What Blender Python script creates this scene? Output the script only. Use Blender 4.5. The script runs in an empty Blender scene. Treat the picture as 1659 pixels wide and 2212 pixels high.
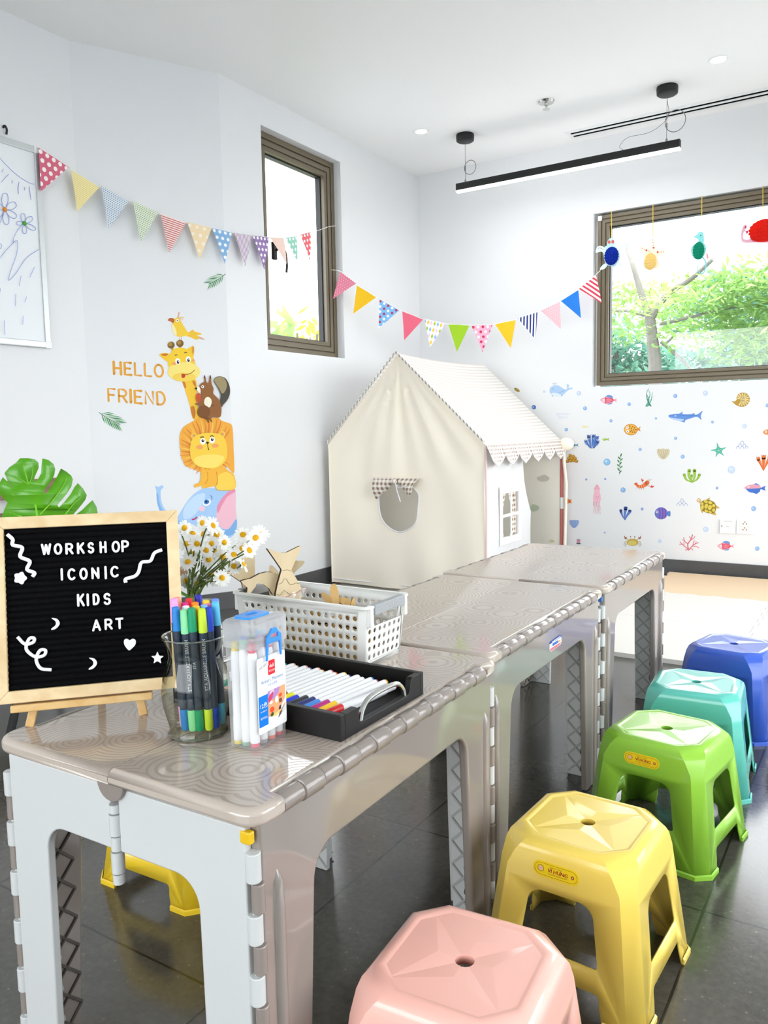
import bpy, bmesh, math, random
from mathutils import Vector, Matrix
from mathutils.geometry import tessellate_polygon

random.seed(7)
SC = bpy.context.scene
COL = SC.collection
pi = math.pi

# ------------------------------------------------------------------ camera
IW, IH = 1659.0, 2212.0
PCX, PCY, FPX = 829.5, 1106.0, 1723.57
def _n(v): return v.normalized()
_A = _n(Vector((1923 - PCX, 908 - PCY, FPX)))          # towards the far wall
_B = -_n(Vector((-1910 - PCX, 980 - PCY, FPX)))        # along the far wall
_Z = _n(_B.cross(_A))
def cam2world(v): return Vector((_B.dot(v), _A.dot(v), _Z.dot(v)))
CAM = Vector((0, 0, 1.0))
cd = bpy.data.cameras.new('camera'); cam = bpy.data.objects.new('camera', cd); COL.objects.link(cam)
rx, uy, bz = cam2world(Vector((1, 0, 0))), cam2world(Vector((0, -1, 0))), cam2world(Vector((0, 0, -1)))
cam.matrix_world = Matrix(((rx.x, uy.x, bz.x, CAM.x), (rx.y, uy.y, bz.y, CAM.y), (rx.z, uy.z, bz.z, CAM.z), (0, 0, 0, 1)))
cd.sensor_fit = 'VERTICAL'; cd.sensor_height = 36.0; cd.sensor_width = 27.0
cd.lens = FPX / IH * 36.0
cd.clip_start = 0.05; cd.clip_end = 200
SC.camera = cam

# a survey of the room: where a line of sight meets a real plane of the place
def ray(px, py): return cam2world(Vector((px - PCX, py - PCY, FPX)))
def at_z(px, py, z): d = ray(px, py); return CAM + d * ((z - CAM.z) / d.z)
def at_x(px, py, x): d = ray(px, py); return CAM + d * ((x - CAM.x) / d.x)
def at_y(px, py, y): d = ray(px, py); return CAM + d * ((y - CAM.y) / d.y)
def at_pl(px, py, P, n): d = ray(px, py); return CAM + d * ((Vector(P) - CAM).dot(n) / d.dot(n))

# ------------------------------------------------------------------ light
SC.view_settings.view_transform = 'Standard'; SC.view_settings.look = 'None'
SC.view_settings.gamma = 1.0; SC.view_settings.exposure = 1.25
try: SC.view_settings.use_curve_mapping = False
except Exception: pass
w = bpy.data.worlds.new('sky'); SC.world = w; w.use_nodes = True
bg = w.node_tree.nodes['Background']
bg.inputs[0].default_value = (0.94, 0.965, 1.0, 1); bg.inputs[1].default_value = 3.2
sun = bpy.data.lights.new('sun', 'SUN'); so = bpy.data.objects.new('sun', sun); COL.objects.link(so)
sun.energy = 3.0; sun.angle = 0.02; sun.color = (1, 0.95, 0.86)
so.rotation_euler = Vector((0.10, 0.04, -1)).to_track_quat('-Z', 'Y').to_euler()
so.location = (0, 8, 8)
def area(name, loc, aim, sx, sy, power, color=(1, 1, 1), portal=False):
    l = bpy.data.lights.new(name, 'AREA'); o = bpy.data.objects.new(name, l); COL.objects.link(o)
    l.shape = 'RECTANGLE'; l.size = sx; l.size_y = sy; l.energy = power; l.color = color
    o.location = loc; o.rotation_euler = (Vector(aim) - Vector(loc)).to_track_quat('-Z', 'Z').to_euler()
    l.cycles.is_portal = portal
    return o
RX, FY, ZC = 1.9, -3.0, 2.93       # right wall, wall behind the camera, ceiling height
area('daylight_right', (RX + 0.12, 2.9, 1.25), (0, 2.9, 1.25), 4.6, 2.3, 1, portal=True)
area('added_front_fill', (-0.8, FY - 0.12, 1.45), (-0.8, 3, 1.45), 4.8, 2.3, 1, portal=True)  # portal of the added fill window behind the camera
area('daylight_back', (-0.55, 5.68, 1.85), (-0.55, 0, 1.85), 2.3, 1.15, 1, portal=True)
try:
    cy = SC.cycles
    cy.max_bounces = 10; cy.diffuse_bounces = 5; cy.glossy_bounces = 4; cy.transmission_bounces = 8; cy.transparent_max_bounces = 16
    cy.caustics_reflective = False; cy.caustics_refractive = False
    cy.sample_clamp_indirect = 6.0; cy.use_denoising = True
except Exception: pass

# ------------------------------------------------------------------ materials
def lin(h):
    h = h.lstrip('#'); o = []
    for i in (0, 2, 4):
        c = int(h[i:i + 2], 16) / 255
        o.append(c / 12.92 if c <= 0.04045 else ((c + 0.055) / 1.055) ** 2.4)
    return (*o, 1)
class NT:
    def __init__(s, name):
        s.m = bpy.data.materials.new(name); s.m.use_nodes = True; s.t = s.m.node_tree
        s.b = s.t.nodes['Principled BSDF']; s.out = s.t.nodes['Material Output']
    def n(s, typ, **kw):
        x = s.t.nodes.new(typ)
        for k, v in kw.items():
            if k.startswith('i_'):
                key = k[2:]; x.inputs[int(key) if key.isdigit() else key.replace('_', ' ')].default_value = v
            else: setattr(x, k, v)
        return x
    def l(s, a, b): s.t.links.new(a, b)
    def math(s, op, a, b=None, c=None):
        x = s.n('ShaderNodeMath', operation=op)
        for i, v in enumerate((a, b, c)):
            if v is None: continue
            if isinstance(v, (int, float)): x.inputs[i].default_value = v
            else: s.l(v, x.inputs[i])
        return x.outputs[0]
    def mix(s, fac, a, b):
        x = s.n('ShaderNodeMix', data_type='RGBA')
        for i, v in ((0, fac), (6, a), (7, b)):
            if isinstance(v, (int, float, tuple)): x.inputs[i].default_value = v
            else: s.l(v, x.inputs[i])
        return x.outputs[2]
    def uv(s):
        u = s.n('ShaderNodeUVMap'); p = s.n('ShaderNodeSeparateXYZ'); s.l(u.outputs[0], p.inputs[0]); return p.outputs[0], p.outputs[1]
    def obj(s):
        return s.n('ShaderNodeTexCoord').outputs['Object']
MC = {}
def paint(h, rough=0.55, spec=0.4, noise=0.0, nscale=20, bump=0.0, bscale=60, metal=0.0, coat=0.0, trans=0.0, name=None):
    key = (h, rough, spec, noise, nscale, bump, bscale, metal, coat, trans)
    if key in MC: return MC[key]
    t = NT(name or 'paint_' + h.lstrip('#')); b = t.b
    b.inputs['Base Color'].default_value = lin(h); b.inputs['Roughness'].default_value = rough
    b.inputs['Specular IOR Level'].default_value = spec; b.inputs['Metallic'].default_value = metal
    b.inputs['Coat Weight'].default_value = coat; b.inputs['Coat Roughness'].default_value = 0.06
    if noise:
        nz = t.n('ShaderNodeTexNoise', i_Scale=nscale, i_Detail=4.0); t.l(t.obj(), nz.inputs['Vector'])
        c = lin(h); d = tuple(max(0, x * (1 - noise)) for x in c[:3]) + (1,); e = tuple(min(1, x * (1 + noise)) for x in c[:3]) + (1,)
        t.l(t.mix(nz.outputs[0], d, e), b.inputs['Base Color'])
    if bump:
        nz = t.n('ShaderNodeTexNoise', i_Scale=bscale, i_Detail=5.0); t.l(t.obj(), nz.inputs['Vector'])
        bp = t.n('ShaderNodeBump', i_Strength=bump, i_Distance=0.01); t.l(nz.outputs[0], bp.inputs['Height']); t.l(bp.outputs[0], b.inputs['Normal'])
    if trans:
        tr = t.n('ShaderNodeBsdfTranslucent'); tr.inputs[0].default_value = lin(h)
        mx = t.n('ShaderNodeMixShader'); mx.inputs[0].default_value = trans
        t.l(b.outputs[0], mx.inputs[1]); t.l(tr.outputs[0], mx.inputs[2]); t.l(mx.outputs[0], t.out.inputs[0])
        if noise: pass
    MC[key] = t.m
    return t.m
def glow(h, strength, name):
    t = NT(name); t.b.inputs['Base Color'].default_value = lin(h); t.b.inputs['Emission Color'].default_value = lin(h)
    t.b.inputs['Emission Strength'].default_value = strength
    return t.m
def clear(name, tint='#ffffff', film=0.0, filmcol='#ffffff', base=0.04, rough=0.0, edge=None, power=5.0, amt=0.8):
    """clear pane or thin plastic: see-through, Fresnel gloss and an optional milky film"""
    t = NT(name)
    tp = t.n('ShaderNodeBsdfTransparent'); tp.inputs[0].default_value = lin(tint)
    gl = t.n('ShaderNodeBsdfGlossy'); gl.inputs['Roughness'].default_value = rough
    lw = t.n('ShaderNodeLayerWeight', i_Blend=0.5)
    f = t.math('MULTIPLY_ADD', t.math('POWER', lw.outputs['Facing'], power), amt, base)
    if edge: t.l(t.mix(t.math('POWER', lw.outputs['Facing'], 2.5), lin(tint), lin(edge)), tp.inputs[0])
    m1 = t.n('ShaderNodeMixShader'); t.l(f, m1.inputs[0]); t.l(tp.outputs[0], m1.inputs[1]); t.l(gl.outputs[0], m1.inputs[2])
    last = m1
    if film:
        df = t.n('ShaderNodeBsdfDiffuse'); df.inputs[0].default_value = lin(filmcol)
        tl = t.n('ShaderNodeBsdfTranslucent'); tl.inputs[0].default_value = lin(filmcol)
        a = t.n('ShaderNodeMixShader'); a.inputs[0].default_value = 0.5; t.l(df.outputs[0], a.inputs[1]); t.l(tl.outputs[0], a.inputs[2])
        m2 = t.n('ShaderNodeMixShader'); m2.inputs[0].default_value = film; t.l(m1.outputs[0], m2.inputs[1]); t.l(a.outputs[0], m2.inputs[2]); last = m2
    t.l(last.outputs[0], t.out.inputs[0])
    return t.m
def wood(name, c1, c2, scale=1.0, axis='X', rough=0.5):
    t = NT(name); mp = t.n('ShaderNodeMapping'); t.l(t.obj(), mp.inputs[0])
    s = {'X': (3, 40, 40), 'Y': (40, 3, 40), 'Z': (40, 40, 3)}[axis]; mp.inputs['Scale'].default_value = tuple(k * scale for k in s)
    nz = t.n('ShaderNodeTexNoise', i_Scale=1.0, i_Detail=6.0, i_Distortion=0.6); t.l(mp.outputs[0], nz.inputs['Vector'])
    cr = t.n('ShaderNodeValToRGB'); cr.color_ramp.elements[0].position = 0.35; cr.color_ramp.elements[1].position = 0.65
    cr.color_ramp.elements[0].color = lin(c1); cr.color_ramp.elements[1].color = lin(c2)
    t.l(nz.outputs[0], cr.inputs[0]); t.l(cr.outputs[0], t.b.inputs['Base Color']); t.b.inputs['Roughness'].default_value = rough
    return t.m
# cloth and paper patterns, drawn in metres of the cloth's own surface
def pat_dots(name, c1, c2, pitch, rad, c3=None, rough=0.7):
    t = NT(name); u, v = t.uv(); ps = pitch
    def cell(x, off): return t.math('SUBTRACT', t.math('FRACT', t.math('ADD', t.math('DIVIDE', x, ps), off)), 0.5)
    row = t.math('FLOOR', t.math('DIVIDE', v, ps)); off = t.math('MULTIPLY', t.math('FLOORED_MODULO', row, 2.0), 0.5)
    a = t.math('SUBTRACT', t.math('FRACT', t.math('ADD', t.math('DIVIDE', u, ps), off)), 0.5); b = cell(v, 0.0)
    d = t.math('SQRT', t.math('ADD', t.math('MULTIPLY', a, a), t.math('MULTIPLY', b, b)))
    f = t.math('LESS_THAN', d, rad / ps)
    dot = lin(c2)
    if c3:
        k = t.math('FLOORED_MODULO', t.math('FLOOR', t.math('ADD', t.math('DIVIDE', u, ps), off)), 2.0); dot = t.mix(k, lin(c2), lin(c3))
    t.l(t.mix(f, lin(c1), dot), t.b.inputs['Base Color']); t.b.inputs['Roughness'].default_value = rough
    return t.m
def pat_stripes(name, c1, c2, pitch, duty=0.5, ang=0.0, rough=0.7, bump=0.0, trans=0.0):
    t = NT(name); u, v = t.uv()
    s = t.math('ADD', t.math('MULTIPLY', u, math.cos(ang)), t.math('MULTIPLY', v, math.sin(ang)))
    f = t.math('LESS_THAN', t.math('FRACT', t.math('DIVIDE', s, pitch)), duty)
    c = t.mix(f, lin(c1), lin(c2)); t.l(c, t.b.inputs['Base Color']); t.b.inputs['Roughness'].default_value = rough
    if trans:
        tr = t.n('ShaderNodeBsdfTranslucent'); t.l(c, tr.inputs[0]); mx = t.n('ShaderNodeMixShader'); mx.inputs[0].default_value = trans
        t.l(t.b.outputs[0], mx.inputs[1]); t.l(tr.outputs[0], mx.inputs[2]); t.l(mx.outputs[0], t.out.inputs[0])
    return t.m
def pat_check(name, c1, c2, pitch, rough=0.8):
    t = NT(name); u, v = t.uv()
    a = t.math('LESS_THAN', t.math('FRACT', t.math('DIVIDE', u, pitch)), 0.5); b = t.math('LESS_THAN', t.math('FRACT', t.math('DIVIDE', v, pitch)), 0.5)
    s = t.math('MULTIPLY', t.math('ADD', a, b), 0.5); s = t.math('POWER', s, 1.6)
    t.l(t.mix(s, lin(c1), lin(c2)), t.b.inputs['Base Color']); t.b.inputs['Roughness'].default_value = rough
    return t.m
def pat_diamond(name, cols, pu, pv, rough=0.7):
    t = NT(name); u, v = t.uv()
    a = t.math('ABSOLUTE', t.math('SUBTRACT', t.math('FRACT', t.math('DIVIDE', u, pu)), 0.5)); b = t.math('ABSOLUTE', t.math('SUBTRACT', t.math('FRACT', t.math('DIVIDE', v, pv)), 0.5))
    f = t.math('LESS_THAN', t.math('ADD', a, b), 0.42)
    k = t.math('FLOORED_MODULO', t.math('ADD', t.math('FLOOR', t.math('DIVIDE', u, pu)), t.math('MULTIPLY', t.math('FLOOR', t.math('DIVIDE', v, pv)), 2.0)), 4.0)
    k = t.math('DIVIDE', k, 4.0); cr = t.n('ShaderNodeValToRGB'); cr.color_ramp.interpolation = 'CONSTANT'
    while len(cr.color_ramp.elements) < 4: cr.color_ramp.elements.new(0.5)
    for i, h in enumerate(cols): cr.color_ramp.elements[i].position = i / 4; cr.color_ramp.elements[i].color = lin(h)
    t.l(k, cr.inputs[0]); t.l(t.mix(f, lin('#f6f6f4'), cr.outputs[0]), t.b.inputs['Base Color']); t.b.inputs['Roughness'].default_value = rough
    return t.m

# ------------------------------------------------------------------ mesh helpers
def smoothstep(a, b, x): x = min(1, max(0, (x - a) / (b - a))); return x * x * (3 - 2 * x)
def crom(pts, closed=False, n=6):
    P = [Vector((*p, 0)) if len(p) == 2 else Vector(p) for p in pts]; m = len(P); out = []
    rng = range(m) if closed else range(m - 1)
    for i in rng:
        p0 = P[(i - 1) % m] if closed or i > 0 else P[0] * 2 - P[1]; p1 = P[i]; p2 = P[(i + 1) % m]
        p3 = P[(i + 2) % m] if closed or i + 2 < m else P[-1] * 2 - P[-2]
        for k in range(n):
            t = k / n
            out.append(0.5 * ((2 * p1) + (p2 - p0) * t + (2 * p0 - 5 * p1 + 4 * p2 - p3) * t * t + (3 * p1 - p0 - 3 * p2 + p3) * t ** 3))
    if not closed: out.append(P[-1])
    if len(pts[0]) == 2: return [(p.x, p.y) for p in out]
    return out
class MB:
    def __init__(s): s.v = []; s.f = []; s.m = []; s.uv = []
    def add(s, verts, faces, m=0, uv=None):
        o = len(s.v); s.v += [Vector(p) for p in verts]; s.uv += (list(uv) if uv else [(p[0], p[1]) for p in verts])
        for f in faces: s.f.append(tuple(i + o for i in f)); s.m.append(m)
        return o
    def box(s, c, d, m=0, rot=None):
        x, y, z = d[0] / 2, d[1] / 2, d[2] / 2
        vs = [Vector((a * x, b * y, e * z)) for a in (-1, 1) for b in (-1, 1) for e in (-1, 1)]
        if rot is not None: vs = [rot @ p for p in vs]
        s.add([p + Vector(c) for p in vs], [(0, 1, 3, 2), (4, 6, 7, 5), (0, 4, 5, 1), (2, 3, 7, 6), (0, 2, 6, 4), (1, 5, 7, 3)], m)
    def bb(s, a, b, m=0):
        s.box([(a[i] + b[i]) / 2 for i in range(3)], [abs(b[i] - a[i]) for i in range(3)], m)
    def tube(s, path, r, seg=8, m=0, caps=True, flat=1.0, closed=False):
        P = [Vector(p) for p in path]; n = len(P); R = r if isinstance(r, (list, tuple)) else [r] * n
        up = None; rings = []
        for i in range(n):
            a = P[(i - 1) % n] if (i > 0 or closed) else P[i]; b = P[(i + 1) % n] if (i < n - 1 or closed) else P[i]
            t = (b - a); t = t.normalized() if t.length > 1e-9 else Vector((0, 0, 1))
            if up is None: up = t.orthogonal().normalized()
            up = up - t * up.dot(t); up = up.normalized() if up.length > 1e-6 else t.orthogonal().normalized()
            sd = t.cross(up)
            rings.append([P[i] + (up * math.cos(2 * pi * k / seg) + sd * math.sin(2 * pi * k / seg) * flat) * R[i] for k in range(seg)])
        vs = [p for q in rings for p in q]; fs = []
        for i in range(n if closed else n - 1):
            j = (i + 1) % n
            for k in range(seg): fs.append((i * seg + k, i * seg + (k + 1) % seg, j * seg + (k + 1) % seg, j * seg + k))
        if caps and not closed: fs.append(tuple(range(seg - 1, -1, -1))); fs.append(tuple((n - 1) * seg + k for k in range(seg)))
        s.add(vs, fs, m)
    def lathe(s, prof, seg=24, o=(0, 0, 0), m=0, ax=None, caps=True):
        """prof: (radius, height) pairs; ax: axis direction"""
        o = Vector(o); q = Vector(ax).to_track_quat('Z', 'Y') if ax is not None else None; vs = []; fs = []; n = len(prof)
        for r, h in prof:
            for k in range(seg):
                p = Vector((r * math.cos(2 * pi * k / seg), r * math.sin(2 * pi * k / seg), h)); vs.append(o + (q @ p if q else p))
        for i in range(n - 1):
            for k in range(seg): fs.append((i * seg + k, i * seg + (k + 1) % seg, (i + 1) * seg + (k + 1) % seg, (i + 1) * seg + k))
        if caps:
            if prof[0][0] > 1e-5: fs.append(tuple(range(seg - 1, -1, -1)))
            if prof[-1][0] > 1e-5: fs.append(tuple((n - 1) * seg + k for k in range(seg)))
        s.add(vs, fs, m)
    def ball(s, c, r, m=0, seg=16, rings=8):
        r = r if isinstance(r, (tuple, list)) else (r, r, r); vs = []; fs = []
        for i in range(rings + 1):
            a = pi * i / rings
            for k in range(seg): vs.append(Vector((c[0] + r[0] * math.sin(a) * math.cos(2 * pi * k / seg), c[1] + r[1] * math.sin(a) * math.sin(2 * pi * k / seg), c[2] - r[2] * math.cos(a))))
        for i in range(rings):
            for k in range(seg): fs.append((i * seg + k, i * seg + (k + 1) % seg, (i + 1) * seg + (k + 1) % seg, (i + 1) * seg + k))
        s.add(vs, fs, m)
    def plate(s, outer, holes=(), th=0.0, fn=None, m=0, me=None):
        """a flat cut-out; fn(u, v, w) puts it in space, w = 0..th"""
        fn = fn or (lambda u, v, w: Vector((u, v, w))); L = [list(outer)] + [list(h) for h in holes]
        tris = tessellate_polygon([[Vector((p[0], p[1], 0)) for p in c] for c in L]); flat = [p for c in L for p in c]; n = len(flat)
        a = [fn(p[0], p[1], 0) for p in flat]
        if th == 0: s.add(a, tris, m, flat); return
        b = [fn(p[0], p[1], th) for p in flat]
        fs = [tuple(t) for t in tris] + [tuple(n + i for i in reversed(t)) for t in tris]; sf = []
        o = 0
        for c in L:
            k = len(c)
            for i in range(k): sf.append((o + i, o + (i + 1) % k, n + o + (i + 1) % k, n + o + i))
            o += k
        base = s.add(a + b, fs, m, flat + flat)
        for f in sf: s.f.append(tuple(i + base for i in f)); s.m.append(m if me is None else me)
    def text(s, txt, size, fn, m=0, th=0.0, align='CENTER'):
        c = bpy.data.curves.new('t', 'FONT'); c.body = txt; c.size = size; c.align_x = align; c.align_y = 'CENTER'; c.extrude = th; c.resolution_u = 2
        o = bpy.data.objects.new('t', c); COL.objects.link(o); bpy.context.view_layer.update()
        me = bpy.data.meshes.new_from_object(o.evaluated_get(bpy.context.evaluated_depsgraph_get()))
        s.add([fn(p.co.x, p.co.y, p.co.z) for p in me.vertices], [tuple(f.vertices) for f in me.polygons], m)
        bpy.data.objects.remove(o); bpy.data.curves.remove(c); bpy.data.meshes.remove(me)
    def build(s, name, mats, parent=None, origin=None, smooth=35, recalc=True, merge=0.0, bevel=0.0, solid=0.0, bseg=2, soff=-1, even=True):
        mats = mats if isinstance(mats, (list, tuple)) else [mats]
        if origin is None: origin = Vector((0, 0, 0))
        if parent is not None and origin == Vector((0, 0, 0)) and parent.get('_o') is not None: origin = Vector(parent['_o'])
        me = bpy.data.meshes.new(name); me.from_pydata([p - Vector(origin) for p in s.v], [], s.f); me.update()
        for m in mats: me.materials.append(m)
        me.polygons.foreach_set('material_index', s.m)
        ul = me.uv_layers.new(name='UVMap')
        li = [0] * len(me.loops); me.loops.foreach_get('vertex_index', li)
        ul.data.foreach_set('uv', [c for i in li for c in s.uv[i]])
        if recalc or merge:
            bm = bmesh.new(); bm.from_mesh(me)
            if bevel: bmesh.ops.dissolve_limit(bm, angle_limit=0.005, verts=bm.verts, edges=bm.edges)
            if merge: bmesh.ops.remove_doubles(bm, verts=bm.verts, dist=merge)
            if recalc: bmesh.ops.recalc_face_normals(bm, faces=bm.faces)
            bm.to_mesh(me); bm.free()
        if smooth:
            me.polygons.foreach_set('use_smooth', [True] * len(me.polygons)); me.set_sharp_from_angle(angle=math.radians(smooth))
        o = bpy.data.objects.new(name, me); COL.objects.link(o)
        if parent is not None: o.parent = parent
        else: o.location = origin
        o['_o'] = tuple(float(c) for c in origin)
        if solid: md = o.modifiers.new('thick', 'SOLIDIFY'); md.thickness = solid; md.offset = soff; md.use_even_offset = even
        if bevel: md = o.modifiers.new('round', 'BEVEL'); md.width = bevel; md.segments = bseg; md.limit_method = 'ANGLE'; md.angle_limit = math.radians(40); md.harden_normals = bool(smooth)
        return o
def tag(o, label, cat, group=None, kind=None):
    o['label'] = label; o['category'] = cat
    if group: o['group'] = group
    if kind: o['kind'] = kind
    return o
def thing(name, label, cat, loc=(0, 0, 0), group=None, rotz=0.0, local=False):
    """an Empty at the thing's base; children may be given in world coordinates unless local"""
    o = bpy.data.objects.new(name, None); COL.objects.link(o); o.location = loc; o.rotation_euler = (0, 0, rotz); o.empty_display_size = 0.05
    o['_o'] = (0.0, 0.0, 0.0) if local else tuple(float(c) for c in loc)
    return tag(o, label, cat, group)
def struct(name, mb, mats, parent=None, **kw):
    o = mb.build(name, mats, parent, **kw)
    if parent is None: o['kind'] = 'structure'
    return o
def kids(o): return [c for c in COL.objects if c.parent == o]
def dup(o, loc=None, rotz=None, label=None, parent=None, remat=None):
    c = o.copy(); COL.objects.link(c); c.parent = parent
    if parent is None:
        if loc is not None: c.location = loc
        if rotz is not None: c.rotation_euler = (0, 0, rotz)
        if label: c['label'] = label
    if remat and c.type == 'MESH':
        for i, s in enumerate(c.material_slots):
            if s.material and s.material.name in remat: mm = remat[s.material.name]; s.link = 'OBJECT'; s.material = mm
    for k in kids(o): dup(k, parent=c, remat=remat)
    return c
def arc(cx, cy, r, a0, a1, n=6):
    return [(cx + r * math.cos(math.radians(a0 + (a1 - a0) * i / n)), cy + r * math.sin(math.radians(a0 + (a1 - a0) * i / n))) for i in range(n + 1)]
def rrect(x0, y0, x1, y1, r, n=5):
    return arc(x1 - r, y0 + r, r, -90, 0, n) + arc(x1 - r, y1 - r, r, 0, 90, n) + arc(x0 + r, y1 - r, r, 90, 180, n) + arc(x0 + r, y0 + r, r, 180, 270, n)
def circ(cx, cy, rx, ry=None, n=20, rot=0.0):
    ry = rx if ry is None else ry; c, s = math.cos(rot), math.sin(rot)
    return [(cx + rx * math.cos(2 * pi * i / n) * c - ry * math.sin(2 * pi * i / n) * s, cy + rx * math.cos(2 * pi * i / n) * s + ry * math.sin(2 * pi * i / n) * c) for i in range(n)]

# flat printed art (stickers, drawings): shapes in layers on a real surface
class Art:
    def __init__(s, surf, T=(0, 0, 1.0), step=0.0003, lift=0.0006): s.surf = surf; s.T = T; s.mb = MB(); s.cols = []; s.k = 0; s.step = step; s.lift = lift
    def _m(s, c):
        if c not in s.cols: s.cols.append(c)
        return s.cols.index(c)
    def _put(s, polys, c):
        m = s._m(c); w = s.lift + s.k * s.step; s.k += 1
        for outer, faces in polys:
            vs = [s.surf(s.T[0] + p[0] / s.T[2], s.T[1] + p[1] / s.T[2], w) for p in outer]; s.mb.add(vs, faces, m)
    def poly(s, c, pts, sm=True, n=5):
        q = crom(pts, True, n) if sm else list(pts)
        s._put([(q, tessellate_polygon([[Vector((p[0], p[1], 0)) for p in q]]))], c); return s
    def ell(s, c, x, y, rx, ry=None, rot=0.0, n=18): return s.poly(c, circ(x, y, rx, ry, n, math.radians(rot)), False)
    def stroke(s, c, pts, w, sm=True, taper=None, n=5):
        q = crom(pts, False, n) if sm and len(pts) > 2 else list(pts); m = len(q); L = []; R = []
        for i, p in enumerate(q):
            a = q[max(0, i - 1)]; b = q[min(m - 1, i + 1)]; dx, dy = b[0] - a[0], b[1] - a[1]; d = math.hypot(dx, dy) or 1
            ww = w / 2 if taper is None else (w + (taper - w) * i / (m - 1)) / 2
            L.append((p[0] - dy / d * ww, p[1] + dx / d * ww)); R.append((p[0] + dy / d * ww, p[1] - dx / d * ww))
        polys = [(L + R, [(i, i + 1, m + i + 1, m + i) for i in range(m - 1)])]
        for e, ww in ((q[0], w), (q[-1], w if taper is None else taper)): polys.append((circ(e[0], e[1], ww / 2, n=10), [tuple(range(10))]))
        s._put(polys, c); return s
    def build(s, name, parent=None, rough=0.5, origin=None, trans=0.0):
        if origin is None and parent is None:
            origin = Vector((0, 0, 0))
            for p in s.mb.v: origin += p
            origin /= len(s.mb.v)
        return s.mb.build(name, [c if not isinstance(c, str) else paint(c, rough, 0.3, trans=trans) for c in s.cols], parent, origin=origin, smooth=0, recalc=False)

# single-stroke capitals, drawn in a 1-high box
def _arc(cx, cy, rx, ry, a0, a1, n=10): return [(cx + rx * math.cos(math.radians(a0 + (a1 - a0) * i / n)), cy + ry * math.sin(math.radians(a0 + (a1 - a0) * i / n))) for i in range(n + 1)]
FONT = {
 'W': (0.86, [[(0, 1), (.21, 0), (.43, .95), (.65, 0), (.86, 1)]]), 'O': (0.66, [_arc(.33, .5, .33, .5, 90, 450, 20)]),
 'R': (0.58, [[(0, 0), (0, 1), (.3, 1)] + _arc(.3, .73, .26, .27, 90, -90) + [(0, .46)], [(.28, .46), (.58, 0)]]),
 'K': (0.56, [[(0, 0), (0, 1)], [(.54, 1), (0, .38)], [(.2, .6), (.56, 0)]]),
 'S': (0.54, [_arc(.27, .75, .25, .25, 20, 250, 10) + _arc(.27, .25, .27, .26, 80, -160, 12)]),
 'H': (0.56, [[(0, 0), (0, 1)], [(.56, 0), (.56, 1)], [(0, .5), (.56, .5)]]),
 'P': (0.55, [[(0, 0), (0, 1), (.28, 1)] + _arc(.28, .72, .27, .28, 90, -90) + [(0, .44)]]),
 'I': (0.0, [[(0, 0), (0, 1)]]), 'C': (0.58, [_arc(.33, .5, .33, .5, 45, 315, 14)]),
 'N': (0.58, [[(0, 0), (0, 1), (.58, 0), (.58, 1)]]), 'D': (0.58, [[(0, 0), (0, 1), (.22, 1)] + _arc(.22, .5, .36, .5, 90, -90, 12) + [(0, 0)]]),
 'A': (0.64, [[(0, 0), (.32, 1), (.64, 0)], [(.11, .32), (.53, .32)]]), 'T': (0.6, [[(0, 1), (.6, 1)], [(.3, 1), (.3, 0)]]),
 'E': (0.5, [[(.5, 1), (0, 1), (0, 0), (.5, 0)], [(0, .52), (.42, .52)]]), 'L': (0.48, [[(0, 1), (0, 0), (.48, 0)]]), 'F': (0.5, [[(.5, 1), (0, 1), (0, 0)], [(0, .52), (.42, .52)]]),
}
# ------------------------------------------------------------------ the room
XL, XL0, YB = -3.14, -3.485, 5.53
PA, PBv = Vector((XL0, 2.69, 0)), Vector((XL, 3.37, 0))            # the slanted wall between the two left walls
PN = Vector(((PBv - PA).y, -(PBv - PA).x, 0)).normalized()          # its normal, into the room
M_WALL = paint('#e7e8e9', 0.65, 0.25, bump=0.03, bscale=220, name='white_wall_paint')
M_CEIL = paint('#fbfbfa', 0.8, 0.2, name='white_ceiling_paint')
M_FRAME = paint('#6f6450', 0.4, 0.5, name='bronze_window_frame')
M_FRAME2 = paint('#62573f', 0.4, 0.5, name='bronze_window_sash')
M_SKIRT = paint('#4a4a4b', 0.35, 0.5, noise=0.15, nscale=25, name='dark_skirting_tile')
M_BLACK = paint('#141414', 0.45, 0.4, name='black_plastic')
M_BLACKW = paint('#0f0d0c', 0.45, 0.35, noise=0.3, nscale=40, name='black_stained_wood')
M_WHITEP = paint('#f2f3f3', 0.35, 0.5, name='white_plastic')
M_CHROME = paint('#c9c9c6', 0.22, 0.6, metal=1.0, name='brushed_metal')
M_STRING = paint('#f2f2ee', 0.7, 0.2, name='white_string')
M_GOLD = paint('#d8b93c', 0.5, 0.4, name='gold_thread')
M_GLASS = clear('window_glass', '#fbfcfc', base=0.04)

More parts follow.
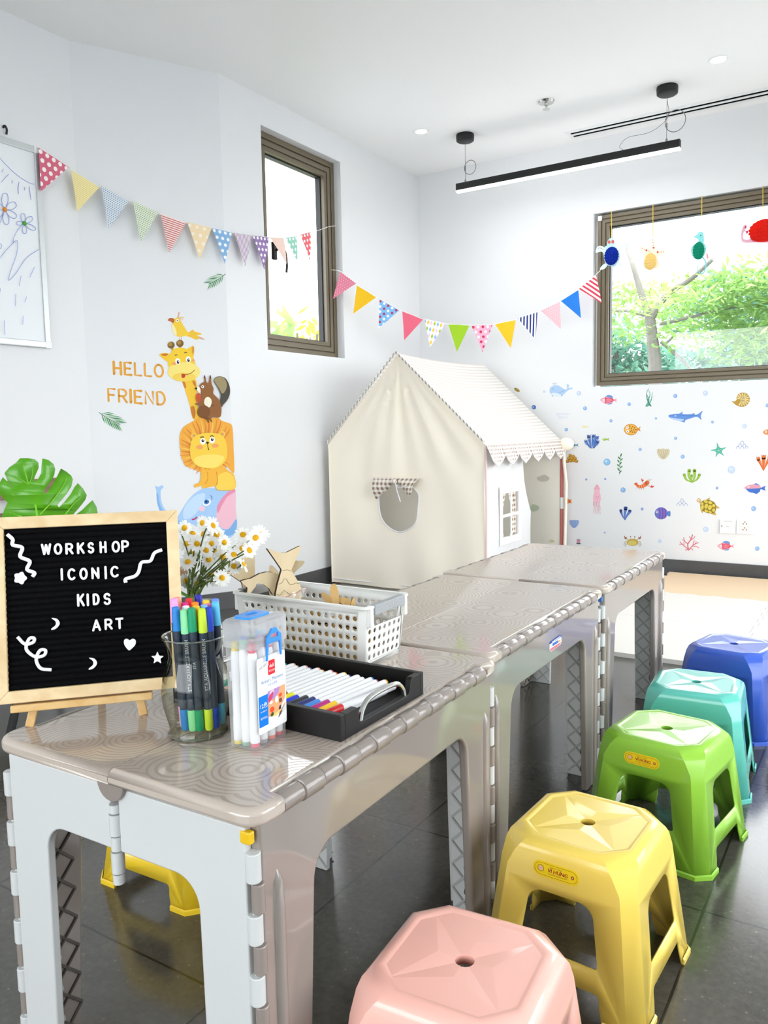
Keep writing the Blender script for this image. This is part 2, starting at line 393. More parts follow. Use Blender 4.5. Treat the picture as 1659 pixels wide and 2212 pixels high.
def floor_mat():
    t = NT('slate_floor_tiles'); c = t.obj(); sp = t.n('ShaderNodeSeparateXYZ'); t.l(c, sp.inputs[0])
    def edge(o, off, p):
        f = t.math('ABSOLUTE', t.math('SUBTRACT', t.math('FRACT', t.math('DIVIDE', t.math('SUBTRACT', o, off), p)), 0.5)); return t.math('GREATER_THAN', f, 0.5 - 0.0026 / p)
    g = t.math('MAXIMUM', edge(sp.outputs[0], -0.287, 0.686), edge(sp.outputs[1], 1.655, 0.690))
    n1 = t.n('ShaderNodeTexNoise', i_Scale=4.0, i_Detail=6.0, i_Roughness=0.65); t.l(c, n1.inputs[0])
    n2 = t.n('ShaderNodeTexNoise', i_Scale=70.0, i_Detail=5.0, i_Roughness=0.7); t.l(c, n2.inputs[0])
    n3 = t.n('ShaderNodeTexVoronoi', i_Scale=55.0); t.l(c, n3.inputs[0])
    mix = t.math('ADD', t.math('MULTIPLY', n1.outputs[0], 0.55), t.math('MULTIPLY', n2.outputs[0], 0.45))
    cr = t.n('ShaderNodeValToRGB'); cr.color_ramp.elements[0].position = 0.30; cr.color_ramp.elements[1].position = 0.72
    cr.color_ramp.elements[0].color = lin('#353430'); cr.color_ramp.elements[1].color = lin('#5b5850'); t.l(mix, cr.inputs[0])
    fleck = t.math('LESS_THAN', n3.outputs['Distance'], 0.13)
    fl = t.math('MULTIPLY', fleck, t.math('GREATER_THAN', n2.outputs[0], 0.54))
    c1 = t.mix(t.math('MULTIPLY', fl, 0.35), cr.outputs[0], lin('#8b877c'))
    t.l(t.mix(g, c1, lin('#262523')), t.b.inputs['Base Color'])
    t.l(t.math('MULTIPLY_ADD', n2.outputs[0], 0.10, 0.11), t.b.inputs['Roughness']); t.b.inputs['Specular IOR Level'].default_value = 0.75
    h = t.math('SUBTRACT', t.math('MULTIPLY', n2.outputs[0], 0.12), t.math('MULTIPLY', g, 0.2))
    bp = t.n('ShaderNodeBump', i_Strength=0.12, i_Distance=0.001); t.l(h, bp.inputs['Height']); t.l(bp.outputs[0], t.b.inputs['Normal'])
    return t.m
b = MB(); b.bb((XL0 - 0.4, FY - 0.3, -0.12), (RX + 0.3, YB + 0.25, 0)); struct('floor', b, floor_mat(), smooth=0)
b = MB(); b.bb((XL0 - 0.4, FY - 0.3, ZC), (RX + 0.3, YB + 0.25, ZC + 0.15)); struct('ceiling', b, M_CEIL, smooth=0)

W1 = (3.706, 4.500, 1.486, 2.765)        # opening y0 y1 z0 z1 in the left wall
W2 = (-1.765, 0.60, 1.268, 2.437)        # opening x0 x1 z0 z1 in the back wall
def wall(name, outer, holes, th, fn, mat=None):
    m = MB(); m.plate(outer, holes, th, fn); return struct(name, m, mat or M_WALL, smooth=0)
def R4(a, b_, c, d): return [(a, c), (b_, c), (b_, d), (a, d)]
wall('wall_back', R4(XL - 0.2, RX + 0.2, 0, ZC), [R4(*W2)], 0.18, lambda u, v, w_: Vector((u, YB + w_, v)))
wall('wall_left', R4(3.37, YB, 0, ZC), [R4(*W1)], 0.20, lambda u, v, w_: Vector((XL - w_, u, v)))
wall('wall_left_end', R4(FY, 2.69, 0, ZC), [], 0.15, lambda u, v, w_: Vector((XL0 - w_, u, v)))
LP = (PBv - PA).length; DP = (PBv - PA).normalized()
wall('wall_left_slanted', R4(0, LP, 0, ZC), [], 0.15, lambda u, v, w_: PA + DP * u - PN * w_ + Vector((0, 0, v)))
wall('wall_right', R4(FY, YB, 0, ZC), [R4(0.6, 5.2, 0.10, 2.40)], 0.18, lambda u, v, w_: Vector((RX + w_, u, v)))
wall('wall_front', R4(XL0 - 0.1, RX + 0.1, 0, ZC), [R4(-3.2, 1.6, 0.30, 2.60)], 0.18, lambda u, v, w_: Vector((u, FY - w_, v)))
b = MB(); b.bb((XL, YB - 0.012, 0), (RX, YB, 0.096)); struct('baseboard_back', b, M_SKIRT, smooth=0)
b = MB(); b.bb((XL, 3.37, 0), (XL + 0.012, YB, 0.096)); b.plate(R4(0, LP, 0, 0.096), [], 0.012, lambda u, v, w_: PA + DP * u + PN * w_ + Vector((0, 0, v)))
b.bb((XL0, FY, 0), (XL0 + 0.012, 2.69, 0.096)); struct('baseboard_left', b, M_SKIRT, smooth=0)

def window(name, fn, W, H, rings, glass_d, extra=None):
    """fn(u, v, d): u across, v up from the opening's corner, d deep into the wall"""
    root = None
    x0 = 0.0
    for i, (wd, d0, d1, nm, mat) in enumerate(rings):
        m = MB(); m.plate(R4(x0, W - x0, x0, H - x0), [R4(x0 + wd, W - x0 - wd, x0 + wd, H - x0 - wd)], d1 - d0, lambda u, v, w_: fn(u, v, d0 + w_))
        o = m.build(nm if root else name, mat, root, smooth=0, bevel=0.002)
        if root is None: root = o; root['kind'] = 'structure'
        x0 += wd
    m = MB(); m.plate(R4(x0 - 0.004, W - x0 + 0.004, x0 - 0.004, H - x0 + 0.004), [], 0.005, lambda u, v, w_: fn(u, v, glass_d + w_)); m.build('pane', M_GLASS, root, smooth=0)
    return root
w1 = window('window_1', lambda u, v, d: Vector((XL - d, W1[0] + u, W1[2] + v)), W1[1] - W1[0], W1[3] - W1[2],
            [(0.034, 0.055, 0.15, 'frame', M_FRAME), (0.008, 0.066, 0.15, 'frame_groove', M_FRAME2), (0.030, 0.058, 0.14, 'sash', M_FRAME), (0.006, 0.066, 0.14, 'sash_groove', M_FRAME2), (0.026, 0.062, 0.13, 'sash_bead', M_FRAME), (0.008, 0.09, 0.13, 'gasket', M_BLACK)], 0.105)
hz = at_x(592, 545, XL - 0.05); m = MB()
m.bb((XL - 0.058, hz.y - 0.018, hz.z - 0.045), (XL - 0.035, hz.y + 0.014, hz.z + 0.06)); m.build('handle_base', M_BLACK, w1, smooth=0, bevel=0.004)
m = MB(); m.tube(crom([(XL - 0.04, hz.y, hz.z + 0.01), (XL + 0.0, hz.y + 0.01, hz.z + 0.015), (XL + 0.012, hz.y + 0.03, hz.z - 0.0), (XL + 0.012, hz.y + 0.042, hz.z - 0.07), (XL + 0.006, hz.y + 0.044, hz.z - 0.12)], False, 6), 0.0075, 10)
m.build('handle_lever', M_BLACK, w1)
w2 = window('window_2', lambda u, v, d: Vector((W2[0] + 0.022 + u, YB + d, W2[2] + 0.010 + v)), W2[1] - W2[0] - 0.04, W2[3] - W2[2] - 0.022,
            [(0.024, 0.022, 0.12, 'frame', M_FRAME), (0.006, 0.03, 0.12, 'frame_groove', M_FRAME2), (0.022, 0.026, 0.11, 'sash', M_FRAME), (0.005, 0.034, 0.11, 'sash_groove', M_FRAME2), (0.020, 0.03, 0.10, 'sash_bead', M_FRAME), (0.006, 0.05, 0.10, 'gasket', M_BLACK)], 0.075)
m = MB(); m.bb((W2[0] + 0.026, YB + 0.014, W2[3] - 0.048), (W2[0] + 0.052, YB + 0.023, W2[3] - 0.016)); m.build('corner_tab', M_WHITEP, w2, smooth=0, bevel=0.002)
w3 = window('window_3', lambda u, v, d: Vector((RX + d, 0.6 + u, 0.10 + v)), 4.6, 2.30, [(0.06, 0.02, 0.12, 'frame', M_FRAME)], 0.07)
for y in (1.53, 2.9, 4.05): m = MB(); m.bb((RX + 0.03, 0.6 + y - 0.62, 0.16), (RX + 0.10, 0.6 + y - 0.57, 2.34)); m.build('mullion', M_FRAME, w3, smooth=0)
w4 = window('added_fill_window', lambda u, v, d: Vector((-3.2 + u, FY - d, 0.30 + v)), 4.8, 2.30, [(0.06, 0.02, 0.12, 'frame', M_FRAME)], 0.07)  # unseen window, added for fill light from behind the camera

# ------------------------------------------------------------------ foam play mats
M_MATW = paint('#e2ded7', 0.75, 0.2, bump=0.12, bscale=400, name='pale_foam'); M_MATB = paint('#ecd0ae', 0.75, 0.2, bump=0.12, bscale=400, name='beige_foam')
TS = 0.69; MX0, MY0 = -1.90, 3.395
def puzzle_edge(L, sgn, n=9):
    """one toothed edge from (0,0) to (L,0)"""
    out = []; p = L / n; d = 0.016 * sgn
    for i in range(n):
        x = i * p; h = d if i % 2 else 0.0
        out += [(x + 0.001, h), (x + p - 0.001, h)]
    return out
row_mat = [M_MATW, M_MATW, M_MATB]
labels = {0: 'front', 1: 'middle', 2: 'back'}
for j in range(3):
    for i in range(5):
        x0, y0 = MX0 + i * TS, MY0 + j * TS
        W_, H_ = TS, TS if j < 2 else min(TS, YB - 0.014 - y0)
        if i == 0 and j >= 1: continue
        e = puzzle_edge(TS, 1); out = []
        out += [(x, y if j > 0 else 0) for x, y in e]
        out += [(W_ + (-y if i < 4 else 0), x * H_ / TS) for x, y in puzzle_edge(TS, -1)]
        out += [(W_ - x, H_ + (y if j < 2 else 0)) for x, y in puzzle_edge(TS, 1)][::1]
        out += [((-y if i > 0 else 0), H_ - x * H_ / TS) for x, y in puzzle_edge(TS, -1)]
        # drop exact repeats, then keep tiles a hair apart
        q = []
        for p_ in out:
            if not q or (abs(p_[0] - q[-1][0]) + abs(p_[1] - q[-1][1])) > 1e-4: q.append(p_)
        cx_, cy_ = W_ / 2, H_ / 2
        q = [(cx_ + (x - cx_) * 0.9975, cy_ + (y - cy_) * 0.9975) for x, y in q]
        m = MB(); m.plate(q, [], 0.02, lambda u, v, w_: Vector((x0 + u, y0 + v, 0.0005 + w_)))
        if j < 2: continue_label = 'pale foam play mat tile, %s row, tile %s from the tent' % (labels[j], ('one', 'two', 'three', 'four', 'five')[i])
        else: continue_label = 'beige foam play mat tile along the back wall, tile %s from the tent' % ('one', 'two', 'three', 'four', 'five')[i]
        o = m.build('foam_mat_tile', row_mat[j], origin=Vector((x0, y0, 0)), smooth=0)
        tag(o, continue_label, 'play mat', 'foam play mat tiles by the back wall')

# ------------------------------------------------------------------ ceiling fittings
def pendant():
    y = 4.955; t = thing('pendant_light', 'long black linear pendant lamp hanging from two wires below the ceiling', 'ceiling lamp', (-1.795, y, ZC))
    m = MB(); m.plate(rrect(-0.02, -0.024, 0.02, 0.022, 0.004, 2), [], 1.43, lambda u, v, w_: Vector((-2.51 + w_, y + u, 2.602 + v))); m.build('housing', M_BLACK, t, smooth=40)
    m = MB(); m.plate(rrect(-0.019, -0.010, 0.019, 0.0, 0.004, 2), [], 1.43, lambda u, v, w_: Vector((-2.51 + w_, y + u, 2.578 + v))); m.build('diffuser', glow('#fdfdff', 15.0, 'lamp_diffuser'), t, smooth=40)
    for x in (-2.448, -1.157):
        m = MB(); m.lathe([(0.0, -0.001), (0.058, -0.001), (0.060, -0.012), (0.058, -0.040), (0.050, -0.046), (0.0, -0.046)], 28, (x, y, ZC), caps=False); m.build('canopy', M_BLACK, t, smooth=40)
        m = MB(); m.tube([(x, y, ZC - 0.04), (x, y, 2.63)], 0.0016, 6); m.lathe([(0.004, 0), (0.004, 0.03)], 8, (x, y, 2.70)); m.lathe([(0.006, 0), (0.006, 0.02)], 8, (x, y, 2.622)); m.build('wire', paint('#8a8a88', 0.4, metal=1.0, name='steel_wire'), t)
        k = 1 if x < -2 else 1.35
        m = MB(); m.tube([(x + 0.035 * k + 0.042 * k * math.cos(a), y, 2.665 + 0.05 * k + 0.045 * k * math.sin(a)) for a in [i * 2 * pi / 22 for i in range(22)]], 0.0022, 6, closed=True)
        if k > 1: m.tube(crom([(x, y, 2.86), (x + 0.005, y, 2.76), (x - 0.09, y, 2.70), (x - 0.22, y, 2.695), (x - 0.27, y, 2.655), (x - 0.25, y, 2.63)], False, 6), 0.0014, 5)
        m.build('loose_cable', paint('#77777a', 0.5, name='grey_cable'), t)
pendant()
def downlight(px, py, label):
    p = at_z(px, py, ZC); t = thing('downlight', label, 'ceiling lamp', p)
    m = MB(); m.lathe([(0.036, -0.002), (0.052, -0.003), (0.055, -0.0005)], 32, p, caps=False); m.build('trim_ring', M_WHITEP, t, solid=0.002)
    m = MB(); m.lathe([(0.0, -0.0015), (0.037, -0.0018)], 28, p, caps=False); m.build('lens', glow('#fff3dd', 7.0, 'downlight_lens'), t)
downlight(910, 284, 'small round recessed downlight above the narrow window side')
downlight(1553, 129, 'small round recessed downlight beyond the pendant lamp, right of the sprinkler')
def sprinkler():
    p = at_z(1180, 219, ZC); t = thing('fire_sprinkler', 'chrome fire sprinkler head on the ceiling between the downlights', 'sprinkler', p)
    m = MB(); m.lathe([(0.0, -0.0005), (0.050, -0.001), (0.044, -0.010), (0.022, -0.014), (0.0, -0.014)], 28, p, caps=False); m.build('escutcheon', M_CHROME, t)
    m = MB(); m.lathe([(0.012, -0.012), (0.012, -0.026), (0.006, -0.03), (0.006, -0.042), (0.020, -0.044), (0.020, -0.047), (0.0, -0.047)], 16, p, caps=False)
    m.build('nozzle', M_CHROME, t)
sprinkler()
def diffuser():
    t = thing('slot_diffuser', 'long white air slot diffuser with two black slots in the ceiling', 'air vent', (0, 5.375, ZC))
    m = MB(); L = [(-1.89, -0.075), (1.7, -0.075), (1.7, 0.075), (-1.89, 0.075)]
    m.plate(L, [R4(-1.865, 1.68, -0.046, -0.014), R4(-1.865, 1.68, 0.012, 0.044)], 0.004, lambda u, v, w_: Vector((u, 5.375 + v, ZC - 0.0045 + w_))); m.build('face_plate', M_WHITEP, t, smooth=0)
    for a, c in ((-0.046, -0.014), (0.012, 0.044)):
        m = MB(); m.bb((-1.865, 5.375 + a, ZC - 0.0012), (1.68, 5.375 + c, ZC - 0.0006)); m.build('slot', paint('#050505', 0.95, 0.02, name='slot_black'), t, smooth=0)
diffuser()

# ------------------------------------------------------------------ sockets on the back wall
def outlets():
    y = YB; a = at_y(1556, 1121, y); c = at_y(1589, 1152, y)
    t = thing('data_socket', 'white square data socket plate low on the back wall', 'wall socket', ((a.x + c.x) / 2, y, (a.z + c.z) / 2))
    m = MB(); m.plate(rrect(a.x, c.z - 0.004, c.x, a.z, 0.004), [], 0.011, lambda u, v, w_: Vector((u, y - w_, v))); m.build('cover_plate', M_WHITEP, t, smooth=0, bevel=0.002)
    m = MB(); cx_ = (a.x + c.x) / 2; cz_ = (a.z + c.z) / 2
    m.bb((cx_ - 0.026, y - 0.0122, a.z - 0.016), (cx_ + 0.026, y - 0.0105, a.z - 0.009)); m.bb((cx_ - 0.010, y - 0.0122, cz_ - 0.006), (cx_ + 0.008, y - 0.0105, cz_ + 0.004)); m.build('label_strip', paint('#d6d6d4', 0.5, name='grey_strip'), t, smooth=0)
    m = MB(); m.lathe([(0.0, 0.0), (0.004, 0.0), (0.004, 0.0015)], 10, (a.x + 0.012, y - 0.011, cz_), ax=(0, -1, 0)); m.build('screw_hole', M_BLACK, t)
    a = at_y(1592, 1121, y); c = at_y(1633, 1154, y); cx_ = (a.x + c.x) / 2 - 0.008; cz_ = (a.z + c.z) / 2
    t = thing('power_socket', 'white double power socket plate right beside the data socket', 'wall socket', (cx_, y, cz_))
    m = MB(); m.plate(rrect(a.x, c.z - 0.002, c.x, a.z, 0.004), [], 0.009, lambda u, v, w_: Vector((u, y - w_, v))); m.build('cover_plate', M_WHITEP, t, smooth=0, bevel=0.002)
    m = MB(); m.plate(rrect(cx_ - 0.03, cz_ - 0.038, cx_ + 0.03, cz_ + 0.038, 0.003), [], 0.0022, lambda u, v, w_: Vector((u, y - 0.009 - w_, v))); m.build('insert', paint('#ece3e2', 0.4, name='socket_insert'), t, smooth=0)
    m = MB()
    for dz in (0.018, -0.020):
        for dx, q in ((-0.010, 0), (0.010, 0), (0, 0.012)): m.lathe([(0.0, 0.0), (0.0036, 0.0), (0.0036, 0.001)], 8, (cx_ + dx, y - 0.0113, cz_ + dz + q), ax=(0, -1, 0))
    m.build('pin_hole', M_BLACK, t)
outlets()
# ------------------------------------------------------------------ whiteboard on the far left wall
def whiteboard():
    x = XL0; y1, z0, z1 = 2.478, 1.425, 2.362; y0 = 1.15; th = 0.02
    t = thing('whiteboard', 'framed whiteboard with blue marker drawing of sun and flowers on the left wall', 'whiteboard', (x, (y0 + y1) / 2, z0))
    m = MB(); m.plate(R4(y0 + 0.02, y1 - 0.02, z0 + 0.02, z1 - 0.02), [], 0.012, lambda u, v, w_: Vector((x + w_, u, v))); m.build('writing_surface', paint('#eef1f4', 0.12, 0.5, name='glossy_white_steel'), t, smooth=0)
    m = MB(); m.plate(R4(y0, y1, z0, z1), [R4(y0 + 0.027, y1 - 0.027, z0 + 0.03, z1 - 0.03)], th, lambda u, v, w_: Vector((x + w_, u, v))); m.build('frame', paint('#cfd3d3', 0.35, 0.5, metal=0.6, name='aluminium_frame'), t, smooth=0, bevel=0.003)
    for zc in (z0 + 0.014, z1 - 0.014):
        m = MB(); m.bb((x, y1 - 0.03, zc - 0.016), (x + th + 0.002, y1 + 0.002, zc + 0.016)); m.build('corner_cap', M_WHITEP, t, smooth=0, bevel=0.002)
    h = at_x(10, 280, x + 0.01); m = MB(); m.tube(crom([(x, h.y, h.z + 0.012), (x + 0.014, h.y, h.z + 0.016), (x + 0.02, h.y + 0.004, h.z), (x + 0.012, h.y + 0.006, h.z - 0.02)], False, 5), 0.005, 8); m.build('hook', M_BLACK, t)
    A = Art(lambda px, py, w_: at_x(px, py, x + 0.0122 + w_), (0, 240, 2.9625)); c = '#7f93cf'; S = 3.2
    A.stroke(c, [(-60, 230), (-30, 262), (0, 302), (45, 350), (100, 402), (160, 445), (200, 464), (218, 468)], S)
    for q in ([(22, 372), (12, 388)], [(55, 405), (35, 425), (10, 455)], [(80, 445), (76, 462)], [(122, 455), (116, 490), (118, 528)], [(158, 488), (158, 505)], [(187, 485), (193, 530), (198, 566)]): A.stroke(c, q, S)
    def flower(cx, cy, pet): 
        for (ax_, ay_, wd) in pet:
            L = math.hypot(ax_, ay_); nx, ny = -ay_ / L * wd, ax_ / L * wd
            A.stroke(c, [(cx, cy), (cx + ax_ * 0.5 + nx, cy + ay_ * 0.5 + ny), (cx + ax_ * 0.9 + nx * 0.8, cy + ay_ * 0.9 + ny * 0.8), (cx + ax_, cy + ay_), (cx + ax_ * 0.9 - nx * 0.8, cy + ay_ * 0.9 - ny * 0.8), (cx + ax_ * 0.5 - nx, cy + ay_ * 0.5 - ny), (cx, cy)], S)
    flower(30, 630, [(3, -105, 20), (72, -38, 22), (74, 50, 18), (14, 95, 18), (-60, 45, 20), (-66, -30, 20)])
    flower(155, 718, [(-10, -62, 14), (52, -38, 16), (72, 40, 14), (4, 66, 13), (-48, 0, 12)])
    for q in ([(25, 640), (10, 690), (-20, 760)], [(140, 730), (105, 775), (88, 815), (82, 850)], [(0, 940), (40, 890), (100, 832), (113, 845), (105, 920), (70, 1020), (55, 1083), (100, 1040), (170, 940), (250, 885)], [(0, 846), (12, 860), (5, 878), (-8, 880)],
              [(220, 1000), (192, 1062)], [(135, 1055), (124, 1118)], [(102, 1172), (100, 1245)], [(170, 1188), (160, 1222)], [(148, 1312), (146, 1365)], [(28, 1340), (32, 1430)], [(3, 1135), (-4, 1180)]): A.stroke(c, q, S)
    A.build('drawing', t, 0.5)
    for (px, py, col, nm) in ((10, 452.5, '#e08a24', 'orange'), (52.5, 482.5, '#4aa52c', 'green')):
        p = at_x(px, py, x + 0.0135); m = MB(); m.lathe([(0.0, 0.0), (0.0105, 0.0), (0.0105, 0.004), (0.007, 0.007), (0.0, 0.0075)], 20, p, ax=(1, 0, 0), caps=False)
        tag(m.build('magnet', paint(col, 0.35), origin=p), '%s round magnet at the heart of a drawn flower on the whiteboard' % nm, 'magnet', 'whiteboard magnets')
whiteboard()

# ------------------------------------------------------------------ bunting
PK = {'reddots': pat_dots('pink_with_white_dots', '#d96680', '#fbf5f2', 0.036, 0.0105), 'yellowstripe': pat_stripes('pale_yellow_stripes', '#f4eec4', '#efd77c', 0.0085, 0.55, pi / 2),
      'bluecheck': pat_dots('pale_blue_fine_dots', '#e6ebef', '#93aac2', 0.010, 0.0034), 'greencheck': pat_dots('pale_green_fine_dots', '#e8eedd', '#a3b98a', 0.010, 0.0034),
      'redstripe': pat_stripes('red_stripes', '#f6e7e2', '#d3726d', 0.011, 0.5, pi / 2), 'peach': pat_dots('peach_with_pale_dots', '#f6dcb2', '#fbf0da', 0.040, 0.0095), 'bluedots': pat_dots('blue_with_white_dots', '#86b3dc', '#f6f8fa', 0.033, 0.0090),
      'mauvestripe': pat_stripes('mauve_stripes', '#f0e8ee', '#9a7d9f', 0.0095, 0.5, 0.35), 'purpledots': pat_dots('purple_with_white_dots', '#9476ac', '#f7f4f8', 0.031, 0.0085), 'blush': paint('#f2d3c6', 0.7, 0.2, name='blush_paper'),
      'mintdots': pat_dots('mint_with_white_dots', '#98d3bd', '#f4faf7', 0.031, 0.0085), 'coraldots': pat_dots('coral_with_white_dots', '#ef6a72', '#fbf3f0', 0.031, 0.0085),
      'rosefine': pat_dots('rose_with_tiny_dots', '#dd7b93', '#f4d6d8', 0.016, 0.0024), 'gold': paint('#f1be16', 0.6, 0.3, name='golden_yellow_paper'), 'skydots': pat_dots('sky_blue_with_red_and_white_dots', '#7ab7ea', '#b8264c', 0.030, 0.0085, '#f7f7f7'),
      'rose': paint('#e4647d', 0.6, 0.3, name='rose_paper'), 'harlequin': pat_diamond('harlequin_diamonds', ['#8fb4e6', '#f2c23e', '#f4c8dc', '#a9c23c'], 0.022, 0.042), 'lime': paint('#98c41c', 0.6, 0.3, name='lime_paper'),
      'pinkdots': pat_dots('pink_with_red_and_white_dots', '#f2a9c4', '#c8304f', 0.033, 0.0095, '#fbf3f4'), 'navystripe': pat_stripes('navy_stripes', '#f7f7f7', '#16307f', 0.022, 0.5, 0.3), 'pinkfine': pat_dots('soft_pink_with_tiny_dots', '#f4b4c0', '#f9dcc0', 0.016, 0.0028),
      'blue': paint('#1a78d6', 0.6, 0.3, name='bright_blue_paper'), 'redwhite': pat_stripes('bold_red_stripes', '#faf6f4', '#d2304b', 0.027, 0.5, -0.35)}
def pennant(parent, a, b_, tip, mat, nrm, label, curl=0.0):
    """a thin card triangle between two points of the string and its tip"""
    a, b_, tip = Vector(a), Vector(b_), Vector(tip); u = (b_ - a).normalized(); vv = (tip - (a + b_) / 2); v = (vv - u * vv.dot(u)).normalized(); m = MB(); N = 7; W = (b_ - a).length
    vs = []; uv = []; fs = []
    for k in range(N + 1):
        t = k / N; l = a.lerp(tip, t); r = b_.lerp(tip, t); bend = nrm * (curl * math.sin(t * pi) + curl * 0.7 * t * t)
        for q in (l, (l + r) / 2 + nrm * curl * 0.35 * (1 - t), r): vs.append(q + bend); d = q - a; uv.append((d.dot(u) + 0.004, d.dot(v) + 0.004))
    for k in range(N):
        for s in (0, 1): fs.append((k * 3 + s, k * 3 + s + 1, k * 3 + s + 4, k * 3 + s + 3))
    m.add(vs, fs, 0, uv); o = m.build('pennant', mat, parent, smooth=0, solid=0.0007, recalc=False); o['label'] = label
def garland_one():
    t = thing('bunting_garland', 'pastel paper bunting from the whiteboard across the corner to the narrow window', 'bunting', tuple(PA + PN * 0.03 + Vector((0, 0, 2.1))))
    xw = XL + 0.02
    def surf(px, py, off):
        """the string follows the three wall planes, a little in front of them"""
        p = at_pl(px, py, PA + PN * off, PN); s = (p - PA).dot(DP)
        if s > LP + 0.01: return at_x(px, py, XL + off)
        if s < -0.02: return at_x(px, py, XL0 + off)
        return p
    F = [((83, 318), (149, 361), (88, 414), 'reddots', 'pink pennant with white dots at the whiteboard corner'), ((153, 366), (215, 404), (167, 457), 'yellowstripe', 'pale yellow striped pennant'), ((219, 401), (278, 435), (233, 494), 'bluecheck', 'pale blue finely dotted pennant'),
         ((286, 433), (342, 459), (304, 523), 'greencheck', 'pale green finely dotted pennant'), ((346, 461), (402, 481), (365, 546), 'redstripe', 'red striped pennant'), ((404, 479), (457, 492), (431, 561), 'peach', 'peach pennant with pale dots'),
         ((458, 492), (501, 502), (485, 570), 'bluedots', 'blue pennant with white dots'), ((505, 502), (543, 508), (529, 577), 'mauvestripe', 'mauve striped pennant'), ((545, 508), (581, 513), (570, 583), 'purpledots', 'purple pennant with white dots'),
         ((583, 513), (613, 514), (618, 571), 'blush', 'plain blush pennant'), ((616, 514), (641, 510), (642, 569), 'mintdots', 'mint pennant with white dots'), ((648, 507), (671, 501), (669, 565), 'coraldots', 'coral pennant with white dots')]
    pts = [surf(78, 316, 0.024)]
    for (a, b_, c, k, lab) in F:
        off = 0.026 + (0.03 if a[0] > 560 else 0.02 if 140 < a[0] < 300 else 0.008)
        A_, B_ = surf(*a, off), surf(*b_, off); T_ = surf(*c, off - 0.003); pts += [A_, B_]
        pennant(t, A_, B_, T_, PK[k], PN if a[0] < 460 else Vector((1, 0, 0)), lab, 0.004)
    pts += [at_x(690, 497, XL + 0.0), at_x(712, 489, XL - 0.035), at_x(726, 488, XL - 0.05)]
    m = MB(); m.tube([p + PN * 0.0012 for p in pts], 0.0017, 6); m.build('string', M_STRING, t)
garland_one()
def garland_two():
    A0, B0 = Vector((-3.10, 4.42, 0)), Vector((-1.70, 5.47, 0)); d = (B0 - A0).normalized(); n = Vector((d.y, -d.x, 0))
    t = thing('bunting_garland', 'bright paper bunting slung across the room corner above the play tent', 'bunting', ((A0 + B0) / 2 + Vector((0, 0, 1.7))))
    f = lambda p: at_pl(p[0], p[1], A0, n)
    F = [((735, 586), (770, 612), (719, 646), 'rosefine', 'rose pennant with tiny dots'), ((771, 616), (813, 642), (763, 678), 'gold', 'plain golden pennant hanging left'), ((820, 646), (863, 670), (818, 709), 'skydots', 'sky blue pennant with red and white dots'),
         ((869, 672), (914, 690), (873, 735), 'rose', 'plain rose pennant'), ((917, 689), (962, 699), (929, 750), 'harlequin', 'white pennant with coloured diamonds'), ((968, 700), (1014, 703), (987, 760), 'lime', 'plain lime green pennant'),
         ((1018, 703), (1064, 701), (1042, 761), 'pinkdots', 'pink pennant with red and white dots'), ((1069, 700), (1114, 691), (1103, 752), 'gold', 'plain golden pennant hanging right'), ((1118, 687), (1161, 674), (1157, 733), 'navystripe', 'navy and white striped pennant'),
         ((1167, 671), (1209, 651), (1211, 711), 'pinkfine', 'soft pink pennant with tiny dots'), ((1211, 650), (1249, 626), (1255, 687), 'blue', 'plain bright blue pennant'), ((1250, 624), (1287, 594), (1300, 655), 'redwhite', 'red and white striped pennant')]
    pts = [at_x(716, 583, XL - 0.04), at_x(728, 584, XL - 0.01)]
    for i, (a, b_, c, k, lab) in enumerate(F):
        pts += [f(a), f(b_)]; pennant(t, f(a), f(b_), f(c) - n * (0.004 * (i % 3)), PK[k], n, lab, 0.006 if i % 2 else 0.003)
    pts += [f((1300, 580)), f((1310, 571)), at_y(1318, 566, YB + 0.0)]
    m = MB(); m.tube([p + n * 0.0012 for p in pts], 0.0018, 6); m.build('string', M_STRING, t)
garland_two()

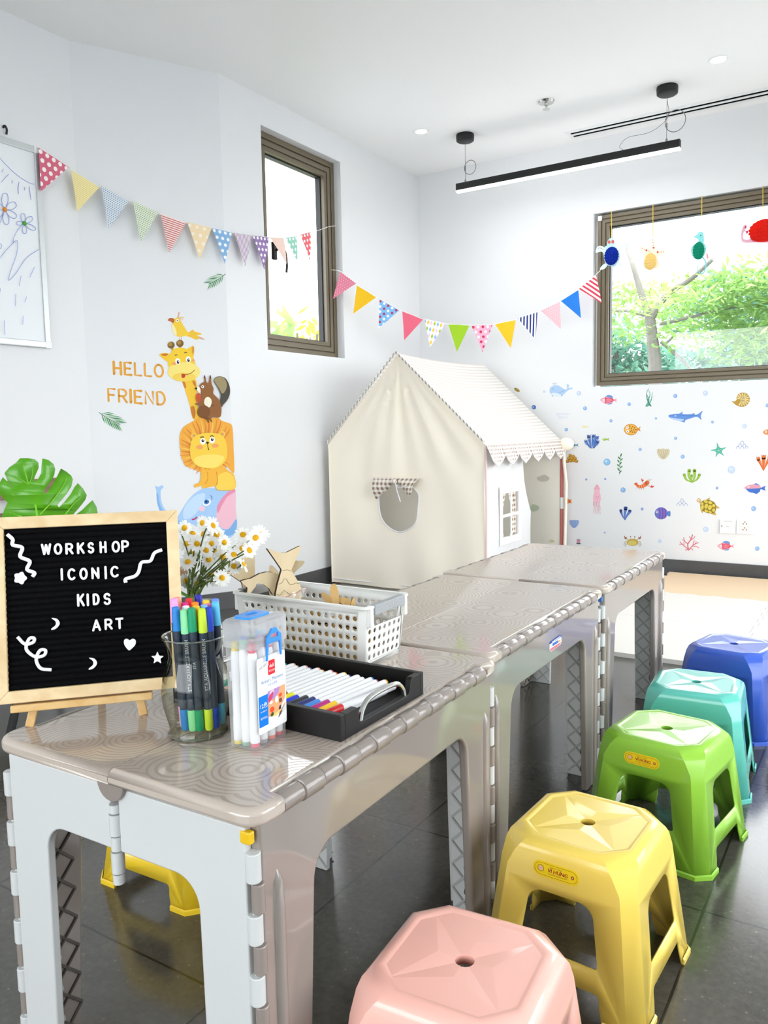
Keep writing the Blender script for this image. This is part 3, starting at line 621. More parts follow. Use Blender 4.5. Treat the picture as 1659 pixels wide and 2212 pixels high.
# ------------------------------------------------------------------ paper honeycomb hangings in the wide window
def hangings():
    Y = YB - 0.035
    fn = lambda px, py, w_: at_y(px, py, Y - w_)
    T = (1260, 380, 4.158)
    def body(A_, name, parent): return A_.build(name, parent, 0.7)
    def comb(c, rx_, rz_, col, dark, parent, depth=None):
        m = MB(); p = at_y(c[0], c[1], Y); n = 20; depth = depth or rx_ * 0.8
        k = 26
        for i in range(k):
            a = 2 * pi * i / k; vs = []; uv = []
            for j in range(n + 1):
                th = pi * j / n; r = math.sin(th) * (1.0 if j % 2 else 0.90); vs.append((p.x + rx_ * r * math.cos(a), p.y - 0.004 + depth * r * math.sin(a) , p.z + rz_ * math.cos(th)))
            b2 = 2 * pi * (i + 0.5) / k
            for j in range(n + 1):
                th = pi * j / n; r = math.sin(th) * (0.90 if j % 2 else 0.80); vs.append((p.x + rx_ * r * math.cos(b2), p.y - 0.004 + depth * r * math.sin(b2), p.z + rz_ * math.cos(th)))
            b3 = 2 * pi * (i + 1) / k
            for j in range(n + 1):
                th = pi * j / n; r = math.sin(th) * (1.0 if j % 2 else 0.90); vs.append((p.x + rx_ * r * math.cos(b3), p.y - 0.004 + depth * r * math.sin(b3), p.z + rz_ * math.cos(th)))
            fs = []
            for j in range(n): fs += [(j, j + 1, n + 2 + j, n + 1 + j), (n + 1 + j, n + 2 + j, 2 * n + 3 + j, 2 * n + 2 + j)]
            m.add(vs, fs)
        m.build('honeycomb_ball', paint(col, 0.7, 0.2, trans=0.45), parent, smooth=0)
    def cord(px, y0, y1, parent, topdx=0):
        m = MB(); m.tube([at_y(px + topdx, y0, Y + 0.03), at_y(px, y0 + 4, Y), at_y(px, y1, Y)], 0.0028, 6); m.build('hanging_cord', M_GOLD, parent)
    # turtle
    t = thing('paper_turtle', 'hanging paper sea turtle with dark blue honeycomb shell at the window corner', 'paper decoration', at_y(1320, 550, Y))
    A_ = Art(fn, T, 0.0004, 0.0)
    c = '#bfe0e6'
    A_.poly(c, [(180, 690), (190, 640), (225, 625), (290, 630), (325, 680), (330, 740), (300, 800), (262, 825), (245, 810), (200, 790)])
    A_.poly(c, [(215, 600), (225, 575), (255, 555), (278, 580), (285, 610), (275, 640), (220, 640)]); A_.poly('#d8eef0', [(112, 670), (130, 635), (165, 630), (200, 655), (190, 695), (160, 680), (115, 690)])
    A_.poly('#d8eef0', [(320, 650), (360, 610), (405, 598), (417, 615), (395, 640), (340, 660)]); A_.poly('#d8eef0', [(150, 830), (180, 795), (215, 780), (215, 805), (190, 835), (158, 842)]); A_.poly('#d8eef0', [(300, 790), (318, 765), (345, 805), (330, 808)])
    for q in ((232, 594), (265, 590)): A_.ell('#c8635c', q[0], q[1], 13, 16)
    for q in ((135, 650), (150, 646), (165, 650), (178, 660)): A_.ell('#b45a58', q[0], q[1], 4)
    body(A_, 'paper_body', t); comb((1260 + 255 / 4.158, 380 + 720 / 4.158), 0.050, 0.060, '#1238b0', '#0a1f70', t, 0.034); cord(1321, 457, 513, t)
    # starfish
    t = thing('paper_starfish', 'hanging cream paper starfish with yellow honeycomb belly in the window', 'paper decoration', at_y(1408, 560, Y))
    A_ = Art(fn, T, 0.0004, 0.0)
    A_.poly('#f3ead2', [(620, 545), (640, 590), (655, 655), (700, 660), (740, 670), (740, 690), (690, 715), (670, 740), (690, 800), (682, 835), (640, 830), (570, 840), (538, 810), (545, 730), (520, 680), (497, 640), (502, 620), (545, 630), (595, 650), (605, 590)], n=4)
    for q in ((625, 575), (626, 600), (628, 622), (530, 650), (548, 660), (700, 684), (718, 684), (550, 775)): A_.ell('#e0838a', q[0], q[1], 4.5)
    for q in ((631, 645), (567, 668), (668, 684)): A_.ell('#d0525c', q[0], q[1], 9)
    A_.stroke('#7a6a55', [(583, 672), (594, 682), (605, 674)], 2.5)
    body(A_, 'paper_body', t); comb((1260 + 604 / 4.158, 380 + 770 / 4.158), 0.040, 0.055, '#f9e29a', '#d8b94a', t, 0.03); cord(1410.5, 443, 511, t)
    # seahorse
    t = thing('paper_seahorse', 'hanging turquoise paper seahorse with green honeycomb belly in the window', 'paper decoration', at_y(1508, 540, Y))
    A_ = Art(fn, T, 0.0004, 0.0)
    A_.poly('#8fdcdc', [(988, 543), (1010, 535), (1030, 512), (1045, 500), (1075, 508), (1084, 545), (1086, 590), (1070, 605), (1035, 600), (1030, 570), (1000, 555)]); A_.poly('#9be3e0', [(1040, 595), (1080, 600), (1104, 640), (1095, 700), (1060, 745), (1035, 752), (990, 735), (968, 690), (978, 630)])
    A_.stroke('#7fd0d2', [(1075, 735), (1098, 770), (1100, 820), (1080, 868), (1055, 876), (1030, 850), (1026, 815), (1042, 795)], 15, taper=8); A_.poly('#f0a2ae', [(1105, 690), (1118, 700), (1126, 738), (1108, 742)]); A_.ell('#2d5e66', 1055, 535, 5)
    body(A_, 'paper_body', t); comb((1260 + 1036 / 4.158, 380 + 673 / 4.158), 0.036, 0.056, '#17a987', '#0b6f5a', t, 0.03); cord(1516, 424, 501, t)
    # whale
    t = thing('paper_whale', 'hanging pink paper whale with bright red honeycomb body at the photo edge', 'paper decoration', at_y(1640, 500, Y))
    A_ = Art(fn, T, 0.0004, 0.0)
    A_.poly('#eab3c6', [(1428, 470), (1440, 445), (1465, 436), (1470, 462), (1455, 490), (1478, 492), (1482, 512), (1466, 522), (1452, 500), (1440, 515), (1438, 560), (1470, 572), (1500, 560), (1520, 520), (1560, 470), (1640, 405), (1720, 410), (1790, 470), (1800, 540), (1750, 595), (1640, 600), (1540, 600), (1450, 602), (1420, 580), (1416, 520)], n=4)
    A_.poly('#e06878', [(1505, 560), (1525, 520), (1560, 500), (1700, 560), (1640, 590), (1560, 592), (1520, 585)])
    for q in ((1458, 460), (1472, 504)): A_.ell('#cf3f57', q[0], q[1], 10)
    body(A_, 'paper_body', t); comb((1260 + 1630 / 4.158, 380 + 490 / 4.158), 0.096, 0.068, '#ee2a1c', '#b01810', t, 0.04); cord(1648, 402, 470, t)
hangings()

# ------------------------------------------------------------------ stickers on the slanted wall
pan = lambda px, py, w_: at_pl(px, py, PA + PN * w_, PN)
ZP = (180, 640, 3.95)
GA = 'animal stickers stacked on the slanted wall'
def panel_art():
    # order from the bottom up so each sticker overlaps the one it stands on
    A = Art(pan, ZP, 0.00006, 0.0004)
    A.poly('#a7caf0', [(612, 1618), (640, 1626), (672, 1612), (684, 1630), (664, 1652), (660, 1700), (672, 1770), (700, 1820), (745, 1862), (800, 1880), (835, 1830), (880, 1760), (940, 1690), (1010, 1645), (1060, 1636), (1130, 1640), (1200, 1655), (1291, 1640), (1300, 1800), (1306, 1990), (1250, 2060), (1180, 2040), (1110, 1960), (1020, 1990), (960, 1960), (900, 1935), (830, 1955), (740, 1930), (668, 1860), (634, 1780), (624, 1700), (622, 1655)], n=4)
    A.poly('#86b3e6', [(624, 1690), (640, 1690), (655, 1780), (700, 1850), (760, 1900), (830, 1920), (800, 1945), (730, 1925), (668, 1860), (634, 1780)]); A.poly('#c3dcf6', [(860, 1810), (930, 1720), (1010, 1680), (1040, 1700), (1000, 1800), (930, 1880), (860, 1900)])
    A.poly('#f0bccb', [(1150, 1800), (1190, 1720), (1240, 1670), (1292, 1645), (1300, 1800), (1302, 1900), (1260, 1975), (1200, 1985), (1165, 1960), (1135, 1880)]); A.poly('#e58fae', [(1140, 1800), (1180, 1725), (1235, 1670), (1290, 1648), (1293, 1670), (1230, 1710), (1180, 1790), (1150, 1850)])
    A.poly('#7fb0e4', [(1170, 1990), (1240, 1985), (1305, 1900), (1306, 1990), (1270, 2035), (1210, 2040)]); A.ell('#f3c6da', 1012, 1812, 26, 24); A.ell('#ffffff', 1055, 1760, 36, 26, -30); A.ell('#3f7fc8', 1052, 1755, 24, 20, -30); A.ell('#17324f', 1048, 1752, 11); A.stroke('#3d5c8a', [(1085, 1700), (1098, 1715), (1095, 1735)], 5); A.stroke('#c03a6a', [(930, 1905), (950, 1900), (968, 1885)], 12)
    tag(A.build('elephant_sticker', rough=0.6), 'blue elephant sticker with pink ear at the bottom of the animal stack', 'wall sticker', GA)
    A = Art(pan, ZP, 0.00006, 0.0025)
    A.poly('#efa93c', [(945, 1060), (1000, 1025), (1080, 1040), (1150, 1035), (1180, 1062), (1235, 1080), (1272, 1115), (1282, 1300), (1288, 1500), (1255, 1485), (1215, 1450), (1120, 1480), (1010, 1500), (955, 1480), (870, 1445), (850, 1400), (835, 1370), (828, 1290), (820, 1210), (838, 1140), (868, 1105)], n=3)
    rr = random.Random(3)
    for i in range(44):
        a = i * 2 * pi / 44; r0 = 165; r1 = 235 + 25 * rr.random(); x, y = 1068 + math.cos(a) * r1, 1290 + math.sin(a) * r1 * 0.98
        if x > 1272: continue
        A.stroke(('#dd7d2f', '#f6c555', '#e5903a')[i % 3], [(1068 + math.cos(a) * r0, 1310 + math.sin(a) * r0 * 0.9), ((x + 1068 + math.cos(a) * r0) / 2 + 6, (y + 1310 + math.sin(a) * r0 * 0.9) / 2), (x, y)], 15, taper=4, n=3)
    A.poly('#f3b63d', [(1010, 1470), (1080, 1480), (1180, 1450), (1240, 1490), (1288, 1530), (1292, 1645), (1150, 1655), (1128, 1620), (1020, 1640), (1015, 1615), (955, 1632), (950, 1602), (990, 1588), (1005, 1530)], n=4)
    A.poly('#f8cf52', [(1150, 1530), (1220, 1500), (1280, 1540), (1290, 1640), (1160, 1650), (1130, 1625), (1150, 1600)], n=4); A.stroke('#d98a2c', [(1135, 1500), (1145, 1560), (1135, 1610)], 6); A.stroke('#d98a2c', [(1060, 1500), (1062, 1560), (1040, 1600)], 6)
    A.ell('#f3c24a', 945, 1190, 28); A.ell('#d99a5f', 945, 1190, 14); A.ell('#f3c24a', 1185, 1178, 28); A.ell('#d99a5f', 1185, 1178, 14)
    A.poly('#f5cb45', [(960, 1190), (1070, 1165), (1185, 1188), (1228, 1290), (1215, 1400), (1150, 1460), (1060, 1470), (960, 1440), (915, 1370), (915, 1260)]); A.poly('#f9dd6c', [(950, 1380), (1070, 1350), (1200, 1370), (1150, 1450), (1060, 1462), (970, 1440)])
    for x in (1020, 1100): A.ell('#ffffff', x, 1238 if x < 1050 else 1228, 24, 27); A.ell('#1c1c1c', x, 1232 if x < 1050 else 1222, 12, 14); A.ell('#ffffff', x + 3, 1226 if x < 1050 else 1216, 4)
    A.stroke('#3a2a18', [(1000, 1202), (1026, 1200)], 8, False); A.stroke('#3a2a18', [(1084, 1196), (1098, 1188), (1110, 1196)], 7); A.ell('#2a1c14', 1060, 1250, 12, 9); A.stroke('#2a1c14', [(1060, 1250), (1064, 1285), (1070, 1310)], 6); A.ell('#f0a35a', 992, 1288, 30, 18); A.ell('#f0a35a', 1125, 1275, 30, 18)
    tag(A.build('lion_sticker', rough=0.6), 'lion sticker with round ruffled orange mane sitting on the elephant', 'wall sticker', GA)
    A = Art(pan, ZP, 0.00006, 0.0012)
    A.poly('#f1c238', [(843, 715), (900, 725), (955, 705), (972, 780), (965, 860), (978, 960), (990, 1045), (935, 1045), (905, 920), (868, 800)], n=4)
    for q in ([(845, 725), (868, 735), (878, 780), (862, 775)], [(915, 950), (945, 940), (958, 990), (950, 1040), (932, 1030)], [(930, 720), (955, 730), (960, 770), (945, 760)]): A.poly('#c8792a', q)
    A.stroke('#d0a437', [(768, 470), (752, 430)], 20); A.stroke('#d0a437', [(828, 455), (826, 420)], 20); A.ell('#7d5c28', 749, 416, 31, 30); A.ell('#7d5c28', 825, 402, 31, 31); A.ell('#a98543', 742, 408, 18); A.ell('#a98543', 818, 394, 18)
    A.poly('#f3c52f', [(648, 497), (700, 484), (745, 500), (735, 560), (690, 540)]); A.poly('#c9762e', [(660, 498), (700, 488), (722, 495), (700, 510)]); A.poly('#f3c52f', [(870, 470), (910, 435), (942, 425), (946, 480), (930, 520)]); A.poly('#d99a3d', [(925, 440), (942, 430), (944, 475), (930, 490)])
    A.poly('#f4cb33', [(728, 600), (738, 510), (770, 452), (850, 440), (905, 470), (942, 530), (948, 600), (840, 640)]); A.ell('#f6e07b', 858, 645, 139, 84); A.ell('#f2cf55', 860, 690, 100, 38)
    for x, y in ((806, 555), (896, 540)): A.ell('#ffffff', x, y, 21, 27, -8); A.ell('#3a2616', x + 2, y + 6, 11, 16); A.ell('#ffffff', x + 5, y, 4)
    A.stroke('#4a331c', [(782, 505), (792, 499), (802, 502)], 6); A.stroke('#4a331c', [(862, 484), (872, 477), (884, 482)], 6); A.stroke('#7a4a22', [(838, 662), (880, 668), (925, 652), (948, 630)], 5); A.poly('#c33a2b', [(842, 664), (870, 666), (862, 695), (840, 692)]); A.ell('#f0a765', 775, 575, 20, 12); A.ell('#f0a765', 938, 548, 14, 10)
    tag(A.build('giraffe_sticker', rough=0.6), 'smiling yellow giraffe sticker with long neck rising behind the lion', 'wall sticker', GA)
    A = Art(pan, ZP, 0.00006, 0.0075)
    A.poly('#4a443a', [(1115, 725), (1130, 692), (1170, 683), (1215, 702), (1245, 757), (1252, 820), (1232, 880), (1195, 925), (1178, 945), (1166, 895), (1172, 840), (1150, 785)]); A.poly('#9c8d66', [(1118, 722), (1135, 694), (1170, 686), (1205, 702), (1225, 750), (1215, 800), (1185, 830), (1155, 780)])
    A.poly('#8f5d2f', [(985, 775), (1010, 740), (1032, 728), (1030, 690), (1038, 674), (1052, 732), (1068, 735), (1080, 672), (1090, 690), (1094, 742), (1112, 790), (1110, 830), (1155, 880), (1178, 950), (1168, 1030), (1105, 1032), (1085, 1045), (1020, 1040), (978, 990), (985, 935), (955, 918), (1000, 888), (1008, 830), (990, 810)], n=4)
    for q in ([(1032, 700), (1036, 674), (1044, 705)], [(1076, 700), (1083, 672), (1090, 702)]): A.poly('#211a14', q, False)
    A.poly('#f4ead6', [(965, 785), (985, 768), (1000, 800), (998, 830), (980, 815)]); A.ell('#16110d', 963, 786, 9); A.ell('#ffffff', 1018, 772, 12); A.ell('#16110d', 1017, 772, 6); A.poly('#f2ead2', [(1040, 870), (1070, 860), (1095, 890), (1085, 940), (1060, 945), (1032, 915)]); A.poly('#c4512b', [(965, 840), (985, 825), (1005, 845), (1000, 890), (978, 905), (962, 875)]); A.ell('#7a4c22', 1028, 985, 55, 55); A.stroke('#5d3819', [(1090, 940), (1098, 925), (1110, 935)], 6)
    A.stroke('#6a421d', [(1030, 1035), (1060, 1055), (1068, 1075)], 9); A.stroke('#6a421d', [(1048, 1035), (1082, 1050), (1095, 1068)], 9)
    tag(A.build('squirrel_sticker', rough=0.6), 'brown squirrel sticker with dark bushy tail on the lion mane', 'wall sticker', GA)
    A = Art(pan, ZP, 0.00006, 0.0006)
    A.stroke('#d99a5a', [(822, 340), (820, 372)], 4); A.stroke('#d99a5a', [(836, 340), (836, 370)], 4)
    A.poly('#eebf38', [(885, 315), (910, 300), (935, 284), (950, 300), (1002, 315), (1005, 328), (970, 335), (1008, 350), (1036, 371), (990, 362), (960, 370), (910, 348), (880, 340)], n=4); A.poly('#d9a6a2', [(985, 348), (1010, 352), (1036, 371), (1000, 365)])
    A.poly('#f3cc3e', [(772, 200), (800, 182), (826, 192), (836, 218), (856, 250), (882, 292), (905, 320), (880, 335), (830, 345), (785, 335), (760, 300), (753, 255), (764, 225)]); A.poly('#f7e9b0', [(760, 240), (780, 260), (795, 300), (795, 335), (770, 318), (755, 280)]); A.poly('#b8642e', [(775, 192), (738, 186), (721, 205), (742, 214), (760, 226), (774, 222)]); A.ell('#ffffff', 803, 207, 12); A.ell('#2a1a10', 802, 207, 5)
    A.stroke('#e8b0a4', [(808, 180), (812, 160), (816, 140)], 12); A.stroke('#eabf62', [(820, 184), (840, 178), (855, 182)], 8); A.stroke('#e8b0a4', [(822, 190), (840, 192), (850, 200)], 6)
    tag(A.build('bird_sticker', rough=0.6), 'yellow crested bird sticker perched on top of the giraffe', 'wall sticker', GA)
    for word, cx, y, hh, xs, lab in (('HELLO', 0, 798, 26, (246, 352), 'orange brush lettering sticker reading HELLO'), ('FRIEND', 0, 857, 27, (234, 356), 'orange brush lettering sticker reading FRIEND, under the other word')):
        A = Art(pan, (0, 0, 1), 0.0001, 0.0005); n = len(word); W_ = sum(FONT[c][0] for c in word) + 0.32 * (n - 1); k = (xs[1] - xs[0]) / W_; x = xs[0]
        for i, c in enumerate(word):
            tl = 0.085
            y0 = y - hh / 2 + (i - n / 2) * 1.4
            for st in FONT[c][1]: A.stroke('#e8a53c', [(x + p[0] * k + (0.5 - p[1]) * hh * 0.04, y0 + (1 - p[1]) * hh + p[0] * k * tl) for p in st], 5.6 if len(st) < 6 and st[0][0] == st[-1][0] else 4.4, False)
            x += (FONT[c][0] + 0.32) * k
        tag(A.build('lettering_sticker', rough=0.6), lab, 'wall sticker', 'greeting lettering on the slanted wall')
    def fern(px, py, ang, L, n, lab):
        A = Art(pan, (0, 0, 1), 0.0001, 0.0005); ca, sa = math.cos(ang), math.sin(ang); A.stroke('#3a7a4c', [(px, py), (px + ca * L * 0.5, py + sa * L * 0.5 + 2), (px + ca * L, py + sa * L)], 1.3)
        for i in range(n):
            f = 0.12 + 0.85 * i / n; bx, by = px + ca * L * f, py + sa * L * f; l = L * 0.5 * (1 - 0.45 * abs(f - 0.5))
            for s in (-1, 1): a = ang + s * (0.75 - 0.25 * f); A.poly(('#4f9a5c', '#2f7f5a', '#7cb66a')[(i + (s > 0)) % 3], [(bx, by), (bx + math.cos(a - s * .1) * l * .5, by + math.sin(a - s * .1) * l * .5), (bx + math.cos(a) * l, by + math.sin(a) * l), (bx + math.cos(a + s * .1) * l * .5, by + math.sin(a + s * .1) * l * .5)], True, 3)
        tag(A.build('fern_sticker', rough=0.6), lab, 'wall sticker', 'fern sticker pair on the slanted wall')
    fern(214, 891, 0.52, 52, 8, 'green fern leaf sticker below the FRIEND lettering'); fern(487, 592, 2.6, 42, 7, 'green fern leaf sticker high up beside the wall edge')
panel_art()
# ------------------------------------------------------------------ sea stickers on the back wall
bw = lambda px, py, w_: at_y(px, py, YB - w_)
Z8, Z6, Z7 = (1180, 820, 5.82), (1100, 810, 2.968), (1480, 820, 5.268)
GS = 'sea life stickers on the back wall'
def sea(T, name, label, fn_, group=GS):
    A = Art(bw, T, 0.00006, 0.0005); fn_(A); o = A.build(name, rough=0.6); tag(o, label, 'wall sticker', group); return o
def whale(A):
    A.poly('#a9c6e6', [(42, 130), (55, 97), (90, 76), (140, 71), (190, 95), (235, 126), (262, 112), (257, 76), (272, 50), (285, 82), (283, 106), (330, 100), (318, 120), (280, 131), (252, 155), (215, 190), (188, 206), (120, 211), (70, 206), (50, 175)]); A.poly('#d9e4f0', [(55, 180), (100, 165), (160, 180), (195, 200), (120, 210), (70, 205)])
    for q in ([(92, 60), (84, 46)], [(104, 56), (106, 38)], [(116, 58), (128, 44)]): A.stroke('#7f9cc4', q, 6)
    A.ell('#3a4c66', 85, 115, 5); A.stroke('#6f8db8', [(235, 126), (200, 150), (160, 165)], 4); A.poly('#6f8fbf', [(70, 195), (82, 200), (72, 212)]); A.poly('#6f8fbf', [(188, 195), (202, 202), (192, 210)])
sea(Z8, 'whale_sticker', 'pale blue spouting whale sticker above the tent roof', whale)
def redfish(A, dx=0, dy=0):
    P = lambda L: [(x + dx, y + dy) for x, y in L]
    A.ell('#6d93cf', 790 + dx, 225 + dy, 48, 32); A.ell('#6d93cf', 790 + dx, 288 + dy, 42, 26); A.poly('#ef9fb0', P([(680, 255), (712, 230), (760, 218), (830, 235), (850, 250), (884, 238), (880, 258), (885, 282), (850, 268), (825, 292), (755, 303), (712, 288)]), n=4)
    for q in ([(745, 225), (750, 300)], ): A.stroke('#b92b48', P(q), 9)
    for q in ([(752, 240), (790, 232), (835, 246)], [(752, 258), (800, 257), (850, 258)], [(752, 280), (790, 284), (830, 272)]): A.stroke('#d93650', P(q), 11)
    A.ell('#f6c9d0', 722 + dx, 262 + dy, 20); A.ell('#ffffff', 720 + dx, 254 + dy, 7); A.ell('#2a2430', 720 + dx, 254 + dy, 3)
sea(Z8, 'fish_sticker', 'pink striped fish sticker with blue fins below the wide window', redfish)
sea(Z8, 'fish_sticker', 'pink striped fish sticker with blue fins below the wall sockets', lambda A: redfish(A, 1472, 1835))
def kelp(A):
    for q, c in (([(1255, 332), (1292, 255), (1262, 180), (1284, 110)], '#5aa58e'), ([(1315, 332), (1282, 265), (1305, 190), (1283, 122)], '#4a957f'), ([(1275, 332), (1320, 255), (1328, 205), (1335, 155)], '#5aa58e'), ([(1298, 320), (1268, 240), (1262, 180), (1268, 140)], '#3f8a76')): A.stroke(c, q, 17, taper=4)
sea(Z8, 'seaweed_sticker', 'wavy green kelp sticker right below the wide window', kelp)
def squig(A):
    for q in ([(128, 440), (140, 422), (158, 430), (150, 452), (132, 448)], [(165, 445), (175, 425), (195, 440), (210, 422), (228, 438), (245, 425), (262, 440), (295, 428)], [(155, 485), (165, 462), (188, 468), (200, 485), (170, 492), (155, 485)], [(205, 480), (220, 465), (245, 480), (270, 468)]): A.stroke('#c3cfe6', q, 5)
sea(Z8, 'seaweed_sticker', 'very pale blue scribbled coral sticker beside the tent roof', squig)
def tiny(x, y, c, c2):
    def f(A): A.poly(c, [(x - 42, y), (x - 15, y - 17), (x + 18, y - 8), (x + 46, y - 18), (x + 38, y + 2), (x + 48, y + 18), (x + 18, y + 8), (x - 15, y + 17)], n=4); A.ell('#fbfbf5', x - 20, y - 4, 7); A.ell(c2, x - 20, y - 4, 3)
    return f
sea(Z8, 'fish_sticker', 'tiny pale yellow fish sticker above the blue coral', tiny(485, 592, '#e6dcae', '#6a6248')); sea(Z8, 'fish_sticker', 'tiny green fish sticker right of the blue coral', tiny(745, 752, '#97bd43', '#3c5a18')); sea(Z8, 'fish_sticker', 'tiny grey blue fish sticker left of the blue coral', tiny(357, 824, '#5c93b4', '#23455c'))
def coralfan(A):
    for (x0, y0), (x1, y1), w1_ in (((560, 862), (535, 720), 46), ((573, 862), (595, 715), 46), ((590, 862), (638, 735), 44), ((552, 860), (498, 785), 36), ((600, 860), (648, 792), 36)):
        mx, my = (x0 + x1) / 2 + (x1 - x0) * 0.05, (y0 + y1) / 2; A.stroke('#4c74bd', [(x0, y0), (mx + (x0 - mx) * 0.25, my), (x1, y1)], 9, taper=w1_)
        for k in (-1, 0, 1): A.stroke('#3a5fa8', [(x1 + k * w1_ * 0.36, y1 - 4), (x1 + k * w1_ * 0.45, y1 - 24)], 8, False); A.stroke('#9fb8e2', [(x1 + k * w1_ * 0.25, y1 + 8), (x1 + k * 2, y1 + 34)], 4, False)
sea(Z8, 'coral_sticker', 'blue fan coral sticker beside the tent post knob', coralfan)
def puffer(A):
    A.poly('#dd8f2f', [(1135, 610), (1160, 608), (1186, 588), (1176, 618), (1183, 650), (1158, 640), (1136, 645)]); A.ell('#c9761f', 1064, 628, 87, 72); A.ell('#e9b24a', 1064, 628, 80, 65)
    for x, y in ((1050, 585), (1085, 590), (1110, 605), (1070, 612), (1100, 632), (1128, 630), (1055, 655), (1085, 660), (1112, 660), (1040, 610), (1070, 640)): A.ell('#9b611d', x, y, 9)
    for x, y in ((1020, 605), (1024, 650)): A.ell('#ffffff', x, y, 17); A.ell('#3a2a18', x - 3, y, 6)
sea(Z8, 'fish_sticker', 'round spotted orange pufferfish sticker', puffer)
def pebbles(A):
    for x, y in ((300, 953), (338, 965), (283, 988), (322, 990), (362, 990), (268, 1026), (308, 1022), (345, 1018), (380, 1026)): A.ell('#8f6418', x, y, 21); A.ell('#c7952f', x - 2, y - 2, 16); A.ell('#e3bb62', x - 6, y - 6, 5)
sea(Z8, 'coral_sticker', 'mustard brown bubble coral sticker under the tent post knob', pebbles)
def sprig(A):
    A.stroke('#3c7a52', [(921, 1196), (926, 1100), (932, 1010), (941, 935)], 4)
    for x, y, a in ((940, 950, -70), (916, 985, 50), (945, 1005, -45), (908, 1026, 55), (932, 1054, -45), (908, 1080, 40), (941, 1100, -40), (908, 1128, 60), (930, 1160, -50)): A.ell(('#2f7d4f', '#4a9a55')[int(x) % 2], x, y, 23, 8, a)
sea(Z8, 'seaweed_sticker', 'slender green leafy sprig sticker beside the large bubble', sprig)
def squid(A):
    for k, x in enumerate((600, 618, 638, 656, 672)): A.stroke('#dc8fa2', [(x, 1525), (x - 8, 1570), (x + 6, 1610), (x - 6 + k * 2, 1650), (x - 4 + k * 4, 1690)], 9, taper=3)
    A.poly('#f3bccb', [(638, 1316), (662, 1345), (674, 1385), (668, 1395), (684, 1470), (676, 1530), (600, 1532), (591, 1470), (606, 1395), (602, 1385), (614, 1345)]); A.poly('#efa9bd', [(638, 1316), (662, 1345), (674, 1385), (640, 1375), (602, 1385), (614, 1345)])
    for x in (628, 655): A.ell('#5c3a46', x, 1475, 4)
    A.stroke('#b0657a', [(634, 1497), (642, 1502), (650, 1497)], 3)
sea(Z8, 'squid_sticker', 'tall pink squid sticker', squid)
def lobster(A):
    for q in ([(1185, 1355), (1165, 1380)], [(1205, 1355), (1195, 1382)], [(1225, 1348), (1228, 1378)], [(1150, 1345), (1138, 1372)], [(1275, 1275), (1285, 1245)], [(1290, 1270), (1320, 1255)], [(1215, 1300), (1208, 1265)], [(1270, 1335), (1320, 1342)]): A.stroke('#c4583a', q, 5, False)
    A.stroke('#e2703a', [(1148, 1335), (1185, 1345), (1230, 1330), (1270, 1295)], 32, taper=56); A.poly('#d85f2f', [(1150, 1335), (1125, 1330), (1105, 1310), (1128, 1295), (1145, 1300), (1150, 1320)])
    for q in ([(1172, 1325), (1170, 1358)], [(1195, 1325), (1200, 1362)], [(1220, 1318), (1230, 1352)]): A.stroke('#f3b583', q, 6, False)
    A.poly('#d6453a', [(1200, 1240), (1212, 1262), (1225, 1255), (1222, 1275), (1206, 1280), (1196, 1262)]); A.poly('#d6453a', [(1310, 1345), (1335, 1320), (1330, 1336), (1358, 1338), (1340, 1356), (1318, 1358)])
sea(Z8, 'lobster_sticker', 'orange red lobster sticker', lobster)
def tubes(A):
    for (x0, y0), (x1, y1), w_ in (((988, 1762), (938, 1655), 34), ((992, 1762), (1050, 1660), 40), ((988, 1764), (998, 1620), 46)): A.stroke('#5f7fc2', [(x0, y0), ((x0 + x1) / 2 - 6, (y0 + y1) / 2), (x1, y1)], 9, taper=w_); A.ell('#3d5a9e', x1, y1 - 10, w_ / 2 + 3, 15); A.ell('#24407d', x1, y1 - 12, w_ / 2 - 4, 9)
sea(Z8, 'coral_sticker', 'three blue tube corals on one sticker', tubes)
def scallop(c, c2, cx, cy, sx, sy):
    def f(A):
        A.poly(c, [(cx - 58 * sx, cy - 38 * sy), (cx - 36 * sx, cy - 48 * sy), (cx - 15 * sx, cy - 44 * sy), (cx, cy - 52 * sy), (cx + 18 * sx, cy - 44 * sy), (cx + 38 * sx, cy - 48 * sy), (cx + 60 * sx, cy - 36 * sy), (cx + 56 * sx, cy + 5 * sy), (cx + 28 * sx, cy + 42 * sy), (cx, cy + 54 * sy), (cx - 28 * sx, cy + 42 * sy), (cx - 55 * sx, cy + 5 * sy)], n=4)
        for k in range(-2, 3): A.stroke(c2, [(cx + k * 5 * sx, cy + 42 * sy), (cx + k * 16 * sx, cy), (cx + k * 22 * sx, cy - 36 * sy)], 4 * sx)
    return f
sea(Z8, 'shell_sticker', 'light blue scallop shell sticker beside the tent post', scallop('#98b1de', '#7390c8', 350, 1812, 1, 1)); sea(Z6, 'shell_sticker', 'beige ribbed scallop shell sticker', scallop('#d3c8a8', '#b0a27c', 987, 505, 0.68, 0.68))
sea(Z8, 'anemone_sticker', 'small dark pink sea anemone sticker just above the table end', lambda A: (A.ell('#d7a6b4', 405, 2032, 24, 26), [A.stroke('#a56a7c', [(405 + k * 7, 2035), (405 + k * 12, 2002)], 4, False) for k in (-2, -1, 0, 1, 2)], A.poly('#5a5766', [(378, 2050), (432, 2052), (430, 2070), (380, 2068)], False)))
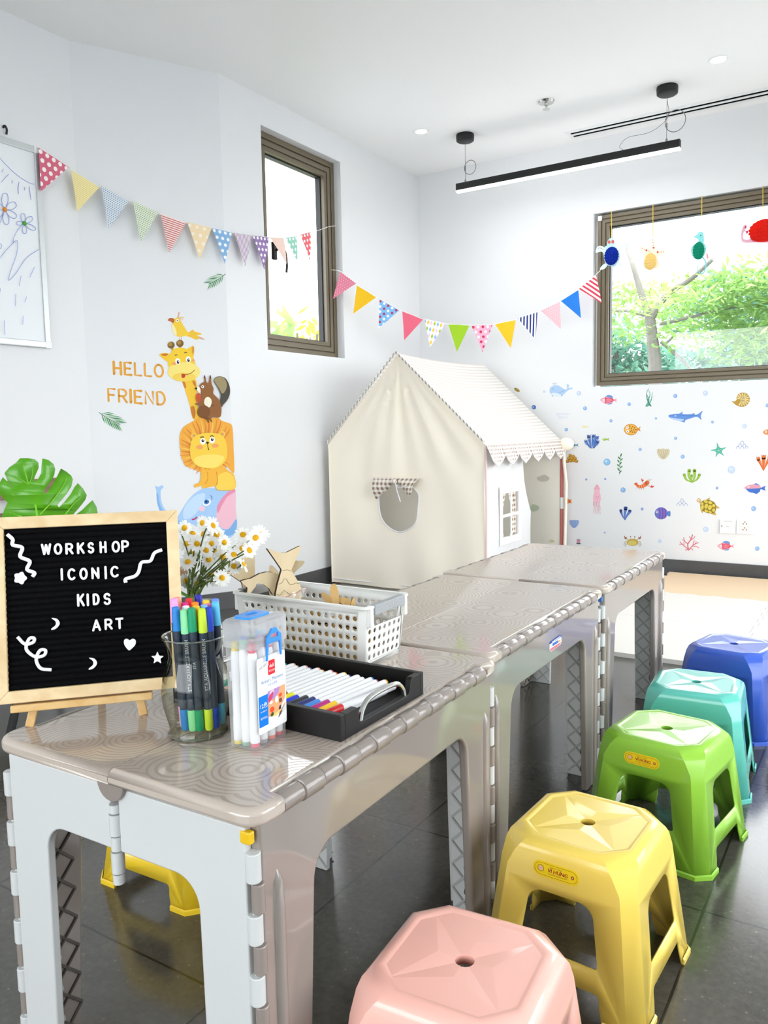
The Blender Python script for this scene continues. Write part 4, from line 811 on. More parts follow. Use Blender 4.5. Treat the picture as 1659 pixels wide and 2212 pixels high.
sea(Z8, 'fish_sticker', 'orange and white striped fish sticker half behind the tent post', lambda A: (A.poly('#df8a3a', [(215, 1530), (240, 1500), (270, 1492), (290, 1512), (318, 1502), (312, 1528), (320, 1556), (290, 1548), (265, 1565), (238, 1558)], n=4), A.stroke('#f6efe4', [(262, 1500), (258, 1562)], 10, False), A.stroke('#4a3a30', [(252, 1498), (248, 1564)], 4, False), A.stroke('#d9502c', [(290, 1515), (292, 1548)], 12, False)))
def crab(A):
    for s in (-1, 1):
        for q in ([(60, -8), (95, -5), (112, 35)], [(62, 5), (90, 12), (98, 48)], [(58, 18), (80, 26), (84, 56)]): A.stroke('#a9924c', [(1086 + s * x, 2045 + y) for x, y in q], 5)
        A.stroke('#a98a4f', [(1086 + s * 50, 2020), (1086 + s * 80, 1996)], 7, False); A.poly('#a5694b', [(1086 + s * 78, 2002), (1086 + s * 70, 1975), (1086 + s * 88, 1985), (1086 + s * 104, 1960), (1086 + s * 104, 1990), (1086 + s * 92, 2006)])
        A.stroke('#a98a4f', [(1086 + s * 24, 2005), (1086 + s * 26, 1978)], 4, False); A.ell('#8f6f4f', 1086 + s * 26, 1974, 7)
    A.ell('#c4a84e', 1086, 2046, 72, 46); A.ell('#d8c56a', 1080, 2056, 55, 30)
sea(Z8, 'crab_sticker', 'yellow brown crab sticker above the far table', crab)
def shark(A):
    A.poly('#6390d6', [(1022, 258), (1060, 250), (1090, 248), (1112, 234), (1112, 250), (1165, 251), (1186, 244), (1190, 254), (1212, 250), (1240, 229), (1228, 262), (1233, 289), (1206, 268), (1170, 276), (1130, 290), (1125, 304), (1098, 297), (1060, 288), (1030, 275)], n=3); A.poly('#b9cfee', [(1030, 273), (1070, 278), (1120, 286), (1100, 295), (1060, 287)])
    A.ell('#ffffff', 1066, 262, 4); A.ell('#22324c', 1066, 262, 2); A.stroke('#3d62a8', [(1022, 259), (1080, 256), (1150, 262), (1205, 260)], 2)
sea(Z6, 'shark_sticker', 'blue shark sticker swimming below the wide window', shark)
def ammonite(A):
    A.poly('#b8923a', [(530, 242), (560, 248), (588, 225), (590, 185), (620, 155), (660, 148), (705, 160), (732, 200), (735, 240), (710, 285), (670, 308), (625, 308), (580, 290), (550, 265)], n=4)
    for i in range(13): a = -2.9 + i * 0.42; A.stroke('#ead79a', [(655 + 26 * math.cos(a), 225 + 24 * math.sin(a)), (655 + 72 * math.cos(a), 228 + 72 * math.sin(a))], 9, taper=15)
    A.ell('#d7c187', 655, 218, 32, 30); A.stroke('#8a6a26', [(655, 218), (668, 212), (665, 198), (645, 196), (632, 215), (645, 240), (675, 240)], 4)
sea(Z7, 'shell_sticker', 'brown coiled ammonite shell sticker', ammonite)
sea(Z7, 'fish_sticker', 'small orange fish sticker cut by the right photo edge', lambda A: (A.poly('#e08a4a', [(886, 598), (910, 572), (950, 568), (985, 590), (1010, 575), (1006, 600), (1012, 622), (985, 606), (950, 626), (908, 624)], n=4), A.ell('#f7e6d8', 918, 594, 14), A.ell('#3a2a20', 918, 594, 5)))
def star5(A):
    pts = []
    for i, (x, y) in enumerate(((362, 718), (466, 772), (440, 868), (346, 881), (290, 803))):
        pts += [(x, y)]; n = ((362, 718), (466, 772), (440, 868), (346, 881), (290, 803))[(i + 1) % 5]; mx, my = (x + n[0]) / 2, (y + n[1]) / 2; pts += [(383 + (mx - 383) * 0.48, 806 + (my - 806) * 0.48)]
    A.poly('#4faf96', pts, n=4)
    for x, y in ((362, 718), (466, 772), (440, 868), (346, 881), (290, 803)): A.stroke('#8fd0bd', [(383, 806), (383 + (x - 383) * 0.72, 806 + (y - 806) * 0.72)], 6, taper=3)
sea(Z7, 'starfish_sticker', 'teal five-armed starfish sticker', star5)
def arcs(T, cx, cy, k, lab):
    def f(A):
        for x, y in ((0, -28), (-24, 4), (24, 4), (-50, 30), (0, 30), (50, 30)): A.stroke('#8a9ac8', [(cx + (x + 17 * math.cos(a)) * k, cy + (y + 4 - 26 * math.sin(a)) * k) for a in (0, .5, 1.05, 1.57, 2.1, 2.64, 3.14)], 5 * k)
    sea(T, 'wave_sticker', lab, f)
arcs(Z7, 650, 750, 1.0, 'blue scalloped line sticker, upper one right of the starfish'); arcs(Z6, 1108, 820, 0.52, 'blue scalloped line sticker, lower one between purple fish and turtle')
def firecoral(A):
    for x1, y1, w_ in ((832, 905, 42), (895, 885, 52), (962, 900, 46)):
        A.stroke('#e37a3f', [(890, 1035), ((890 + x1) / 2 - 2, 960), (x1, y1)], 8, taper=w_)
        for k in (-1, 0, 1): A.stroke('#e37a3f', [(x1 + k * w_ * .33, y1), (x1 + k * w_ * .42, y1 - 24)], 9, False)
        A.stroke('#b9532a', [(890, 1030), (x1, y1 + 10)], 4)
sea(Z7, 'coral_sticker', 'orange three-branched coral sticker at the right photo edge', firecoral)
def greenplant(A):
    for q, w_ in (([(1170, 688), (1135, 670), (1122, 640)], 17), ([(1168, 688), (1152, 650), (1154, 612)], 20), ([(1172, 688), (1188, 655), (1188, 612)], 20), ([(1174, 688), (1205, 668), (1220, 640)], 16), ([(1170, 688), (1168, 665), (1170, 645)], 15)): A.stroke('#7ba62f', q, 5, taper=w_ + 2); A.stroke('#9cc243', q, 3, taper=w_ - 3)
sea(Z6, 'seaweed_sticker', 'bright green fleshy water plant sticker', greenplant)
def bifish(A):
    A.poly('#3f6cc0', [(690, 1240), (740, 1240), (830, 1235), (860, 1232), (915, 1208), (905, 1238), (916, 1264), (862, 1248), (850, 1275), (830, 1290), (810, 1302), (780, 1290), (730, 1280)], n=4); A.poly('#4c76c6', [(780, 1200), (805, 1180), (845, 1200), (840, 1215)]); A.poly('#dd9aac', [(670, 1238), (710, 1205), (780, 1192), (840, 1205), (862, 1232), (780, 1240), (720, 1242)]); A.ell('#ffffff', 722, 1222, 9); A.ell('#28344c', 722, 1222, 4)
sea(Z7, 'fish_sticker', 'pink backed fish sticker with blue belly at the right', bifish)
def turtle(A):
    for q in ([(235, 1372), (282, 1342), (270, 1380), (245, 1400)], [(170, 1465), (195, 1520), (205, 1490), (195, 1455)], [(330, 1415), (392, 1462), (350, 1462), (320, 1450)], [(280, 1515), (345, 1546), (345, 1515), (310, 1490)]): A.poly('#c9a85a', q)
    A.poly('#d5b077', [(180, 1412), (150, 1398), (129, 1375), (150, 1350), (175, 1360), (184, 1392)]); A.ell('#ffffff', 152, 1370, 9); A.ell('#3a3020', 152, 1370, 4); A.poly('#8d7a24', [(180, 1400), (215, 1372), (280, 1372), (335, 1400), (352, 1450), (345, 1500), (300, 1525), (235, 1512), (185, 1480), (172, 1440)])
    for x, y, a, b_ in ((235, 1388, 24, 15), (285, 1400, 24, 17), (240, 1440, 20, 30), (282, 1455, 22, 30), (195, 1455, 17, 30), (325, 1435, 18, 20), (325, 1485, 18, 20), (240, 1495, 22, 14), (285, 1508, 20, 11), (194, 1412, 15, 15)): A.ell('#d9c452', x, y, a, b_, 20)
sea(Z7, 'turtle_sticker', 'yellow and olive sea turtle sticker above the sockets', turtle)
def purplefish(A):
    A.poly('#5a86c4', [(1008, 880), (1030, 872), (1034, 888), (1030, 907), (1006, 895)]); A.ell('#6a72c4', 974, 887, 42, 39)
    for x, h in ((962, 34), (980, 36), (998, 28)): A.stroke('#8a3f9c', [(x, 887 - h), (x + 6, 887), (x, 887 + h)], 6)
    A.ell('#ffffff', 948, 878, 8); A.ell('#22264a', 948, 878, 4)
sea(Z6, 'fish_sticker', 'round purple striped fish sticker', purplefish)
def redcoral(A):
    for q, w_ in (([(1150, 1122), (1145, 1085), (1165, 1055), (1175, 1025)], 8), ([(1147, 1085), (1125, 1065), (1118, 1042)], 6), ([(1150, 1118), (1120, 1095), (1095, 1070)], 6), ([(1120, 1095), (1120, 1070)], 5), ([(1108, 1085), (1092, 1085)], 5), ([(1152, 1122), (1175, 1095), (1200, 1080), (1212, 1075)], 6), ([(1178, 1093), (1182, 1070), (1190, 1062)], 5), ([(1175, 1098), (1200, 1100), (1215, 1108)], 5), ([(1162, 1060), (1185, 1045), (1190, 1035)], 5), ([(1165, 1050), (1155, 1035)], 5), ([(1150, 1120), (1128, 1122)], 5), ([(1165, 1112), (1178, 1122)], 5), ([(1125, 1065), (1108, 1055)], 4), ([(1190, 1085), (1200, 1068)], 4)): A.stroke('#dc7182', q, w_, taper=w_ * .8)
sea(Z6, 'coral_sticker', 'branching coral red coral sticker above the skirting', redcoral)
for k, (T, x, y, r, c) in enumerate(((Z8, 410, 172, 28, 0), (Z8, 488, 362, 25, 1), (Z8, 252, 628, 22, 1), (Z8, 813, 518, 20, 1), (Z8, 1042, 310, 22, 1), (Z8, 1378, 488, 15, 1), (Z8, 1180, 878, 20, 1), (Z8, 763, 1037, 43, 2), (Z8, 503, 1255, 14, 3), (Z8, 741, 1250, 14, 3), (Z8, 966, 1388, 32, 1), (Z8, 1205, 1627, 18, 3), (Z8, 735, 1923, 11, 3), (Z8, 256, 1252, 17, 0), (Z6, 224, 106, 9, 0),
        (Z6, 1065, 134, 13, 1), (Z6, 1258, 117, 16, 0), (Z6, 1303, 302, 9, 1), (Z6, 1508, 328, 15, 0), (Z6, 1112, 524, 13, 1), (Z6, 1425, 608, 24, 0), (Z6, 1332, 725, 9, 3), (Z6, 1567, 857, 16, 1), (Z6, 1260, 990, 17, 0), (Z6, 965, 1065, 12, 0), (Z6, 1590, 1113, 14, 1), (Z6, 1656, 195, 12, 1), (Z6, 1067, 406, 10, 1))):
    near = ('right of the whale', 'between the whale and the tent roof', 'beside the tent roof slope', 'above the pufferfish', 'between striped fish and kelp', 'left of the shark', 'under the pufferfish', 'largest one left of the sprig', 'above the squid left side', 'above the squid right side', 'left of the lobster', 'left of the purple fish', 'small one beneath the tube corals', 'half behind the tent post', 'left of the whale',
            'right of the kelp', 'left of the ammonite', 'under the shark tail', 'under the ammonite', 'right of the beige shell', 'right of the green plant', 'left of the blue bellied fish', 'right of the turtle', 'above the lower striped fish', 'beside the crab', 'right of the lower striped fish', 'at the right photo edge', 'above the beige shell')[k]
    c1, c2, c3 = (('#c5d4ec', '#b3c5e4', '#d8e2f2'), ('#8fb4e2', '#6f98d2', '#b5cdec'), ('#8cc0e2', '#6aa6d4', '#c3e0f0'), ('#90a4d8', '#7488c6', '#aebce4'))[c]
    sea(T, 'bubble_sticker', '%s blue bubble sticker %s' % (('pale', 'clear', 'large sky', 'small')[c], near), lambda A: (A.ell(c2, x, y, r), A.ell(c1, x, y, r * 0.86), A.ell(c3, x - r * 0.25, y - r * 0.25, r * 0.35)), 'bubble stickers on the back wall')
sea(Z6, 'shell_sticker', 'olive shell sticker peeking over the tent roof', lambda A: (A.poly('#a5924c', [(30, 85), (45, 82), (65, 96), (66, 108), (50, 108), (36, 98)]), A.stroke('#6a5c28', [(38, 90), (58, 104)], 3)))
sea(Z6, 'fish_sticker', 'dark blue fish sticker peeking over the tent roof', lambda A: (A.poly('#4c6db4', [(145, 200), (158, 192), (170, 200), (170, 216), (156, 220), (146, 212)]), A.ell('#9fb8e6', 154, 206, 5)))

# ------------------------------------------------------------------ play tent
M_CLOTHB = paint('#fefaee', 0.9, 0.1, trans=0.25, name='thin_cream_canvas')
M_CLOTH = paint('#fdf4e3', 0.9, 0.1, bump=0.12, bscale=9, trans=0.0, name='cream_canvas')
M_CLOTH2 = paint('#fbfbfd', 0.9, 0.1, bump=0.1, bscale=12, trans=0.3, name='white_canvas')
M_ROOF = pat_stripes('beige_striped_canvas', '#fdfcfa', '#efe8df', 0.030, 0.38, pi / 2, trans=0.30)
M_GING = pat_check('brown_gingham', '#f4ece0', '#8f7564', 0.030)
M_PINK = paint('#d07a74', 0.6, 0.3, name='salmon_pole')
def tent():
    y0, y1, xl, xr, xa, ze, za = 4.2, 5.43, -3.085, -1.965, -2.548, 0.910, 1.458
    t = thing('play_tent', 'white fabric play house tent with striped roof in the room corner', 'play tent', ((xl + xr) / 2, (y0 + y1) / 2, 0))
    gable = [(xl, 0.006), (xr, 0.006), (xr, ze), (xa, za), (xl, ze)]
    hole = [(-2.700, 0.600), (-2.645, 0.655), (-2.560, 0.665), (-2.470, 0.650), (-2.415, 0.605), (-2.418, 0.520), (-2.430, 0.440), (-2.470, 0.395), (-2.555, 0.365), (-2.640, 0.395), (-2.690, 0.450), (-2.705, 0.520)]
    rw = random.Random(5)
    def wrinkle(u, v, y, k=1.0):
        d = 0.0
        for a, b_, f, am in ((0.0, 1, 22, .0035), (.35, .9, 17, .004), (-.5, .86, 13, .004), (.9, .4, 9, .003)): d += am * math.sin((u * (b_) + v * a) * f + a * 7)
        # folds hanging from the ridge, and a sag between the poles
        ang = math.atan2(u - xa, za + 0.02 - v); d += 0.012 * math.sin(ang * 26) * smoothstep(0.0, 0.25, za - v) * smoothstep(0.95, 0.35, za - v)
        return y + k * (d + 0.012)
    def cloth(poly, holes, fn, nx):
        """a fine sheet cut to an outline, so folds can run through it"""
        xs = [p[0] for p in poly]; zs = [p[1] for p in poly]; m = MB(); a, b_ = min(xs), max(xs); c, d = min(zs), max(zs); N = nx; M = int(nx * (d - c) / (b_ - a))
        bm = bmesh.new(); vs = [bm.verts.new((p[0], p[1], 0)) for p in poly]; es = [bm.edges.new((vs[i], vs[(i + 1) % len(vs)])) for i in range(len(vs))]
        for h in holes:
            hv = [bm.verts.new((p[0], p[1], 0)) for p in h]; es += [bm.edges.new((hv[i], hv[(i + 1) % len(hv)])) for i in range(len(hv))]
        bmesh.ops.triangle_fill(bm, use_beauty=True, use_dissolve=False, edges=bm.edges[:])
        for k in range(1, N): bmesh.ops.bisect_plane(bm, geom=bm.verts[:] + bm.edges[:] + bm.faces[:], plane_co=(a + (b_ - a) * k / N, 0, 0), plane_no=(1, 0, 0))
        for k in range(1, M): bmesh.ops.bisect_plane(bm, geom=bm.verts[:] + bm.edges[:] + bm.faces[:], plane_co=(0, c + (d - c) * k / M, 0), plane_no=(0, 1, 0))
        bm.verts.index_update(); m.add([fn(v.co.x, v.co.y) for v in bm.verts], [tuple(v.index for v in f.verts) for f in bm.faces], 0, [(v.co.x, v.co.y) for v in bm.verts]); bm.free(); return m
    ch = crom(hole, True, 4)
    o = cloth(gable, [ch], lambda u, v: Vector((u, wrinkle(u, v, y0), v)), 46).build('gable_wall', M_CLOTH, t, smooth=60, recalc=False)
    m = MB(); m.tube([(p[0], wrinkle(p[0], p[1], y0) - 0.002, p[1]) for p in ch], 0.0045, 6, closed=True); m.build('window_piping', M_CLOTH2, o)
    m = MB(); m.tube([(xl, wrinkle(xl, .03, y0), 0.03), (-2.5, wrinkle(-2.5, .03, y0), 0.028), (xr, wrinkle(xr, .03, y0), 0.03)], 0.004, 6); m.build('hem', M_CLOTH2, o)
    # rolled gingham blind over the gable window: two gathered wings meeting in a knot
    m = MB(); yb = y0 - 0.002
    for s, L in ((-1, 0.172), (1, 0.172)):
        N = 10; vs = []; uv = []; fs = []
        for i in range(N + 1):
            f = i / N; x = xa - 0.012 + s * L * (f if s < 0 else 0.94 * f); top = 0.697 + 0.004 * (s > 0); drop = 0.014 + 0.118 * f if s < 0 else 0.014 + 0.100 * (f / 0.82 if f < 0.82 else 1 - (f - 0.82) * 2.6)
            for j in range(5): g = j / 4; vs.append(Vector((x - s * (0.018 if s < 0 else 0.05) * g * f, yb - 0.028 * math.sin(g * pi) * (0.6 + 0.4 * f) - 0.004, top - drop * g))); uv.append((x, top - drop * g * 1.0))
        for i in range(N):
            for j in range(4): fs.append((i * 5 + j, i * 5 + j + 1, i * 5 + j + 6, i * 5 + j + 5))
        m.add(vs, fs, 0, uv)
    m.bb((xa - 0.187, yb - 0.006, 0.692), (xa + 0.163, yb - 0.001, 0.704)); m.ball((xa - 0.012, yb - 0.02, 0.682), (0.022, 0.018, 0.016))
    o2 = m.build('gingham_blind', M_GING, t, smooth=60, recalc=False); m = MB()
    m.tube(crom([(xa - 0.005, yb - 0.03, 0.68), (xa + 0.01, yb - 0.032, 0.62), (xa + 0.03, yb - 0.03, 0.56)], False, 5), 0.004, 6); m.tube(crom([(xa - 0.015, yb - 0.03, 0.68), (xa + 0.025, yb - 0.03, 0.645), (xa + 0.06, yb - 0.028, 0.66)], False, 5), 0.0025, 6); m.build('tie_ribbon', M_CLOTH2, o2)
    # the other three walls
    o = cloth(gable, [], lambda u, v: Vector((u, y1 + (wrinkle(u, v, 0) - 0.012) * 0.6, v)), 16).build('back_wall', M_CLOTHB, t, smooth=60, recalc=False)
    def showthrough(c, pts): A = Art(lambda px, py, w_: at_y(px, py, y1 - 0.012 - w_), (940, 880, 5.184), 0.0002, 0.0); A.poly(c, pts); A.build('sticker_showthrough', o, 0.9)  # tints painted on the canvas as wall stickers behind it showing through
    showthrough('#cfc9bd', [(1140, 790), (1190, 765), (1230, 755), (1280, 790), (1260, 820), (1210, 830), (1160, 815)]); showthrough('#bfcab0', [(1065, 1125), (1100, 1085), (1160, 1110), (1150, 1150), (1090, 1165)]); showthrough('#d6c8a4', [(1280, 1495), (1300, 1480), (1330, 1490), (1330, 1510), (1285, 1510)])
    m = MB(); m.plate([(y0, 0.006), (y1, 0.006), (y1, ze), (y0, ze)], [], 0, lambda u, v, w_: Vector((xl + 0.01 * math.sin(u * 14), u, v))); m.build('far_side_wall', M_CLOTHB, t, smooth=60, recalc=False)
    # open front side: wall strip with a curtained window, its free edge drawn back
    S = lambda py_, zz: (py_, zz)
    strip = [(y0 + 0.012, 0.006), (4.905, 0.006), (4.895, 0.27), (4.905, 0.45), (4.835, 0.58), (4.80, 0.66), (4.785, 0.78), (4.80, ze - 0.01), (y0 + 0.012, ze - 0.01)]
    win = R4(4.41, 4.66, 0.335, 0.605)
    fx = lambda u, v: Vector((xr + 0.008 * math.sin(u * 30 + v * 6) + 0.006 * math.sin(u * 13), u, v))
    o = cloth(strip, [win], fx, 26).build('door_side_wall', M_CLOTH2, t, smooth=60, recalc=False)
    m = MB(); m.plate(R4(4.372, 4.70, 0.295, 0.645), [R4(4.41, 4.53, 0.335, 0.46), R4(4.545, 4.66, 0.335, 0.46), R4(4.41, 4.53, 0.478, 0.605), R4(4.545, 4.66, 0.478, 0.605)], 0.004, lambda u, v, w_: Vector((xr + 0.014 + w_, u, v))); m.build('window_muntins', paint('#fbfbf8', 0.85, 0.1, name='white_felt'), o, smooth=0)
    for s, (a, b_) in ((-1, (4.40, 4.52)), (1, (4.55, 4.665))):
        for (za_, zb_) in ((0.61, 0.47), (0.47, 0.33)):
            m = MB(); vs = []; uv = []; fs = []; N = 8
            for i in range(N + 1):
                f = i / N; z = za_ + (zb_ - za_) * f; full = 1 - (0.55 * f if za_ > 0.5 else 0.35 * math.sin(f * pi) + 0.2)
                for j in range(6): g = j / 5; w_ = (b_ - a) * full; u = (a + w_ * g) if s < 0 else (b_ - w_ * g); vs.append(Vector((xr - 0.006 + 0.006 * math.sin(g * 12), u, z))); uv.append((g * 0.12, z))
            for i in range(N):
                for j in range(5): fs.append((i * 6 + j, i * 6 + j + 1, i * 6 + j + 7, i * 6 + j + 6))
            m.add(vs, fs, 0, uv); m.build('gingham_curtain', M_GING, o, smooth=60, recalc=False)
    # roof in two slopes, with a scalloped valance on the open side
    N, Mx = 26, 18
    def slope(x_e, name, over):
        m = MB(); vs = []; uv = []; fs = []; L = math.hypot(x_e - xa, za - ze)
        for i in range(Mx + 1):
            for j in range(N + 1):
                f = i / Mx; g = j / N; y = y0 - 0.02 + (y1 + 0.02 - y0) * g; sag = -0.012 * math.sin(f * pi) * math.sin(g * pi); vs.append(Vector((xa + (x_e - xa) * f * over, y, za + 0.006 + (ze - za) * f * over + sag - 0.018 * math.sin(g * pi) * (1 - f)))); uv.append((y, L * f))
        for i in range(Mx):
            for j in range(N): a = i * (N + 1) + j; fs.append((a, a + 1, a + N + 2, a + N + 1))
        m.add(vs, fs, 0, uv); return m.build(name, M_ROOF, t, smooth=60, recalc=False)
    slope(xl, 'roof_slope', 1.0); o = slope(xr, 'roof_slope', 1.03)
    m = MB(); ns = 6; pts = 10; vs = []; uv = []; fs = []; ex, ez = xa + (xr - xa) * 1.03, za + 0.006 + (ze - za) * 1.03
    for k in range(ns * pts + 1):
        g = k / (ns * pts); y = y0 - 0.02 + (y1 + 0.02 - y0) * g; ph = (k % pts) / pts; d = 0.056 + 0.064 * math.sin(ph * pi) ** 0.55
        for j in range(4): q = j / 3; vs.append(Vector((ex + 0.030 * q + 0.012 * math.sin(g * 2 * pi * ns) * q, y, ez - d * q))); uv.append((y, d * q))
    for k in range(ns * pts):
        for j in range(3): a = k * 4 + j; fs.append((a, a + 1, a + 5, a + 4))
    m.add(vs, fs, 0, uv); m.build('scalloped_valance', pat_check('small_gingham', '#f6f1ea', '#a38d80', 0.022), o, smooth=60, recalc=False)
    m = MB(); m.tube([vs[k * 4 + 3] for k in range(ns * pts + 1)], 0.004, 5); m.build('valance_binding', M_CLOTH2, o)
    m = MB(); m.tube([(xa + (xr - xa) * f, y0 - 0.012, za + 0.010 + (ze - za) * f) for f in (0, .25, .5, .75, 1.0)], 0.006, 6); m.tube([(xa + (xl - xa) * f, y0 - 0.012, za + 0.010 + (ze - za) * f) for f in (0, .5, 1.0)], 0.006, 6); m.build('gable_edge_binding', pat_stripes('grey_ticking', '#e9e5de', '#8f8a86', 0.014, 0.5, 0.9), t)
    m = MB(); m.tube([(xr + 0.004, y0 + 0.006, 0.01), (xr + 0.007, y0 + 0.006, 0.5), (xr + 0.004, y0 + 0.006, ze - 0.01)], 0.006, 8); m.build('pole_showthrough', paint('#ecd2cf', 0.8, 0.1, name='pole_showthrough_pink'), t)  # added strip, coloured like the pink pole showing through the cloth
    for i, (x, y) in enumerate(((xr + 0.012, y1 + 0.02), (xr - 0.036, y0 + 0.042), (xl + 0.03, y0 + 0.042), (xl + 0.03, y1 - 0.03))):
        m = MB(); r = 0.013
        m.tube([(x, y, 0.0), (x, y, ze + 0.0)], r, 12); o = m.build('pole', M_PINK, t)
        m = MB(); m.tube([(x, y, 0.42), (x, y, 0.50)], r * 1.12, 12); m.build('pole_joint', M_WHITEP, o)
        if i == 0: m = MB(); m.ball((x + 0.03, y, ze - 0.035), (0.055, 0.05, 0.048)); m.tube([(x + 0.016, y - .016, ze - 0.03), (x + 0.022, y - .018, 0.75), (x + 0.036, y - .012, 0.6), (x + 0.03, y - .012, 0.3), (x + 0.026, y - .014, 0.01)], 0.012, 8); m.build('rolled_door_flap', M_CLOTH, t)
tent()
# ------------------------------------------------------------------ folding plastic tables
def table_mat():
    t = NT('taupe_plastic_top'); c = t.obj()
    vo = t.n('ShaderNodeTexVoronoi', i_Scale=7.5); vo.inputs['Randomness'].default_value = 1.0; mp = t.n('ShaderNodeMapping'); mp.inputs['Scale'].default_value = (1, 1, 0); t.l(c, mp.inputs[0]); t.l(mp.outputs[0], vo.inputs['Vector'])
    ph = t.math('MULTIPLY', vo.outputs['Distance'], 16.0); wv = t.math('FRACT', ph); ln = t.math('LESS_THAN', wv, 0.36)
    ge = t.n('ShaderNodeNewGeometry'); sp = t.n('ShaderNodeSeparateXYZ'); t.l(ge.outputs['Normal'], sp.inputs[0]); ln = t.math('MULTIPLY', ln, t.math('GREATER_THAN', sp.outputs[2], 0.985))
    t.l(t.mix(ln, lin('#bdb0a4'), lin('#a99c91')), t.b.inputs['Base Color'])
    t.l(t.math('MULTIPLY_ADD', ln, 0.12, 0.06), t.b.inputs['Roughness']); t.b.inputs['Specular IOR Level'].default_value = 0.85
    bp = t.n('ShaderNodeBump', i_Strength=0.06, i_Distance=0.0005); t.l(ln, bp.inputs['Height']); t.l(bp.outputs[0], t.b.inputs['Normal'])
    return t.m
M_TTOP = table_mat(); M_TSIDE = paint('#8f867f', 0.07, 0.9, name='taupe_plastic_side'); M_TDARK = paint('#8d837c', 0.15, 0.6, name='taupe_plastic_hinge')
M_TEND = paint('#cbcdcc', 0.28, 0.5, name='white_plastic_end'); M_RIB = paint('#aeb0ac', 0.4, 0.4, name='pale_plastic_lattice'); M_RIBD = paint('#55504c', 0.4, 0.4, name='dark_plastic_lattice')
TW, TL, TH = 0.515, 0.735, 0.55
def build_table(first=True):
    t = thing('folding_table', '', 'table', (0, 0, 0), 'folding plastic tables in a row', local=True); hx, hy = TW / 2, TL / 2
    kin = hx - 0.026                                  # the leaf is notched here for the hinge
    for s in (-1, 1):
        out = [(0.0006, -hy)] + arc(hx - 0.03, -hy + 0.03, 0.03, -90, 0, 6) + [(hx, -hy + 0.058), (kin, -hy + 0.060), (kin, hy - 0.060), (hx, hy - 0.058)] + arc(hx - 0.03, hy - 0.03, 0.03, 0, 90, 6) + [(0.0006, hy)]
        m = MB(); m.plate(out, [], 0.026, lambda u, v, w_: Vector((s * u, v, TH - 0.026 + w_)))
        o = m.build('tabletop_leaf', M_TTOP, t, smooth=40, bevel=0.0115, bseg=4)
        o.modifiers['round'].limit_method = 'WEIGHT'; me = o.data; bw_ = me.attributes.new('bevel_weight_edge', 'FLOAT', 'EDGE')
        for e_ in me.edges:
            a, b_ = (me.vertices[i].co for i in e_.vertices)
            wt = 0.0 if abs(a.z - b_.z) > 0.01 else 0.08 if max(abs(a.x), abs(b_.x)) < 0.002 else 0.2 if abs(abs(a.x) - kin) < 0.002 or abs(abs(b_.x) - kin) < 0.002 else 1.0
            bw_.data[e_.index].value = wt
        m = MB(); n = 14; y0 = -hy + 0.061; L = 2 * (hy - 0.061) / n
        prof = []
        for k in range(n): r = 0.0154 if k % 2 else 0.0138; prof += [(r * 0.80, k * L), (r * 0.98, k * L + 0.0012), (r, k * L + 0.003), (r, k * L + L - 0.003), (r * 0.98, k * L + L - 0.0014)]
        m.lathe(prof, 16, (s * (hx - 0.0155), y0, TH - 0.0165), ax=(0, 1, 0))
        m.build('hinge_teeth', M_TDARK, o)
        for e in (-1, 1):
            if s == 1:
                m = MB(); pts = [(0.030, 0.0)] + arc(0.002, 0.0, 0.026, 0, -180, 10) + [(-0.024, 0.0)]
                m.plate(pts, [], 0.022, lambda u, v, w_: Vector((u, e * (hy - 0.001 - w_), TH - 0.018 + v))); m.build('hinge_tab', M_TDARK, o, smooth=50, bevel=0.002)
    # long sides with their arch
    yo = hy - 0.020
    outer = [(-yo, 0.0), (-yo, TH - 0.02), (yo, TH - 0.02), (yo, 0.0), (0.262, 0.0)] + [(0.250, 0.20)] + arc(0.195, 0.396, 0.042, 0, 90, 7) + arc(-0.195, 0.396, 0.042, 90, 180, 7) + [(-0.250, 0.20), (-0.262, 0.0)]
    def lattice(m, x0, x1, z0, z1, pitch, put):
        """diagonal ribs clipped to a leg's rectangle"""
        for sg in (-1, 1):
            k = -12
            while k < 26:
                c = z0 + k * pitch; P = []
                za, zb = c + sg * 0, c + sg * (x1 - x0)
                # line z = c + sg*(x-x0), clipped to z0..z1
                xa_, xb_ = x0, x1
                def zx(x): return c + sg * (x - x0)
                lo, hi = sorted((zx(x0), zx(x1)))
                if hi > z0 and lo < z1:
                    def xz(z): return x0 + sg * (z - c)
                    pa = (x0, zx(x0)); pb = (x1, zx(x1)); cl = []
                    for (x, z) in (pa, pb):
                        if z < z0: x, z = xz(z0), z0
                        if z > z1: x, z = xz(z1), z1
                        cl.append((x, z))
                    if math.hypot(cl[0][0] - cl[1][0], cl[0][1] - cl[1][1]) > 0.004: m.tube([put(*cl[0]), put(*cl[1])], 0.0030, 4)
                k += 1
    def teeth(m, xy, z0, r):
        # a column of hinge teeth on one thin pin
        prof = [(0.003, z0 - 0.004)]
        for k in range(7):
            z = z0 + k * 0.080
            if z + 0.038 < TH - 0.02: prof += [(0.003, z), (r * .9, z + 0.0003), (r, z + 0.0015), (r, z + 0.0365), (r * .9, z + 0.0377), (0.003, z + 0.038)]
        m.lathe(prof, 12, (xy[0], xy[1], 0.0))
